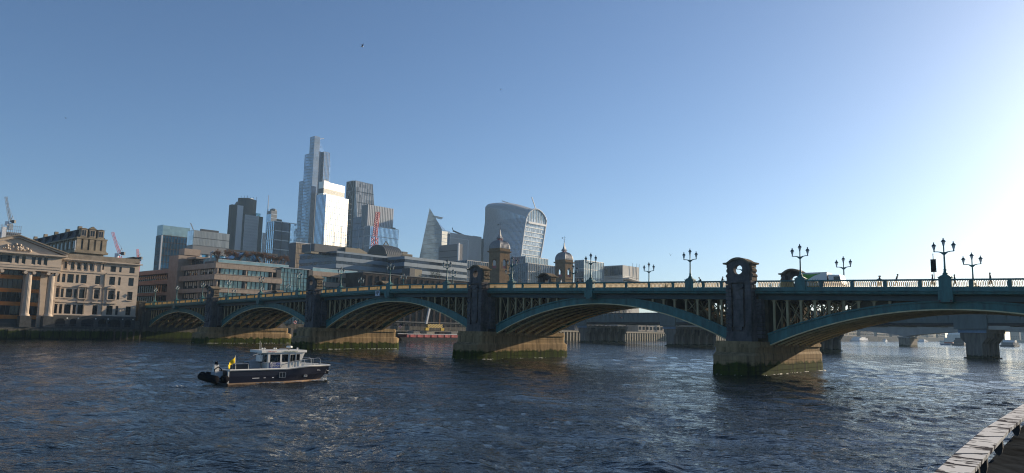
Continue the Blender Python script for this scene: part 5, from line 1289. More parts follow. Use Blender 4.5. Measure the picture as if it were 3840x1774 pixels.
M_G_SCALP = glass_mat('spire_glass', (.26, .36, .45), .12, .55, cell=(6, 6, 4), var=.12)
b.build('spire_body', M_G_SCALP, SCB)
nlev = 26
for k in range(1, nlev):
    z = LAND+(zsp[1]-LAND)*k/nlev; tl = (z-LAND)/(zsp[1]-LAND); xa = xfoot+(zsp[0]-xfoot)*tl
    if z < zc: xb = 0
    elif z < zn[1]: xb = 0+(zn[0])*(z-zc)/(zn[1]-zc)
    else: xb = zn[0]+(zsp[0]-zn[0])*(z-zn[1])/(zsp[1]-zn[1])
    piece('floor_line', M_MUL, SCB, xa, xb, -.35, .0, z-.25, z+.25)
n = 7
for k in range(n):
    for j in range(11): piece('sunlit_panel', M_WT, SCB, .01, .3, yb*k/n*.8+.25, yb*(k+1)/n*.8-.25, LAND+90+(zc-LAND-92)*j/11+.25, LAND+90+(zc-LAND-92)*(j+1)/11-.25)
piece('edge_fin', M_WSTEEL, SCB, -.5, .9, yb*.86, yb, LAND, zc-3)
# maintenance ladder on the sloping edge
p0 = Vector((zn[0]+1, 1, zn[1]+10)); p1 = Vector((zsp[0]+6, 1, zsp[1]-16)); b = MB(); d = p1-p0
b.beam(p0+Vector((5, 0, 2)), p1+Vector((4, 0, 2)), .5)
for k in range(14): q = p0+d*(k/13); b.beam(q, q+Vector((5, 0, 2.5)), .5)
b.build('service_cradle', M_PLNB, SCB)
# ribbed block and brown block below -----------------------------------------------------------------------------------
f, L, Rr, tz = fit(900, q8(700, 640), None, q8(1200, 615))
y0_ = f.on_x(*q8(632, 615), 0)[0]; y1_ = f.on_x(*q8(1243, 620), -2)[0]; tz = fz(f, *q8(900, 608))
RBk = empty('ribbed_office', f.w(0, 0, 0), BROT); tag(RBk, 'dark office with white vertical ribs between spire and flared tower', 'building')
MB().box(-5, 0, y0_, y1_, LAND, tz-.6).build('tower_block', M_G_DK, RBk)
n = 34
for k in range(n+1): y = y0_+(Rr-y0_)*k/n; piece('white_rib', M_WSTEEL, RBk, 0, 1.1, y-.42, y+.42, LAND, tz)
zb1 = fz(f, *q8(900, 690)); ym = f.on_x(*q8(962, 690), 0)[0]; piece('white_frame', M_WSTEEL, RBk, .2, 1.3, y0_, ym, zb1-.4, zb1+.4); piece('white_frame', M_WSTEEL, RBk, .2, 1.3, ym-.5, ym+.5, LAND, zb1)
piece('sunlit_end', M_SILV, RBk, -2, .4, Rr+.3, Rr+1.4, LAND, tz); piece('sunlit_end', M_SILV, RBk, -2.5, -.2, y1_-1, y1_+.2, LAND, tz-2); piece('parapet', M_WSTEEL, RBk, -1, 1.2, y0_, Rr+1.4, tz, tz+.6)
yk0 = f.on_x(*q8(690, 590), -8); yk1 = f.on_x(*q8(880, 600), -8); MB().beam((-8, yk0[0], tz+5), (-8, yk1[0], tz+1.5), 1.6).build('roof_cradle', M_DARK, RBk); MB().beam((-8, yk0[0], tz+5), (-8, yk0[0]-2, tz+9), .7).build('roof_cradle', M_DARK, RBk)
yk0 = f.on_x(*q8(1055, 600), -8); yk1 = f.on_x(*q8(1200, 600), -8); piece('roof_cradle', M_DARK, RBk, -9, -7, yk0[0], yk1[0], tz, tz+2.6)
f, L, Rr, tz = fit(800, q8(790, 765), q8(440, 805), q8(868, 800))
BB = empty('brown_block', f.w(0, 0, 0), BROT); tag(BB, 'plain grey brown office slab with one bright edge below the glass spire', 'building')
MB().box(-L, 0, 0, Rr, LAND, tz).build('tower_block', mat('grey_brown_cladding', (.135, .125, .13), .6, var=.08), BB)
for k in range(13): z = LAND+(tz-LAND)*k/13; piece('floor_joint', M_T42, BB, -L, 0, -.2, 0, z-.25, z+.25)
piece('bright_edge', M_WSTEEL, BB, -.6, 1.0, -.6, 1.4, LAND, tz+1); xl = f.on_y(*q8(412, 830), 0); piece('side_block', M_PLNT, BB, xl[0], -L, 1, 12, LAND, xl[1])
# flared "top-heavy" tower -----------------------------------------------------------------------------------------------
g1 = 4.407
def q1(x, y): return (1800+x/g1, 740+y/g1)
D0 = 930
f, L, Rr, tz = fit(D0, q1(768, 335), q1(110, 140), q1(1098, 325))
FT = empty('flared_tower', f.w(0, 0, 0), BROT); tag(FT, 'top-heavy flared glass tower with curved roof and arched sky garden', 'building')
# widths at several levels read from both silhouettes of each face
lev = [(1000, 672, 122, 985), (760, 700, 108, 1030), (560, 728, 97, 1062), (335, 765, 92, 1096)]
secs = []
for (yy, xc, xl_, xr_) in lev:
    z = fz(f, *q1(xc, yy)); y_c = f.on_x(*q1(xc, yy), 0)[0]
    secs.append([z, y_c])
    P = at_depth(*q1(xc, yy), D0)
# section k: near corner at local (0+dx, y_c); build from pixel rays at the same height
def corner_at(px, py, z):      # pixel -> plan point at height z is ambiguous, so use the facade planes
    return f.on_x(px, py, 0)
rows_ = []
for (yy, xc, xl_, xr_) in lev:
    # bulge: the near corner moves out along -y (west) and +x (south) equally with height
    f0 = fz(f, *q1(xc, yy))
    rows_.append((f0, f.on_x(*q1(xc, yy), 0)[0], f.on_x(*q1(xr_, yy), 0)[0], f.on_y(*q1(xl_, yy), 0)[0]))
zlist = [LAND] + [r_[0] for r_ in rows_]
yc_ = [rows_[0][1]+(rows_[0][1]-rows_[1][1])*1.2] + [r_[1] for r_ in rows_]
yr_ = [rows_[0][2]-3] + [r_[2] for r_ in rows_]
xl_ = [rows_[0][3]+2] + [r_[3] for r_ in rows_]
def lerp(tb, z):
    for i in range(len(zlist)-1):
        if z <= zlist[i+1] or i == len(zlist)-2:
            t = (z-zlist[i])/(zlist[i+1]-zlist[i]); return tb[i]+(tb[i+1]-tb[i])*t
ztop = zlist[-1]
wbulge = lambda t: 5.0*math.sin(math.pi*min(1, max(0, t)))      # the long face bows outward in plan
def west_pt(t, z):    # t 0 at the south corner .. 1 at the north end
    a = (0.0, lerp(yc_, z)); c = (lerp(xl_, z), lerp(yc_, z)); return (a[0]+(c[0]-a[0])*t, a[1]-wbulge(t))
nz, nt_ = 24, 20
b = MB(); vs = []; fs = []
zz = [LAND+(ztop-LAND)*i/nz for i in range(nz+1)]
for z in zz:
    for j in range(nt_+1): x, y = west_pt(j/nt_, z); vs.append((x, y, z))
for i in range(nz):
    for j in range(nt_): k = i*(nt_+1)+j; fs.append((k+1, k, k+nt_+1, k+nt_+2))
M_WKG = glass_mat('flared_tower_glass', (.42, .49, .55), .12, .65, cell=(1.6, 1.6, 4), var=.3)
b.add(vs, fs); b.build('west_glazing', M_WKG, FT)
# roof rise: long curved roof, highest about a third in from the north end
# ridge and eaves of the roof read from the skyline: (local x, z) along the ridge, eaves rising northwards
ymid = (lerp(yc_, ztop)+lerp(yr_, ztop))/2
RIDGE = sorted([f.on_y(*q1(x, y), ymid) for x, y in ((905, 203), (800, 170), (660, 128), (520, 106), (400, 103), (300, 108), (215, 120), (150, 132), (112, 145))])
zN = f.on_y(*q1(104, 165), 0)[1]
def roof_z(t):
    x = west_pt(t, ztop)[0]
    if x <= RIDGE[0][0]: return RIDGE[0][1]
    for (x0, z0), (x1, z1) in zip(RIDGE[:-1], RIDGE[1:]):
        if x <= x1: return z0+(z1-z0)*(x-x0)/(x1-x0)
    return RIDGE[-1][1]
def eave_z(t): return min(ztop+(zN-ztop)*min(1, t*1.05)**.8, roof_z(t)-1.5)
yS = lerp(yr_, ztop)
def roof_pt(t, s, up=0.0):
    xw, yw = west_pt(t, ztop); ye = yS+wbulge(t)*.8
    return (xw, yw+(ye-yw)*s, eave_z(t)+(roof_z(t)-eave_z(t))*math.sin(math.pi*min(1, max(0, .0+s*1.0)))**.6+up)
b = MB(); vs = []; fs = []; NR = 24; NS = 12
for j in range(NR+1):
    for i in range(NS+1): vs.append(roof_pt(j/NR, i/NS))
for j in range(NR):
    for i in range(NS): k = j*(NS+1)+i; fs.append((k, k+1, k+NS+2, k+NS+1))
b.add(vs, fs); rf = b.build('curved_roof', M_WSTEEL, FT, True)
b = MB(); vs = []; fs = []
for j in range(NR+1):
    x, y = west_pt(j/NR, ztop); vs += [(x, y, ztop), (x, y, eave_z(j/NR)), (x, yS+wbulge(j/NR)*.8, ztop), (x, yS+wbulge(j/NR)*.8, eave_z(j/NR))]
for j in range(NR): k = 4*j; fs += [(k+4, k, k+1, k+5), (k+2, k+6, k+7, k+3)]
k = 4*NR; fs.append((k, k+2, k+3, k+1))
b.add(vs, fs); b.build('upper_glazing', M_WKG, FT)
# upper west wall between eaves and roof, ribs run up and over
nrib = 40
for j in range(nrib+1):
    t = j/nrib; pts = [(west_pt(t, z)[0], west_pt(t, z)[1]-.35, z) for z in zz[::3]]
    xw, yw = west_pt(t, ztop); pts.append((xw, yw-.3, eave_z(t)))
    for s in (.06, .14, .25, .4): pts.append(roof_pt(t, s, .5))
    MB().tube(pts, .5, 4).build('roof_rib' if False else 'facade_rib', M_WSTEEL, FT)
for i in range(2, nz):
    z = zz[i]; pts = [(west_pt(j/nt_, z)[0], west_pt(j/nt_, z)[1]-.1, z) for j in range(nt_+1)]; MB().tube(pts, .35, 4).build('floor_line', M_MUL, FT)
# south face: glass with bright floor bands, arched sky garden on top, white frame
b = MB(); vs = []; fs = []
for z in zz: vs += [(0, lerp(yc_, z), z), (0, lerp(yr_, z), z)]
for i in range(nz): fs.append((2*i, 2*i+1, 2*i+3, 2*i+2))
b.add(vs, fs); b.build('south_glazing', glass_mat('flared_south_glass', (.40, .44, .46), .2, .4, cell=(1.5, 1.5, 3.4), var=.4), FT)
for i in range(2, nz): z = zz[i]; MB().beam((.3, lerp(yc_, z)+1, z), (.3, lerp(yr_, z)-1, z), .7).build('floor_band', M_MULW, FT)
arcs = [roof_pt(0, s)[1:] for s in np.linspace(0, 1, 15)]
MB().prism([(lerp(yc_, ztop)+.2, ztop), (yS-.2, ztop)] + arcs[::-1][1:-1], 'x', -.6, -.1).build('sky_garden_glass', M_CGLL, FT)
MB().tube([(.2, y, z) for y, z in arcs], 1.3, 6).build('arch_frame', M_WSTEEL, FT)
for e in (yc_, yr_): MB().tube([(.2, lerp(e, z), z) for z in zz[2:]], 1.1, 6).build('corner_frame', M_WSTEEL, FT)
MB().beam((.5, lerp(yc_, ztop)+3, ztop-6), (.5, yS-3, ztop-6), 2.6).build('garden_sill', M_WSTEEL, FT)
for k in range(1, 8): y = arcs[0][0]+(yS-arcs[0][0])*k/8; MB().beam((.1, y, ztop-4), (.1, y, roof_pt(0, k/8)[2]), .4).build('garden_mullion', M_MUL, FT)
# closing walls and rooftop cradle arm
x0 = lerp(xl_, ztop); b = MB(); vs = []; fs = []
for z in zz: vs += [(lerp(xl_, z), lerp(yc_, z), z), (lerp(xl_, z), lerp(yr_, z), z)]
for i in range(nz): fs.append((2*i+1, 2*i, 2*i+2, 2*i+3))
b.add(vs, fs); b.build('north_glazing', M_WKG, FT)
b = MB(); vs = []; fs = []
for z in zz: vs += [(0, lerp(yr_, z), z), (lerp(xl_, z), lerp(yr_, z), z)]
for i in range(nz): fs.append((2*i, 2*i+1, 2*i+3, 2*i+2))
b.add(vs, fs); b.build('east_glazing', M_WKG, FT)
MB().beam((-3, ymid+3, roof_z(0)-1), (-3, ymid-7, roof_z(0)+16), .9).build('roof_cradle_arm', M_WSTEEL, FT)
MB().beam((x0*.62, ymid, roof_z(.62)), (x0*.85, ymid, roof_z(.85)+4), 1.2).build('roof_cradle_arm', M_WSTEEL, FT)
# ================================================================== railway bridge beyond
M_CONC = mat('weathered_concrete', (.24, .22, .19), .85, var=.25, scale=.5, stretch=(1, 1, .3))
M_GIRD = mat('girder_grey_green', (.12, .15, .145), .6, var=.2, scale=.5, stretch=(1, 1, .3))
M_CONCP = stained_stone('concrete_pier', (.26, .23, .19), lo=-.6, hi=.9, algae=(.06, .065, .03))
M_BLUP2 = mat('pale_blue_bearing', (.2, .3, .42), .6)
pA = at_z(2185, 1284, 0); pD = at_z(3655, 1345, 0)
dv = (pA-pD); dv.z = 0; dlen = dv.length; ang = math.atan2(-dv.y, -dv.x)     # local x runs north -> south (left -> right)
RF = Frame(pA.x, pA.y, ang); RBR = empty('railway_bridge', RF.w(0, 0, 0), ang); tag(RBR, 'low grey concrete and steel railway bridge seen through the arches', 'bridge')
zg0 = RF.on_y(3500, 880+1062/3.13, -4)[1]; zg1 = zg0+4.6; Wd = 27.0
sp = dlen/3
for k in range(-1, 5):
    x = k*sp
    if k in (-1,): continue
    # six tapering leaf columns per pier, bearing beam, cross-head
    n = 6 if k < 3 else 4; Wk = Wd if k < 3 else 11.0
    for j in range(n):
        y0 = j*(Wk-2)/(n-1)
        prof = [(x-2.2, -2.5), (x+2.2, -2.5), (x+2.2, 4.3), (x+3.6, 6.0), (x+3.6, zg0-2.2), (x-3.6, zg0-2.2), (x-3.6, 6.0), (x-2.2, 4.3)]
        c = MB().prism(prof, 'y', y0, y0+2.6 if j == 0 else y0+1.5); c.build('leaf_column', M_CONCP, RBR)
    piece('bearing_beam', M_CONC, RBR, x-3.9, x+3.9, -.4, Wk, zg0-2.18, zg0-1.1); piece('bearing_face', M_BLUP2, RBR, x-3.8, x+3.8, -.7, -.42, zg0-2.1, zg0-1.15)
    piece('girder_block', M_GIRD, RBR, x-4.5, x+4.5, -1.6, -.72, zg0-1.1, zg1+.1)
    piece('pile_cap', M_CONCP, RBR, x-2.6, x+2.6, -.8, Wk, -2.5, .35)
MB().box(-1.15*sp, 4.6*sp, 0, Wd, zg0+.4, zg1+.4).build('deck', mat('rail_deck_dark', (.05, .05, .05), .8), RBR)
for k in range(-1, 4):
    x0, x1 = k*sp+4.55, (k+1)*sp-4.55
    if k == -1: x0 = -1.15*sp
    piece('edge_girder', M_GIRD, RBR, x0, x1, -1.0, 0, zg0+.75, zg1); piece('girder_flange', mat('flange_dark', (.03, .03, .032), .6), RBR, x0, x1, -1.1, .6, zg0, zg0+.74)
    n = 16
    for j in range(n): xs = x0+(x1-x0)*(j+.5)/n; MB().add([(xs-.1, -1.0, zg0+.75), (xs+.1, -1.0, zg0+.75), (xs+.1, -1.55, zg1), (xs-.1, -1.55, zg1), (xs-.1, -1.0, zg1), (xs+.1, -1.0, zg1)], [(0, 1, 2, 3), (0, 3, 4), (1, 5, 2), (3, 2, 5, 4)]).build('stiffener', M_GIRD, RBR)
    for j in range(5): piece('cross_beam', M_GIRD, RBR, x0+(x1-x0)*(j+.5)/5-.3, x0+(x1-x0)*(j+.5)/5+.3, .6, Wd, zg0-.3, zg0+.4)
    for dx in (0, 1.0):
        MB().lathe([(.1, zg0+2.6), (.3, zg0+2.75), (.3, zg0+2.95), (.1, zg0+3.1)], (x0+x1)/2+dx, -1.75, 8).build('signal_lamp', mat('signal_red', (.7, .1, .06), .4) if dx else M_DARK, RBR)
# ================================================================== far road bridge (concrete, haunched)
M_LB = mat('pale_concrete', (.30, .29, .27), .8, var=.12, scale=.3)
pL = at_z(3392, 1299, 0); fx = Frame(pL.x, pL.y, BROT+R(4))
LBG = empty('far_concrete_bridge', fx.w(0, 0, 0), BROT+R(4)); tag(LBG, 'hazy flat concrete bridge with shallow haunched spans in the distance', 'bridge')
ztp = fx.on_y(3392, 1222, 0)[1]; zh = fx.on_y(3392, 1262, 0)[1]; zmid_ = ztp-2.6
for k in range(-2, 2):
    x0, x1 = k*100, (k+1)*100; b = MB(); n = 20
    lo = [(x0+100*i/n, zh+(zmid_-zh)*(math.sin(math.pi*i/n))**.8) for i in range(n+1)]
    for i in range(n): b.prism([lo[i], lo[i+1], (lo[i+1][0], ztp), (lo[i][0], ztp)], 'y', 0, 30)
    b.build('span', M_LB, LBG); piece('parapet', M_LB, LBG, x0, x1, -.6, -.02, ztp-1.1, ztp+.7)
for x in (-100, 0, 100):
    p_ = MB().prism([(x-3, -2), (x+3, -2), (x+3.1, zh), (x-3.1, zh)], 'y', -1, 31).build('pier', M_CONCP, LBG); piece('pier_cap', M_LB, LBG, x-3.7, x+3.7, -1.4, 31, zh-.8, zh-.02)
# ================================================================== boats, quays and clutter far down the river
M_FARB = mat('far_building_grey', (.2, .2, .2), .8, var=.2, scale=.05); M_HULLW = mat('white_hull', (.75, .75, .74), .4); M_HULLD = mat('dark_hull', (.05, .055, .065), .5)
def simple_boat(lab, px, py, ln, m, cabin, cat='boat', hgt=1.0, ang_=BROT+R(90), pts=None):
    P = at_z(px, py, 0); r = empty('moored_boat', (P.x, P.y, 0), ang_); tag(r, lab, cat, 'boats moored far down the river')
    w = ln*.13
    b = MB(); b.taper([(-ln/2, -w*.8), (ln*.3, -w*.8), (ln*.47, 0), (ln*.3, w*.8), (-ln/2, w*.8)], -.4, [(-ln/2, -w), (ln*.3, -w), (ln/2, 0), (ln*.3, w), (-ln/2, w)], 1.4*hgt); b.build('hull', m, r)
    for (a, c, z0, z1, mm) in cabin:
        piece('cabin', mm, r, a*ln, c*ln, -w*.75, w*.75, z0*hgt, z1*hgt)
        for k in range(max(2, int((c-a)*ln/3))): q = a*ln+(c-a)*ln*(k+.5)/max(2, int((c-a)*ln/3)); piece('window', M_WIN, r, q-.6, q+.6, -w*.75-.05, w*.75+.05, z0*hgt+(z1-z0)*hgt*.4, z0*hgt+(z1-z0)*hgt*.8)
    MB().tube([(0, 0, 1.4*hgt), (0, 0, 5*hgt)], .12, 5).build('mast', M_STEEL, r)
simple_boat('long white passenger boat beyond the far bridge at left', 3227, 1280, 46, M_HULLW, [(-.42, .3, 1.4, 3.6, M_HULLW), (-.3, .1, 3.6, 5.2, M_HULLW)])
simple_boat('small white boat under the far bridge span', 3320, 1281, 14, M_HULLW, [(-.2, .15, 1.4, 3.2, M_HULLW)])
simple_boat('small pale launch just right of the far bridge pier', 3412, 1290, 12, M_HULLW, [(-.3, .1, 1.4, 3.4, M_HULLW)])
simple_boat('pale work boats moored in mid channel past the pier', 3463, 1283, 30, M_HULLW, [(-.35, -.05, 1.4, 3.4, M_HULLW), (.1, .25, 1.4, 2.8, M_HULLW)])
simple_boat('dark blue barge below the pale ship at right', 3560, 1294, 32, mat('blue_barge', (.08, .16, .28), .5), [(-.1, .1, 1.4, 2.4, mat('rust_red', (.35, .1, .06), .6))])
simple_boat('large pale ship with masts moored beyond the railway bridge', 3588, 1286, 90, mat('pale_ship_grey', (.55, .53, .47), .6), [(-.3, .25, 1.4, 3.4, mat('pale_ship_grey', (.55, .53, .47), .6)), (-.1, .12, 3.4, 5.5, mat('pale_ship_grey', (.55, .53, .47), .6)), (-.02, .04, 5.5, 8.0, M_HULLW)], cat='ship', hgt=1.9)
simple_boat('dark round-backed vessel at the far right channel', 3608, 1296, 36, M_HULLD, [(-.35, .2, 1.4, 3.6, M_HULLD), (-.2, .05, 3.6, 5.2, M_HULLD)], hgt=1.2)
simple_boat('dark pontoon boat between rail pier and frame edge', 3790, 1300, 40, M_HULLD, [(-.45, .35, 1.4, 3.4, M_FARB), (-.2, .1, 3.4, 5.0, M_HULLW)])
# far bank: wharf buildings and a clump of trees
rg = random.Random(11)
WH = ['low grey', 'wide grey', 'stepped grey', 'flat-roofed grey', 'long grey', 'narrow grey']
for k in range(9):
    u = -128+k*24; v = 1505+rg.uniform(0, 60); w = rg.uniform(14, 22); h = rg.uniform(22, 34)
    P = BF.w(u, v, 0); r = empty('wharf_building', P, BROT); tag(r, '%s waterfront block in the haze, %s from the left on the far bank' % (WH[k % 6], ORD[k]), 'building', 'hazy blocks on the far bank')
    MB().box(-w/2, w/2, 0, 30, 4.3, 4.5+h).build('wall', M_FARB, r); piece('roof', M_SLATE, r, -w/2-.5, w/2+.5, -.5, 30, 4.5+h, 5.1+h)
    for j in range(5):
        for i in range(2): piece('window', M_WIN, r, -w/2+w*(j+.3)/5, -w/2+w*(j+.7)/5, -.15, 0, 6+i*3.6, 8+i*3.6)
for k in range(15):      # north bank blocks seen under the arches and between the rail piers
    v = 260+k*75; h = (17, 12, 16, 12, 14)[k % 5]
    P = BF.w(-138, v, 0); r = empty('riverside_block', P, BROT); tag(r, '%s riverside block from the left on the bank beyond the railway bridge' % ORD[k], 'building', 'blocks beyond the railway bridge')
    MB().box(-20, 0, 0, 60, LAND, LAND+h).build('wall', mat('pale_brick', (.4, .36, .3), .8, var=.2, scale=.3) if k % 2 else M_FARB, r); piece('roof', M_SLATE, r, -21, .6, -.6, 60.6, LAND+h, LAND+h+.6)
    for j in range(12):
        for i in range(int(h/4)): piece('window', M_WIN, r, .0, .15, 5*j+1, 5*j+3.6, LAND+1.2+i*3.6, LAND+3.4+i*3.6)
def leafy(lab, P, h, w, bare=False, seed=0, grp='waterside trees'):
    rgx = random.Random(seed); r = empty('waterside_tree', P); tag(r, lab, 'tree', grp)
    b = MB(); b.tube([(0, 0, 0), (.1, 0, h*.35), (.2, .1, h*.7)], [h*.03, h*.022, h*.01], 6)
    for k in range(7): a = rgx.uniform(0, 6.28); z = h*rgx.uniform(.3, .6); b.tube([(0, 0, z), (math.cos(a)*w*.3, math.sin(a)*w*.3, z+h*.18), (math.cos(a)*w*.45, math.sin(a)*w*.45, z+h*.32)], [h*.012, h*.008, h*.004], 4)
    b.build('trunk', M_BARK, r); b = MB()
    for _ in range(700):
        a = rgx.uniform(0, 6.28); rr = w*.5*rgx.random()**.5; z = h*(.35+.65*rgx.random()); rr *= math.sin(math.pi*min(1, max(.05, (z/h-.25)/.8)))**.5+.1
        p = Vector((rr*math.cos(a), rr*math.sin(a), z)); d = Vector((rgx.gauss(0, 1), rgx.gauss(0, 1), rgx.gauss(.3, 1)))*(.35 if not bare else .8); s = d.cross(Vector((rgx.gauss(0, 1), rgx.gauss(0, 1), 1))).normalized()*(.22 if not bare else .035)
        b.add([p-s, p+s, p+d+s*.3, p+d-s*.3], [(0, 1, 2, 3)])
    b.build('crown', M_BARK if bare else M_LEAF, r)
for k in range(4): leafy('%s bare riverside tree from the left behind the timber-piled quay' % ORD[k], BF.w(-136, 290+k*26, LAND), 13+k % 2*3, 10, True, k, 'bare trees on the quay')
for k in range(3): leafy('%s dark evergreen tree from the left in the haze past the far bridge' % ORD[k], BF.w(40+k*16, 1488+k*4, 4.4), 22, 22, False, 20+k, 'hazy evergreens')
# timber-piled quay on the far side of the rail bridge
QW = empty('piled_quay', BF.w(-133.5, 0, 0), BROT); tag(QW, 'pale timber-piled quay wall between the railway bridge piers', 'quay')
MB().box(-.4, .1, 215, 640, -2, 5.0).build('wall', M_WALL, QW); piece('capping', M_PLNB, QW, -.6, 1.1, 215, 640, 5.01, 5.7)
for k in range(90): piece('timber_pile', M_PLNB, QW, .1, .9, 216+k*3.2, 217.3+k*3.2, -2, 5.0)
# ================================================================== barge, wharf and crane gear behind the third arch
wy0 = 60
WF = empty('wharf_wall', BF.w(-133.8, 0, 0), BROT); tag(WF, 'dark wharf wall with timber fenders behind the bridge arches', 'wharf')
MB().box(-2, .0, 24.5, 214, -2, 6.4).build('wall', M_WALL, WF)
for k in range(46): piece('timber_fender', M_CONCP if k % 3 else M_SHED, WF, .0, .6+.2*(k % 2), 26+k*4.1, 27.2+k*4.1, -2, 4.6)
piece('walkway', M_CONC, WF, 0.0, 3.0, 95, 175, 3.9, 4.3)
b = MB()
for k in range(60): b.box(-.6, -.52, 26+k*3.1, 26.08+k*3.1, 6.4, 7.5)
b.box(-.6, -.52, 26, 212, 7.45, 7.55); b.box(-.6, -.52, 26, 212, 6.95, 7.0); tag(b.build('railing', M_RAIL, WF), kind='stuff')
SH = empty('wharf_shed', BF.w(-141, 96, 0), BROT); tag(SH, 'long dark open shed on the wharf behind the yellow striped lifting beam', 'shed')
MB().box(-14, 0, 0, 90, LAND, 17).build('wall', mat('shed_black', (.02, .02, .022), .8), SH)
for k in range(10): piece('shed_pillar', M_SHED, SH, .0, .6, k*9.5, k*9.5+1.2, LAND, 17)
piece('shed_canopy', M_PLNT, SH, 0, 5, 0, 90, 8.2, 8.6)
for k in range(14): piece('shed_window', M_QGL2, SH, .0, .2, 2+k*6.2, 6.5+k*6.2, 10, 13)
a0 = at_z(1498, 1276, 0); a1 = at_z(1735, 1272, 0); BGL = 42
BG = empty('barge', BF.w(-126.5, 133, 0), BROT+R(90)); tag(BG, 'long red-sided flat barge moored at the wharf behind the arch', 'barge')
M_BRED = mat('barge_red', (.3, .022, .026), .5, var=.2); M_BBLK = mat('barge_black', (.02, .02, .022), .6)
b = MB(); b.taper([(-23, -3), (21, -3), (24, -2.4), (24, 2.4), (21, 3), (-23, 3)], -.3, [(-25, -3.2), (23, -3.2), (26, -2.6), (26, 2.6), (23, 3.2), (-25, 3.2)], 1.3); b.build('hull', M_BBLK, BG)
b = MB(); b.taper([(-21, -3.25), (23, -3.25), (25.9, -2.6), (25.9, 2.6), (23, 3.25), (-21, 3.25)], 1.31, [(-21, -3.3), (23.4, -3.3), (26.3, -2.6), (26.3, 2.6), (23.4, 3.3), (-21, 3.3)], 2.7); b.build('side_plating', M_BRED, BG)
for k in range(7): piece('hull_rib', mat('barge_bright_red', (.42, .035, .035), .5), BG, -19+k*4.3, -17.2+k*4.3, -3.42, -3.31, 1.4, 2.6)
piece('gunwale', M_WHT, BG, -21, 24.6, -3.45, -3.2, 2.72, 2.95); piece('gunwale', M_WHT, BG, -21, 24.6, 3.2, 3.45, 2.72, 2.95); piece('deck', M_SHED, BG, -24, 25, -3.1, 3.1, 2.6, 2.71)
for k in range(4): piece('hatch_box', (M_CONC, M_PLNB, M_SHED, M_CONC)[k], BG, -16+k*8, -12+k*8+k % 2, -2, 2, 2.72, 4.0)
# yellow-and-black lifting beam hanging from the wharf crane
def stripe_mat():
    m = new_mat('hazard_stripes'); out = N(m, 'ShaderNodeOutputMaterial'); p = N(m, 'ShaderNodeBsdfPrincipled'); p.inputs['Roughness'].default_value = .6
    tc = N(m, 'ShaderNodeTexCoord'); sp_ = N(m, 'ShaderNodeSeparateXYZ'); LK(m, tc.outputs['Object'], sp_.inputs[0])
    ad = N(m, 'ShaderNodeMath', operation='ADD'); LK(m, sp_.outputs['Y'], ad.inputs[0]); LK(m, sp_.outputs['Z'], ad.inputs[1])
    fr_ = N(m, 'ShaderNodeMath', operation='FRACT'); LK(m, ad.outputs[0], fr_.inputs[0]); gt = N(m, 'ShaderNodeMath', operation='GREATER_THAN'); gt.inputs[1].default_value = .5; LK(m, fr_.outputs[0], gt.inputs[0])
    mx = N(m, 'ShaderNodeMix', data_type='RGBA'); mx.inputs['A'].default_value = (.65, .42, .03, 1); mx.inputs['B'].default_value = (.03, .03, .03, 1); LK(m, gt.outputs[0], mx.inputs['Factor']); LK(m, mx.outputs['Result'], p.inputs['Base Color']); LK(m, p.outputs[0], out.inputs[0]); return m
yc0 = BF.on_x(1340+1415/5.41, 1100+660/5.41, -129); yc1 = BF.on_x(1340+1715/5.41, 1100+660/5.41, -129); zb_ = yc0[1]
GY = empty('gantry_crane', BF.w(-129, (yc0[0]+yc1[0])/2, 0), BROT); tag(GY, 'yellow and black striped lifting beam on grey crane legs over the barge', 'crane')
hl = (yc1[0]-yc0[0])/2
MB().box(-.5, .5, -hl, hl, zb_-.9, zb_+.9).build('lifting_beam', stripe_mat(), GY)
M_YEL = mat('crane_yellow', (.6, .4, .05), .6)
for s in (-1, 1): piece('lifting_hook', M_YEL, GY, -.5, .5, s*hl-1.2 if s < 0 else s*hl-.9, s*hl+.9 if s < 0 else s*hl+1.2, zb_-2.2, zb_-.91)
MB().beam((-1.0, -hl+.2, zb_+.9), (-1.0, -hl+3.6, zb_+15), .9).build('crane_leg', M_WSTEEL, GY); MB().beam((-1.0, hl-.8, zb_+.9), (-1.0, hl-.6, zb_+15), .55).build('crane_leg', mat('rusty_steel', (.22, .13, .08), .8), GY)
piece('crane_top', M_GIRD, GY, -1.6, -.4, -hl-2, hl+4, zb_+15, zb_+16.2)
MB().box(-4.6, -3.2, -hl-3, hl+3, -2, zb_-2.21).build('dolphin', M_SHED, GY)
for k, (px, lab) in enumerate(((1500, 'red and white life ring on the wharf railing near the barge stern'), (1105, 'red life ring on the wharf railing behind the second arch'))):
    y, z = BF.on_x(px, 1226, -133.2); r = empty('life_ring', BF.w(-133.2, y, 7.0 if k else z), BROT); tag(r, lab, 'life ring', 'life rings on the wharf')
    MB().tube([(0, .55*math.cos(t), .55*math.sin(t)) for t in np.linspace(0, 2*math.pi, 17)], .17, 6).build('ring', mat('ring_red', (.65, .08, .06), .5), r)
    for t in (0, 1.57, 3.14, 4.71): piece('band', M_WHT, r, -.2, .2, .55*math.cos(t)-.14, .55*math.cos(t)+.14, .55*math.sin(t)-.14, .55*math.sin(t)+.14)
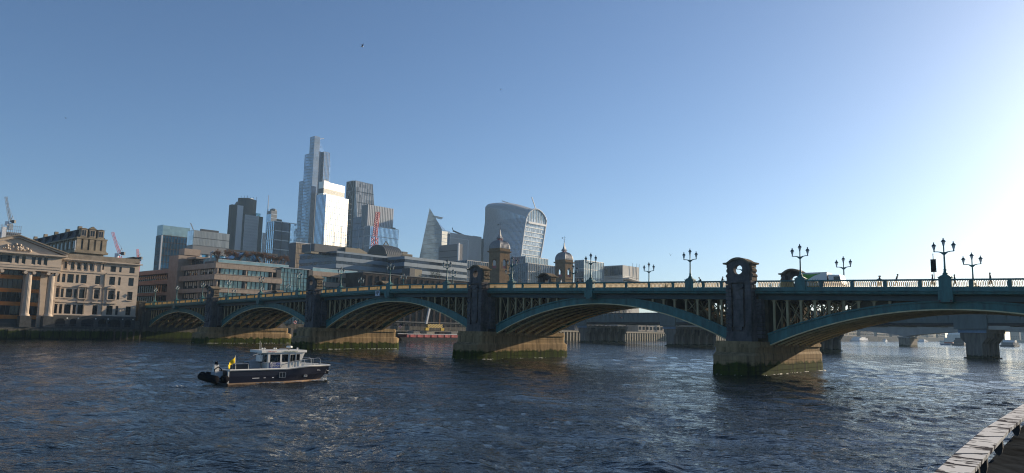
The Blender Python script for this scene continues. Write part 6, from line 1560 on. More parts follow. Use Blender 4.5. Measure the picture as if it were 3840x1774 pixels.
# river boat with striped posts beside the rail bridge's first pier
fy0 = at_z(2105, 1280, 0); PT = empty('landing_stage', BF.w(-118, 196, 0), BROT); tag(PT, 'pale slatted landing stage by the first railway bridge pier', 'landing stage')
MB().box(-7, 3, -4, 16, .2, 1.2).build('pontoon', M_CONCP, PT); piece('fender_beam', M_WSTEEL, PT, 3, 3.6, -4, 16, 4.6, 5.2)
for k in range(11): piece('slat', (M_WSTEEL, M_LIME, M_PLNB)[k % 3], PT, 3.05, 3.35, -3.8+k*1.8, -3.0+k*1.8, 5.2, 8.8)
for k in range(5): piece('stage_pile', M_CONCP, PT, 2.4, 3.4, -3.8+k*4.6, -2.9+k*4.6, -2, 4.6)
MB().box(-7, 2.9, -4, 16, 4.5, 5.0).build('stage_deck', M_CONC, PT); piece('stage_roof', M_GIRD, PT, -7.5, 3.8, -4.5, 16.5, 8.82, 9.1)
# ================================================================== people
SKIN = mat('skin', (.45, .28, .2), .6, var=.05)
def skin_mesh(verts, edges, root=0, sub=1):
    me = bpy.data.meshes.new('body_cage'); me.from_pydata([v[:3] for v in verts], edges, [])
    o = bpy.data.objects.new('body_cage', me); COL.objects.link(o)
    md = o.modifiers.new('skin', 'SKIN'); ly = me.skin_vertices[0]
    for i, v in enumerate(verts): ly.data[i].radius = (v[3], v[4] if len(v) > 4 else v[3]); ly.data[i].use_root = (i == root)
    md.use_smooth_shade = True
    s = o.modifiers.new('sub', 'SUBSURF'); s.levels = sub; s.render_levels = sub
    dg = bpy.context.evaluated_depsgraph_get(); r = bpy.data.meshes.new_from_object(o.evaluated_get(dg))
    bpy.data.objects.remove(o); return r
def make_person(name, P, rz, h=1.72, coat=(.03, .03, .035), legs=(.03, .03, .04), hair=(.03, .02, .015), lean=0.0, pose='walk', label='', group=None, hood=False):
    """standing figure facing local +x; feet at P"""
    k = h/1.75; L = lean
    st = .22 if pose == 'walk' else .04
    def ln(x, z): return x + L*max(0, z-.95)*1.0      # torso leans forward above the hips
    V = []; E = []
    def add(x, y, z, r, r2=None, par=None):
        V.append((x*k, y*k, z*k, r*k, (r2 or r)*k)); i = len(V)-1
        if par is not None: E.append((par, i))
        return i
    pel = add(0, 0, .95, .15, .12)
    wst = add(ln(0, 1.1), 0, 1.1, .14, .11, pel); ch = add(ln(0, 1.32), 0, 1.32, .17, .12, wst); nk = add(ln(.01, 1.47), 0, 1.47, .065, .065, ch)
    hd0 = add(ln(.03, 1.56), 0, 1.56, .075, .08, nk); hd = add(ln(.035, 1.66), 0, 1.66, .09, .095, hd0); tp = add(ln(.02, 1.735), 0, 1.735, .06, .06, hd)
    ns = add(ln(.125, 1.625), 0, 1.625, .018, .018, hd0)
    for s in (-1, 1):
        sx_ = st*s
        hp = add(0, s*.09, .9, .1, .1, pel); kn = add(sx_*.5+.03, s*.095, .5, .068, .068, hp); an = add(sx_-(.05 if s < 0 and pose == 'walk' else 0), s*.095, .09, .045, .045, kn); add(sx_+.14, s*.1, .04, .04, .035, an)
        sh = add(ln(0, 1.4), s*.19, 1.4, .065, .065, ch)
        if pose == 'arms':
            el = add(ln(.16, 1.18), s*.24, 1.17, .05, .05, sh); wr = add(ln(.36, 1.28), s*.16, 1.25, .036, .036, el)
        elif pose == 'lean':
            el = add(ln(.2, 1.16), s*.26, 1.16, .05, .05, sh); wr = add(ln(.42, 1.2), s*.12, 1.2, .036, .036, el)
        else:
            el = add(ln(-.03-sx_*.4, 1.14), s*.25, 1.13, .05, .05, sh); wr = add(ln(.08-sx_*.5, .95), s*.25, .92, .036, .036, el)
        pm = add(V[wr][0]/k+.05, V[wr][1]/k, V[wr][2]/k-.05, .034, .02, wr)
    me = skin_mesh(V, E)
    for m in (mat('coat_%02d%02d%02d' % tuple(int(c*99) for c in coat), coat, .8, var=.12, scale=4), mat('trousers_%02d%02d%02d' % tuple(int(c*99) for c in legs), legs, .8, var=.12, scale=4), SKIN): me.materials.append(m)
    hz = V[nk][2]+.03*k
    wrs = [Vector(V[i][:3]) for i in range(len(V)) if abs(V[i][4]-.02*k) < 1e-6]
    for p in me.polygons:
        c = p.center
        if c.z > hz or any((c-w).length < .085*k for w in wrs): p.material_index = 2
        elif c.z < .86*k: p.material_index = 1
        else: p.material_index = 0
    r = empty(name, P, rz); tag(r, label, 'person', group)
    obj('body', me, r)
    hx, hz_ = V[hd][0], V[hd][2]
    b = MB(); vs = []; fs = []; n = 12                       # hair cap (or hood): back and top of the head
    for i in range(6):
        a = math.pi/2*i/5*1.25
        for j in range(n): t = 2*math.pi*j/n; vs.append((hx-.022*k+.112*k*math.sin(a)*math.cos(t)-(.03*k if i == 5 else 0), .1*k*math.sin(a)*math.sin(t), hz_+.02*k+.1*k*math.cos(a)))
    for i in range(5):
        for j in range(n):
            if i == 4 and abs(((j+.5)/n*2*math.pi+math.pi) % (2*math.pi)-math.pi) < 1.0: continue
            fs.append((i*n+j, (i+1)*n+j, (i+1)*n+(j+1) % n, i*n+(j+1) % n))
    b.add(vs, fs); b.build('hair', mat('hair_%02d' % int(hair[0]*99), hair, .7), r, True)
    return r
def deck_z(u, v): return zt(u)-(1.02 if (v < 5.6 or v > mir(5.6)) else 1.52)
PEOPLE = [  # px of the head, v across the bridge, facing along +u/-u, kwargs
 (2631, 1046, 3.0, 200, dict(h=1.7, lean=.55, pose='lean', coat=(.03, .03, .04), label='dark-clothed person leaning on the parapet left of the nearest turret')),
 (2706, 1040, 3.2, 0, dict(h=1.75, lean=.25, pose='arms', coat=(.02, .02, .025), label='dark-clothed person beside the nearest stone turret')),
 (3104, 1036, 3.4, 180, dict(h=1.72, coat=(.05, .045, .05), label='person in dark top walking in front of the white truck')),
 (3292, 1038, 4.2, 0, dict(h=1.66, lean=.4, pose='arms', coat=(.04, .035, .035), label='left person of the close pair bending over the parapet')),
 (3303, 1040, 3.4, 180, dict(h=1.62, lean=.3, pose='arms', coat=(.03, .03, .03), hair=(.05, .03, .02), label='right person of the close pair near the parapet')),
 (3359, 1031, 3.6, 0, dict(h=1.8, lean=.3, coat=(.025, .025, .03), label='tall person in dark jacket striding right of the bending pair')),
 (3496, 1040, 3.4, 0, dict(h=1.68, coat=(.09, .04, .04), label='person below the black banner left of the tall lamp')),
 (3580, 1040, 3.6, 180, dict(h=1.66, coat=(.04, .04, .05), label='person just right of the tall lamp pedestal')),
 (3713, 1031, 3.4, 180, dict(h=1.82, coat=(.03, .03, .03), hair=(.06, .04, .025), label='rightmost person on the bridge, long dark hair and coat')),
 (2104, 1046, 3.2, 0, dict(h=1.72, coat=(.6, .58, .55), label='person in pale top in front of the farther domed tower')),
 (2166, 1050, 3.4, 0, dict(h=1.66, coat=(.02, .02, .03), label='left of two dark walkers right of the farther domed tower')),
 (2184, 1048, 3.4, 0, dict(h=1.7, coat=(.03, .025, .03), label='right of two dark walkers right of the farther domed tower')),
]
for (px, py, v, face, kw) in PEOPLE:
    u = BF.on_y(px, py, v)[0]
    make_person('person', BF.w(u, v, deck_z(u, v)), BROT+R(face), group='people on the bridge', **kw)
# ================================================================== traffic and sign on the bridge
M_TYRE = mat('tyre_rubber', (.02, .02, .02), .8); M_VWHITE = mat('vehicle_white', (.72, .72, .7), .35, var=.04); M_VGREEN = mat('logo_green', (.1, .32, .03), .5, var=.1)
def wheels(r, xs, w, rad):
    for x in xs:
        for s in (-1, 1):
            t = MB().tube([(x, s*w, rad), (x, s*(w-.28), rad)], rad, 16).build('wheel', M_TYRE, r)
            MB().tube([(x, s*(w+.012), rad), (x, s*(w-.05), rad)], rad*.55, 12).build('rim', M_STEEL, t)
v = 8.2; u0 = BF.on_y(2640+865/2.38, 1022, v-1.2)[0]; u1 = BF.on_y(2640+1095/2.38, 1022, v-1.2)[0]
uc = (u0+u1)/2; zr_ = zt(uc)-1.52; TR = empty('box_truck', BF.w(uc, v, zr_), BROT); tag(TR, 'white box truck with green swoosh and leaf emblem crossing the bridge', 'truck')
lh = (u1-u0)/2; zt2 = BF.on_y(2640+1000/2.38, 940+196/2.38, v-1.2)[1]-zr_
MB().box(-lh, lh, -1.2, 1.2, 1.0, zt2).build('cargo_box', M_VWHITE, TR)
for a, c in ((-lh, lh),):
    piece('box_edge', M_STEEL, TR, a-.03, c+.03, -1.23, -1.17, zt2-.06, zt2+.03); piece('box_edge', M_STEEL, TR, a-.03, c+.03, -1.23, -1.17, .97, 1.06)
n = 14; top = [(-lh+.1+ (2*lh*.72)*i/n, zt2-.12-.1*math.sin(i/n*3)) for i in range(n+1)]; bot = [(-lh+.1+(2*lh*.72)*i/n, zt2-.22-1.5*(1-i/n)**1.6) for i in range(n+1)]
b = MB()
for i in range(n): b.prism([bot[i], bot[i+1], top[i+1], top[i]], 'y', -1.215, -1.202)
b.build('green_swoosh', M_VGREEN, TR)
b = MB()
for a in (-.5, 0, .55): b.prism(ccw([(.1*lh+.15*math.sin(a), zt2-1.75), (.1*lh+.5*math.sin(a)-.16*math.cos(a), zt2-1.35), (.1*lh+.8*math.sin(a), zt2-.85), (.1*lh+.5*math.sin(a)+.16*math.cos(a), zt2-1.35)]), 'y', -1.216+.002*a, -1.202)
b.build('leaf_emblem', mat('leaf_grey_green', (.3, .4, .3), .5), TR)
MB().prism([(lh+.1, .5), (lh+1.9, .5), (lh+2.0, 1.3), (lh+1.75, 2.5), (lh+.1, 2.6)], 'y', -1.1, 1.1).build('cab', M_VWHITE, TR)
MB().prism([(lh+.9, 1.5), (lh+1.85, 1.5), (lh+1.66, 2.3), (lh+.9, 2.3)], 'y', -1.12, 1.12).build('cab_window', M_WIN, TR)
piece('chassis', M_DARK, TR, -lh, lh+1.6, -.9, .9, .5, .98); wheels(TR, (-lh+1.0, lh+1.0), 1.15, .48)
piece('headlight', M_LGLASS, TR, lh+1.93, lh+2.02, -.95, -.6, .7, .95); piece('headlight', M_LGLASS, TR, lh+1.93, lh+2.02, .6, .95, .7, .95)
def car(lab, px, v, m, L_=4.4, h=1.5, face=0):
    u = BF.on_y(px, 1060, v-.8)[0]; r = empty('car', BF.w(u, v, zt(u)-1.52), BROT+R(face)); tag(r, lab, 'car', 'cars crossing the bridge'); q = L_/2
    MB().prism([(-q, .35), (q, .35), (q, .75), (q-.9, .95), (-q+.3, 1.0), (-q, .85)], 'y', -.88, .88).build('body', m, r)
    MB().prism([(-q+.5, .98), (q-1.1, .94), (q-1.9, h), (-q+1.1, h)], 'y', -.74, .74).build('cabin', M_WIN, r); MB().prism([(-q+1.05, h-.02), (q-1.85, h-.02), (q-2.0, h+.05), (-q+1.2, h+.05)], 'y', -.74, .74).build('roof', m, r)
    wheels(r, (-q+.85, q-.85), .86, .33); piece('headlight', M_LGLASS, r, q-.02, q+.03, -.75, -.45, .6, .75); piece('headlight', M_LGLASS, r, q-.02, q+.03, .45, .75, .6, .75)
car('white car just ahead of the box truck', 3138, 8.3, M_VWHITE, 4.6, 1.62); car('dark low car left of the nearest turret', 2520, 8.2, mat('car_black', (.02, .02, .022), .25), 4.6, 1.6)
# black banner on a thin pole fixed behind the parapet
P0 = BF.on_y(3504, 1050, 2.75); u = P0[0]; zb0 = zt(u); 
SGN = empty('banner_post', BF.w(u, 2.75, zb0-1.02), BROT); tag(SGN, 'black rectangular banner on a thin post left of the tall lamp', 'sign')
ht = BF.on_y(3497, 951, 2.75)[1]-(zb0-1.02); MB().tube([(0, 0, 0), (0, 0, ht)], .05, 6).build('post', M_DARK, SGN)
hb0 = BF.on_y(3500, 880+438/3.13, 2.75)[1]-(zb0-1.02); hb1 = BF.on_y(3500, 880+290/3.13, 2.75)[1]-(zb0-1.02)
piece('banner', mat('banner_black', (.012, .012, .014), .7), SGN, -.32, .3, -.05, -.02, hb0, hb1); MB().beam((-.32, 0, hb1), (.32, 0, hb1), .04).build('bracket', M_DARK, SGN); MB().beam((-.32, 0, hb0), (.32, 0, hb0), .04).build('bracket', M_DARK, SGN)
MB().lathe([(.01, hb0+.14), (.05, hb0+.18), (.01, hb0+.22)], .22, -.06, 8).build('badge', M_STEEL, SGN)
# ================================================================== harbour launch
M_NAVY = mat('navy_hull', (.012, .014, .028), .3, var=.15, scale=.6); M_BW = mat('boat_white', (.7, .68, .62), .35, var=.06, scale=.8)
M_BGREY = mat('boat_deck_grey', (.3, .32, .34), .7); M_BOOT = mat('boot_top_tan', (.5, .33, .2), .6, var=.15, scale=2); M_SBLUE = mat('sign_blue', (.02, .03, .16), .5); M_TXT = mat('lettering_white', (.8, .8, .8), .5)
M_TXTD = mat('lettering_dark', (.05, .05, .06), .5)
def thin_glass():
    m = new_mat('cabin_glass'); out = N(m, 'ShaderNodeOutputMaterial'); t = N(m, 'ShaderNodeBsdfTransparent'); t.inputs[0].default_value = (.5, .54, .55, 1); g = N(m, 'ShaderNodeBsdfGlossy'); g.inputs['Roughness'].default_value = .03
    fr = N(m, 'ShaderNodeFresnel'); fr.inputs['IOR'].default_value = 1.5; mx = N(m, 'ShaderNodeMixShader'); LK(m, fr.outputs[0], mx.inputs[0]); LK(m, t.outputs[0], mx.inputs[1]); LK(m, g.outputs[0], mx.inputs[2]); LK(m, mx.outputs[0], out.inputs[0]); return m
M_CG_ = thin_glass()
A0 = at_z(855, 1443, 0); A1 = at_z(1222, 1427, 0); hd = (A1-A0); hd.z = 0; hd.normalize(); bang = math.atan2(hd.y, hd.x)
pt = Vector((-hd.y, hd.x, 0)); O = A0+pt*1.55
BT = empty('patrol_launch', (O.x, O.y, 0), bang); tag(BT, 'navy and white harbour launch with wheelhouse crossing the river', 'boat')
def hull_sec(x):
    t = x/11.4
    w = 1.62 if t < .55 else 1.62-(1.62-.95)*((t-.55)/.45)**2.0
    wl = 1.5 if t < .5 else 1.5-(1.5-.25)*((t-.5)/.5)**1.6
    sh = 1.33 if x < 6.0 else 1.33+.22*min(1, (x-6.0)/2.6)
    return w, wl, sh
xs = list(np.linspace(0, 10.6, 28))
def rake(x, z): return x + (max(0, x-8.5)/2.1)*.75*(z/1.5) - (.0 if x > .5 else .0)
b = MB(); vs = []; fs = []
def ring(x):
    w, wl, sh = hull_sec(x); lo = -.45
    return [(rake(x, sh), w, sh), (rake(x, .7), (w*.8+wl*.2), .75), (rake(x, .12), wl*.96+w*.04, .12), (rake(x, lo), wl*.6, lo), (rake(x, lo), 0, lo-.1), (rake(x, lo), -wl*.6, lo), (rake(x, .12), -(wl*.96+w*.04), .12), (rake(x, .7), -(w*.8+wl*.2), .75), (rake(x, sh), -w, sh)]
for x in xs: vs += ring(x)
n = 9
for i in range(len(xs)-1):
    for k in range(n-1): fs.append((i*n+k, i*n+k+1, (i+1)*n+k+1, (i+1)*n+k))
fs.append(tuple(range(n-1, -1, -1))); fs.append(tuple((len(xs)-1)*n+k for k in range(n)))
b.add(vs, fs); hull = b.build('hull', M_NAVY, BT)
for s in (-1, 1):
    MB().tube([(rake(x, hull_sec(x)[2]), s*(hull_sec(x)[0]+.02), hull_sec(x)[2]+.03) for x in xs], .1, 6).build('rub_rail', M_BW, BT)
    b = MB(); vs = []; fs = []
    for x in xs:
        w, wl, sh = hull_sec(x); q = wl*.96+w*.04; vs += [(rake(x, .0), s*(q-.03+.02), -.05), (rake(x, .15), s*(q+.035), .13)]
    for i in range(len(xs)-1): fs.append((2*i, 2*i+2, 2*i+3, 2*i+1))
    b.add(vs, fs); b.build('boot_stripe', M_BOOT, BT)
MB().tube([(rake(10.6, 1.55), -.95, 1.58), (rake(10.6, 1.55), .95, 1.58)], .1, 6).build('rub_rail', M_BW, BT)
MB().tube([(0, -1.62, 1.36), (0, 1.62, 1.36)], .09, 6).build('rub_rail', M_BW, BT)
b = MB(); vs = []; fs = []
for x in xs: w, wl, sh = hull_sec(x); vs += [(rake(x, sh), w, sh-.02), (rake(x, sh), -w, sh-.02)]
for i in range(len(xs)-1): fs.append((2*i, 2*i+2, 2*i+3, 2*i+1)[::-1])
b.add(vs, fs); b.build('deck', M_BGREY, BT)
b = MB(); b.box(-.06, .0, -1.5, 1.5, .1, 1.3); b.build('transom', M_NAVY, BT); piece('transom_edge', M_BW, BT, -.12, -.0, -1.66, -1.5, .1, 1.33)
for k in range(2): piece('bow_pad', M_TYRE, BT, 11.12+k*.05, 11.42, -.85+k*.9, -.05+k*.9, .65, 1.35)
piece('bow_pad_frame', M_BW, BT, 11.2, 11.44, -.9, .9, .96, 1.02)
# hull window and scuttle, starboard
def side_y(x): return -hull_sec(x)[0]*.97
o = piece('hull_window', M_WIN, BT, 5.28, 5.9, side_y(5.6)-.035, side_y(5.6)+.1, .5, 1.0); frame_piece('hull_window_frame', M_STEEL, BT, 'y', side_y(5.6)-.04, 5.25, 5.93, .47, 1.03, cross=(1, 0), d=.05)
piece('scuttle', M_BW, BT, 8.15, 8.5, side_y(8.3)-.02, side_y(8.3)+.12, .48, .66); piece('scuttle_glass', M_WIN, BT, 8.2, 8.45, side_y(8.3)-.03, side_y(8.3)+.12, .52, .62)
# wheelhouse with real window openings -----------------------------------------------------------
cw = 1.15; X0, X1 = 4.15, 7.75; ZD, ZS, ZW, ZT = 1.31, 2.02, 2.8, 2.98
def wall_y(name, y, x0, x1, z0, z1, holes, th):
    ys = sorted({x0, x1, *[h[0] for h in holes], *[h[1] for h in holes]}); zs = sorted({z0, z1, *[h[2] for h in holes], *[h[3] for h in holes]}); b = MB()
    for i in range(len(ys)-1):
        for j in range(len(zs)-1):
            c = ((ys[i]+ys[i+1])/2, (zs[j]+zs[j+1])/2)
            if not any(h[0] < c[0] < h[1] and h[2] < c[1] < h[3] for h in holes): b.box(ys[i], ys[i+1], min(y, y+th), max(y, y+th), zs[j], zs[j+1])
    return b.build(name, M_BW, BT)
HS = [(4.38, 5.5, ZS, ZW), (5.68, 6.4, ZS, ZW), (6.62, 7.2, ZS+.02, ZW-.03), (7.32, 7.72, ZS+.05, ZW)]
for s in (-1, 1):
    wall_y('cabin_side', s*cw, X0, X1, ZD, ZT, HS, -s*.06)
    for hh in HS: piece('cabin_window', M_CG_, BT, hh[0], hh[1], s*cw-s*.035-.005, s*cw-s*.035+.005, hh[2], hh[3])
    piece('door_frame', M_STEEL, BT, 6.54, 6.58, s*cw-.03, s*cw+.03, ZD, ZW+.05); piece('door_frame', M_STEEL, BT, 7.24, 7.28, s*cw-.03, s*cw+.03, ZD, ZW+.05)
    MB().tube([(7.1, s*(cw+.05), 1.75), (7.1, s*(cw+.05), 2.0)], .02, 6).build('door_handle', M_STEEL, BT)
for x, lo_ in ((X0, 'aft'), (X1, 'front')):     # end walls with windows
    b = MB(); b.box(x-.03, x+.03, -cw+.061, cw-.061, ZD, ZS); b.box(x-.03, x+.03, -cw+.061, cw-.061, ZW, ZT)
    for y in (-cw+.12, -.38, .38, cw-.12): b.box(x-.03, x+.03, y-.05, y+.05, ZS, ZW)
    b.build('cabin_end', M_BW, BT)
    for y in (-.72, 0, .72): piece('cabin_window', M_CG_, BT, x-.006, x+.006, y-.3, y+.3, ZS, ZW)
MB().prism([(X1-.02, ZS), (X1+.14, ZS+.02), (X1+.55, ZT), (X1-.02, ZT)], 'y', -cw, -cw+.05).build('windscreen_cheek', M_BW, BT); MB().prism([(X1-.02, ZS), (X1+.14, ZS+.02), (X1+.55, ZT), (X1-.02, ZT)], 'y', cw-.05, cw).build('windscreen_cheek', M_BW, BT)
b = MB(); b.taper([(X0-.75, -cw-.12), (X1+.7, -cw-.1), (X1+.7, cw+.1), (X0-.75, cw+.12)], ZT, [(X0-.75, -cw-.1), (X1+.72, -cw-.06), (X1+.72, cw+.06), (X0-.75, cw+.1)], ZT+.24); b.build('cabin_roof', M_BW, BT)
piece('fore_cabin', M_BW, BT, X1, 9.4, -.95, .95, 1.32, 1.82); piece('fore_hatch', M_BGREY, BT, 8.2, 8.9, -.4, .4, 1.82, 1.9)
piece('console', M_DARK, BT, 6.9, 7.5, -.8, .8, ZD, 2.05); piece('helm_seat', M_DARK, BT, 5.6, 6.0, -.5, .0, ZD, 2.1); piece('cabin_table', M_BGREY, BT, 4.5, 5.2, -.9, -.2, ZD, 1.95)
# deck gear aft: dark locker, rails, capstan, towing post
piece('engine_locker', M_DARK, BT, 1.1, 2.5, -.6, .8, 1.32, 1.85); piece('deck_locker', M_BGREY, BT, 2.7, 3.9, -.2, 1.0, 1.32, 2.1)
def rail(pts, r=.028, name='hand_rail', m=M_STEEL): return MB().tube(pts, r, 6).build(name, m, BT)
for s in (-1, 1):
    y = s*1.5
    rail([(3.2, y, 1.33), (3.3, y, 1.95), (3.5, y, 2.05), (4.3, y, 2.05), (4.4, y, 1.95), (4.45, y, 1.33)])
    rail([(.3, y, 1.35), (.35, y, 1.95), (.6, y, 2.0), (1.9, y, 1.95), (2.0, y, 1.35)])
    rail([(5.3, y*.98, 1.35), (5.6, y*.97, 1.75), (6.8, y*.95, 2.1), (8.2, y*.85, 2.25), (9.6, y*.75, 2.35), (10.1, y*.66, 2.35), (10.3, y*.62, 2.2), (10.35, y*.62, 1.58)])
    for x, z in ((6.8, 2.1), (8.2, 2.25), (9.3, 2.33)): rail([(x, y*(.95 if x < 7 else .85 if x < 9 else .77), 1.38), (x, y*(.95 if x < 7 else .85 if x < 9 else .77), z)], .022)
for k in range(2): MB().lathe([(.06, 1.32), (.06, 1.6), (.1, 1.62), (.1, 1.68)], 9.9, -.4+.8*k, 8).build('bollard', M_STEEL, BT)
MB().tube([(2.2, .2, 1.9), (3.4, -.1, 2.05), (4.1, -.3, 2.0)], .06, 6).build('towing_boom', M_DARK, BT)
# roof gear
rz_ = ZT+.24
MB().lathe([(.24, rz_+.18), (.31, rz_+.2), (.31, rz_+.34), (.22, rz_+.4)], 7.1, 0, 16).build('radar_dome', M_BW, BT, True); MB().lathe([(.1, rz_), (.07, rz_+.18)], 7.1, 0, 8).build('radar_pedestal', M_BW, BT)
rail([(3.5, -.8, rz_), (3.5, -.8, rz_+.75)], .018, 'whip_antenna', M_BW); rail([(2.5, -1.2, 2.75), (5.2, -1.1, rz_+.1)], .022, 'boat_hook', M_BW); rail([(4.2, .8, rz_), (4.2, .8, rz_+.9)], .014, 'whip_antenna', M_BW)
for x in (3.8, 4.05, 5.1, 5.3, 7.75): MB().lathe([(.03, rz_), (.03, rz_+.1), (.1, rz_+.13), (.1, rz_+.2), (.03, rz_+.24)], x, -.5, 8).build('roof_light', M_BW, BT)
MB().tube([(5.8, -.3, rz_+.15), (6.6, -.3, rz_+.15)], .03, 6).build('horn', M_STEEL, BT); MB().tube([(6.5, -.8, rz_+.12), (6.75, -.8, rz_+.12)], .08, 8).build('searchlight', M_DARK, BT)
piece('life_raft', M_BW, BT, 3.42, 3.7, -.9, -.1, 2.1, 2.75)
# lettering -------------------------------------------------------------------------------------------
def text(s, size, x, y, z, m, name='lettering', width=None):
    c = bpy.data.curves.new('txt', 'FONT'); c.body = s; c.size = size; c.extrude = .004; o = bpy.data.objects.new('txt', c); COL.objects.link(o)
    me = bpy.data.meshes.new_from_object(o.evaluated_get(bpy.context.evaluated_depsgraph_get())); bpy.data.objects.remove(o)
    me.materials.clear(); me.materials.append(m); w = max(v.co.x for v in me.vertices)-min(v.co.x for v in me.vertices)
    t = bpy.data.objects.new(name, me); COL.objects.link(t); t.parent = BT; t.location = (x, y, z); t.rotation_euler = (math.pi/2, 0, 0)
    if width: t.scale = (width/w, 1, 1)
    return t
sy = -cw-.035
piece('name_board', M_SBLUE, BT, 4.35, 5.52, sy, -cw-.005, 1.38, 2.0)
text('PORT', .2, 4.4, sy-.006, 1.79, M_TXT, width=.66); text('OF', .2, 5.12, sy-.006, 1.79, mat('lettering_pale_blue', (.25, .35, .7), .5), width=.34); text('LONDON', .2, 4.4, sy-.006, 1.59, M_TXT, width=1.06); text('AUTHORITY', .12, 4.4, sy-.006, 1.44, mat('lettering_pale_blue', (.25, .35, .7), .5), width=1.06)
text('VHF CH14', .17, 4.05, -cw-.14, ZT+.05, mat('lettering_red', (.4, .03, .03), .5), width=.9); text('HARBOUR MASTER', .17, 5.75, -cw-.14, ZT+.05, mat('lettering_green', (.03, .14, .07), .5), width=1.6)
t_ = text('CHELSEA', .2, 9.75, -1.33, 1.06, M_TXT, width=.72); t_.rotation_euler = (math.pi/2, 0, R(13))
for (x, w) in ((2.4, .75), (3.6, .22), (4.5, .2)): piece('hull_mark', M_TXT, BT, x, x+w, side_y(3)*.985-.02, side_y(3)*.985+.05, .5, .57)
# ensign staff and yellow flag
MB().tube([(.75, -1.35, 1.35), (.62, -1.35, 2.75)], .02, 6).build('ensign_staff', M_BW, BT)
b = MB(); vs = []; fs = []; nx, nz = 12, 6
for i in range(nx+1):
    for j in range(nz+1):
        t = i/nx; s = j/nz; vs.append((.63-t*.75+.04*math.sin(9*t), -1.35-.16*t*math.sin(7*t+2*s)-.12*t, 2.72-.62*s*(1-.35*t)-t*.85-.05*math.sin(8*t+s)))
for i in range(nx):
    for j in range(nz): k = i*(nz+1)+j; fs.append((k, k+1, k+nz+2, k+nz+1))
b.add(vs, fs); b.build('yellow_flag', mat('flag_yellow', (.8, .55, .02), .7, var=.1, scale=3), BT, True)
# crew inside the wheelhouse
for (x, y, lab, c) in ((5.1, .15, 'person in pale top seated in the launch wheelhouse, left window', (.35, .35, .38)), (6.05, .1, 'dark-clothed person at the second wheelhouse window', (.03, .03, .04)), (6.85, -.1, 'person at the helm behind the launch door window', (.04, .05, .08))):
    P = BT.matrix_basis @ Vector((x, y, 1.02)); make_person('person', P, bang+R(0), h=1.66, coat=c, pose='arms', label=lab, group='crew in the launch')
# inflatable dinghy carried across the stern
DG = empty('inflatable_dinghy', BT.matrix_basis @ Vector((-.75, 0, .12)), bang); tag(DG, 'black inflatable dinghy with console carried across the stern of the launch', 'dinghy')
M_HYP = mat('black_hypalon', (.012, .012, .014), .8, spec=.2, var=.2)
for x in (-.55, .42): MB().tube([(x, -1.75, .42), (x, -1.65, .42), (x, 0, .45), (x, 1.5, .55), (x*.4, 2.0, .68)], [.3, .37, .38, .36, .3], 14).build('tube', M_HYP, DG, True)
piece('dinghy_floor', M_BGREY, DG, -.5, .4, -1.4, 1.5, .3, .4)
MB().prism([(-1.3, .5), (-.3, .5), (-.35, 1.05), (-1.2, 1.15)], 'x', -.45, .3).build('engine_cowl', M_BGREY, DG); MB().prism([(-.7, .8), (-.1, .8), (-.15, 1.5), (-.55, 1.75)], 'x', -.25, .2).build('console', M_BW, DG)
MB().tube([(.0, -.35, 1.3), (.0, -.4, 1.7), (.02, -.35, 2.05)], [.14, .18, .12], 8).build('seat_back', M_HYP, DG, True)
MB().tube([(-.35, -.9, .7), (-.35, -.85, 1.3), (.0, -.8, 1.55), (.35, -.85, 1.3), (.35, -.9, .7)], .06, 6).build('roll_bar', M_HYP, DG)
MB().tube([(-.05, -.5, 2.08), (-.05, .25, 2.05)], .02, 5).build('antenna_bar', M_BW, DG)
# churned water behind the stern and along the bow: foam lies on the surface
M_FOAM = mat('foam', (.55, .54, .5), .6, var=.25, scale=3)
rg = random.Random(4); b = MB(); 
def lp(x, y): q = BT.matrix_basis @ Vector((x, y, 0)); return q
for k in range(340):
    if k < 170: t = rg.random()**1.8; x = -1.2-t*4.5; y = rg.gauss(0, .35+t*.5)-.5
    elif k < 260: x = 10.2+rg.gauss(0, .45); y = -.5+rg.gauss(0, .35)-(.2); y = y if x < 11.3 else y*.7
    else: t = rg.random(); x = 10.4-t*8; y = -1.5-.12*t*5-abs(rg.gauss(0, .12))
    q = lp(x, y); sz = rg.uniform(.03, .11)*(1.3 if k < 90 else 1); zz_ = .03+rg.uniform(0, .05); a = rg.uniform(-.4, .4)
    pts = []
    for j in range(6): th = j*math.pi/3; rr = sz*rg.uniform(.6, 1.2); pts.append((q.x+rr*1.9*math.cos(th)*math.cos(a)-rr*.7*math.sin(th)*math.sin(a), q.y+rr*1.9*math.cos(th)*math.sin(a)+rr*.7*math.sin(th)*math.cos(a), zz_))
    top = [(p[0]*.5+q.x*.5, p[1]*.5+q.y*.5, zz_+sz*.3) for p in pts]
    b.add(pts+top, [(i, (i+1) % 6, 6+(i+1) % 6, 6+i) for i in range(6)]+[tuple(range(6, 12))])
fo = b.build('wake_foam', M_FOAM); tag(fo, 'white broken foam trailing behind and beside the launch', 'foam', kind='stuff')
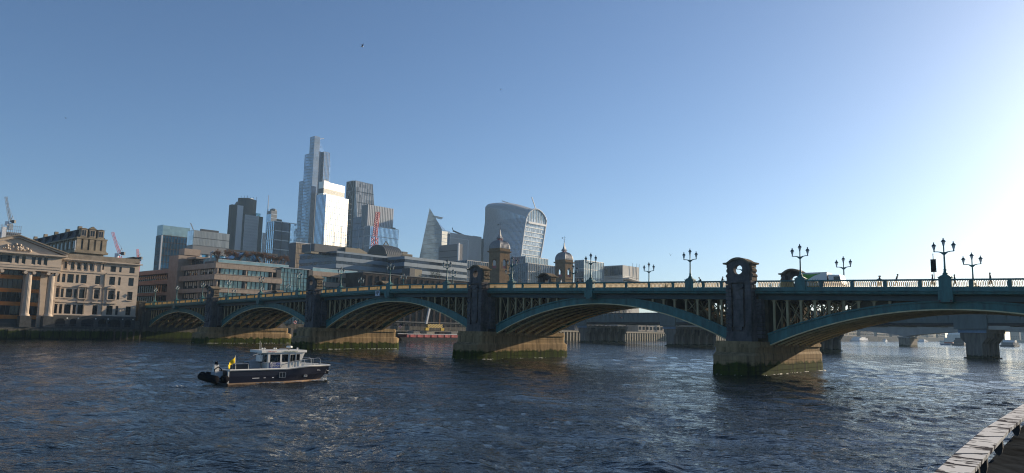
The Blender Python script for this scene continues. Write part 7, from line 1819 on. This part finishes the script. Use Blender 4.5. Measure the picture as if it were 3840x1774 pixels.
# ================================================================== foreground: quay parapet, painted rail
def peel_mat():
    m = new_mat('peeling_white_paint'); MATS['peel'] = m; out = N(m, 'ShaderNodeOutputMaterial'); p = N(m, 'ShaderNodeBsdfPrincipled'); p.inputs['Roughness'].default_value = .8; p.inputs['IOR'].default_value = 1.05
    tc = N(m, 'ShaderNodeTexCoord'); mp = N(m, 'ShaderNodeMapping'); mp.inputs['Scale'].default_value = (8.5, 19, 4); mp.inputs['Rotation'].default_value = (0, 0, .12); LK(m, tc.outputs['Object'], mp.inputs[0])
    vo = N(m, 'ShaderNodeTexVoronoi'); vo.inputs['Scale'].default_value = 1.0; vo.feature = 'F1'; vo.distance = 'MANHATTAN'; LK(m, mp.outputs[0], vo.inputs['Vector'])
    no = N(m, 'ShaderNodeTexNoise'); no.inputs['Scale'].default_value = 1.4; no.inputs['Detail'].default_value = 3; LK(m, mp.outputs[0], no.inputs['Vector'])
    sp_ = N(m, 'ShaderNodeSeparateColor'); LK(m, vo.outputs['Color'], sp_.inputs[0])
    ad = N(m, 'ShaderNodeMath', operation='MULTIPLY_ADD'); LK(m, no.outputs[0], ad.inputs[0]); ad.inputs[1].default_value = .8; LK(m, sp_.outputs[0], ad.inputs[2])
    gt = N(m, 'ShaderNodeMapRange'); gt.inputs['From Min'].default_value = 1.1; gt.inputs['From Max'].default_value = 1.12; LK(m, ad.outputs[0], gt.inputs['Value'])
    mx = N(m, 'ShaderNodeMix', data_type='RGBA'); mx.inputs['A'].default_value = (.7, .68, .63, 1); mx.inputs['B'].default_value = (.03, .03, .04, 1); LK(m, gt.outputs[0], mx.inputs['Factor']); LK(m, mx.outputs['Result'], p.inputs['Base Color'])
    b = N(m, 'ShaderNodeBump'); b.inputs['Strength'].default_value = .3; b.inputs['Distance'].default_value = .004; b.invert = True; LK(m, gt.outputs[0], b.inputs['Height']); LK(m, b.outputs[0], p.inputs['Normal'])
    LK(m, p.outputs[0], out.inputs[0]); return m
zr0 = CAMZ-.5
lft = [at_z(x, y, zr0) for x, y in ((3440, 1830), (3500, 1774), (3580, 1701), (3690, 1608), (3840, 1513), (3960, 1448))]
rgt = [at_z(x, y, zr0) for x, y in ((3590, 1830), (3640, 1774), (3705, 1700), (3790, 1605), (3905, 1512), (4010, 1450))]
d0 = (lft[0]-lft[1]); lft = [lft[0]+d0*3.0]+lft; rgt = [rgt[0]+d0*3.0]+rgt
dE = (lft[-1]-lft[-2]).normalized(); lft.append(lft[-1]+dE*6); rgt.append(rgt[-1]+dE*6)
Q = empty('painted_rail', (lft[2].x, lft[2].y, 0)); tag(Q, 'low rail with peeling white paint along the quay at lower right', 'railing')
ang = math.atan2(lft[4].y-lft[2].y, lft[4].x-lft[2].x); Q.rotation_euler = (0, 0, ang-math.pi/2)
inv = Matrix.Rotation(-(ang-math.pi/2), 3, 'Z'); q0 = Vector((lft[2].x, lft[2].y, 0))
L_ = [inv @ (p-q0) for p in lft]; R_ = [inv @ (p-q0) for p in rgt]
b = MB(); vs = []; fs = []
for a, c in zip(L_, R_): vs += [(a.x, a.y, zr0), (c.x, c.y, zr0), (c.x-.004, c.y, zr0-.022), (a.x+.004, a.y, zr0-.022)]
n = len(L_)
for i in range(n-1):
    for k in range(4): fs.append((i*4+k, i*4+(k+1) % 4, (i+1)*4+(k+1) % 4, (i+1)*4+k)[::-1])
b.add(vs, fs); b.build('rail_top', peel_mat(), Q)
for i, t in ((1, .2), (2, .5), (3, .0), (3, .62), (4, .25), (4, .85), (5, .7), (6, .2), (6, .6)):      # brackets down to the parapet, joints across the board
    c = R_[i]*(1-t)+R_[i+1]*t; a = L_[i]*(1-t)+L_[i+1]*t
    MB().prism([(c.x-.06, zr0-.023), (c.x-.004, zr0-.023), (c.x-.004, zr0-.06), (c.x-.01, zr0-.085), (c.x-.022, zr0-.1), (c.x-.036, zr0-.09), (c.x-.05, zr0-.06)], 'y', c.y-.025, c.y+.025).build('bracket', mat('bracket_iron', (.03, .03, .035), .5, metal=.4), Q)
    if i % 2: MB().beam((a.x, a.y, zr0+.001), (c.x, c.y-.02, zr0+.001), .006, .003).build('board_joint', M_DARK, Q)
# wet dark stone parapet top, slab by slab, and the quay below
M_WET = mat('wet_dark_stone', (.026, .03, .033), .8, var=.75, spec=.03, scale=3, stretch=(2.5, 1, 1), bump=.1)
QP = empty('quay_parapet', (q0.x, q0.y, 0), ang-math.pi/2); tag(QP, 'dark wet stone parapet top inside the painted rail at the lower right corner', 'wall')
zp = CAMZ-.62
ed = [inv @ (at_z(x, y, zp)-q0) for x, y in ((3670, 1774), (3740, 1700), (3840, 1592))]
e0 = ed[0].x
def edge_x(y):   # edge follows the rail's gentle curve
    if y <= ed[1].y: t = (y-ed[0].y)/(ed[1].y-ed[0].y); return ed[0].x+(ed[1].x-ed[0].x)*t
    t = (y-ed[1].y)/(ed[2].y-ed[1].y); return ed[1].x+(ed[2].x-ed[1].x)*min(t, 2.2)
ys = [-3+.0, -1.6, -.3, .9, 2.1, 3.2, 4.4, 6, 8]
for i in range(len(ys)-1):
    y0, y1 = ys[i]+.008, ys[i+1]-.008; b = MB(); b.add([(edge_x(y0), y0, zp-.5), (2.4, y0, zp-.5), (2.4, y1, zp-.5), (edge_x(y1), y1, zp-.5), (edge_x(y0), y0, zp), (2.4, y0, zp), (2.4, y1, zp), (edge_x(y1), y1, zp)], [(0, 3, 2, 1), (4, 5, 6, 7), (0, 1, 5, 4), (1, 2, 6, 5), (2, 3, 7, 6), (3, 0, 4, 7)])
    b.build('stone_slab', M_WET, QP)
MB().box(.35, 2.3, -3, 8, -2.5, zp-.51).build('quay_wall', M_WALL, QP)
# ================================================================== gulls
M_GW = mat('gull_white', (.78, .78, .78), .7, var=.04); M_GG = mat('gull_grey', (.12, .13, .15), .7, var=.1)
def gull(px, py, dist, span, yaw, roll, up, lab, dark=False):
    d = ray(px, py).normalized(); P = CAM+d*dist; r = empty('gull', P); r.rotation_euler = (roll, 0, yaw); tag(r, lab, 'gull', 'gulls in flight')
    L = span*.42
    MB().tube([(-L*.5, 0, 0), (-L*.3, 0, .0), (0, 0, .0), (L*.3, 0, .02), (L*.45, 0, .05), (L*.56, 0, .03)], [.02*span, .05*span, .075*span, .06*span, .045*span, .012*span], 8).build('body', M_GG if dark else M_GW, r, True)
    for s in (-1, 1):
        b = MB(); n = 6; vs = []; fs = []
        for i in range(n+1):
            t = i/n; y = s*span*.5*t; ch = span*.15*(1-t)**.6+.01; x = -.02+.12*span*math.sin(t*math.pi*.9)*.6-.1*span*t*t; z = up*span*(.32*math.sin(t*math.pi*.62)-.08*t*t)
            vs += [(x+ch*.5, y, z), (x-ch*.5, y, z-.004), (x, y, z+.012*span*(1-t)), (x, y, z-.006)]
        for i in range(n): k = 4*i; fs += [(k, k+4, k+6, k+2), (k+2, k+6, k+5, k+1), (k, k+3, k+7, k+4), (k+3, k+1, k+5, k+7)]
        b.add(vs, fs); b.build('wing', M_GG, r)
    MB().prism(ccw([(-L*.5, -.05*span), (-L*.72, -.09*span), (-L*.72, .09*span), (-L*.5, .05*span)]), 'z', -.006, .006).build('tail', M_GG if dark else M_GW, r)
gull(1358, 175, 140, 1.2, R(35), R(12), 1.6, 'largest gull banking high above the skyline, wings raised')
gull(1878, 336, 260, 1.0, R(10), R(-8), .8, 'tiny pale gull high right of the tallest tower')
gull(247, 443, 220, 1.1, R(160), R(0), .5, 'small dark gull in the sky at far left', True)
gull(2515, 957, 190, 1.3, R(90), R(0), 1.2, 'small gull gliding above the bridge lamps at right', True)
# ================================================================== morning haze over the whole place
hz = MB().box(-2600, 3400, -300, 3300, -3.5, 330).build('haze', None)
m = new_mat('haze_air'); out = N(m, 'ShaderNodeOutputMaterial'); pv = N(m, 'ShaderNodeVolumePrincipled')
pv.inputs['Color'].default_value = (.5, .76, 1.0, 1); pv.inputs['Density'].default_value = .00012; pv.inputs['Anisotropy'].default_value = .2
LK(m, pv.outputs[0], out.inputs['Volume']); hz.data.materials.append(m)
hz['kind'] = 'stuff'; hz['label'] = 'thin morning haze hanging over the river and city'; hz['category'] = 'haze'
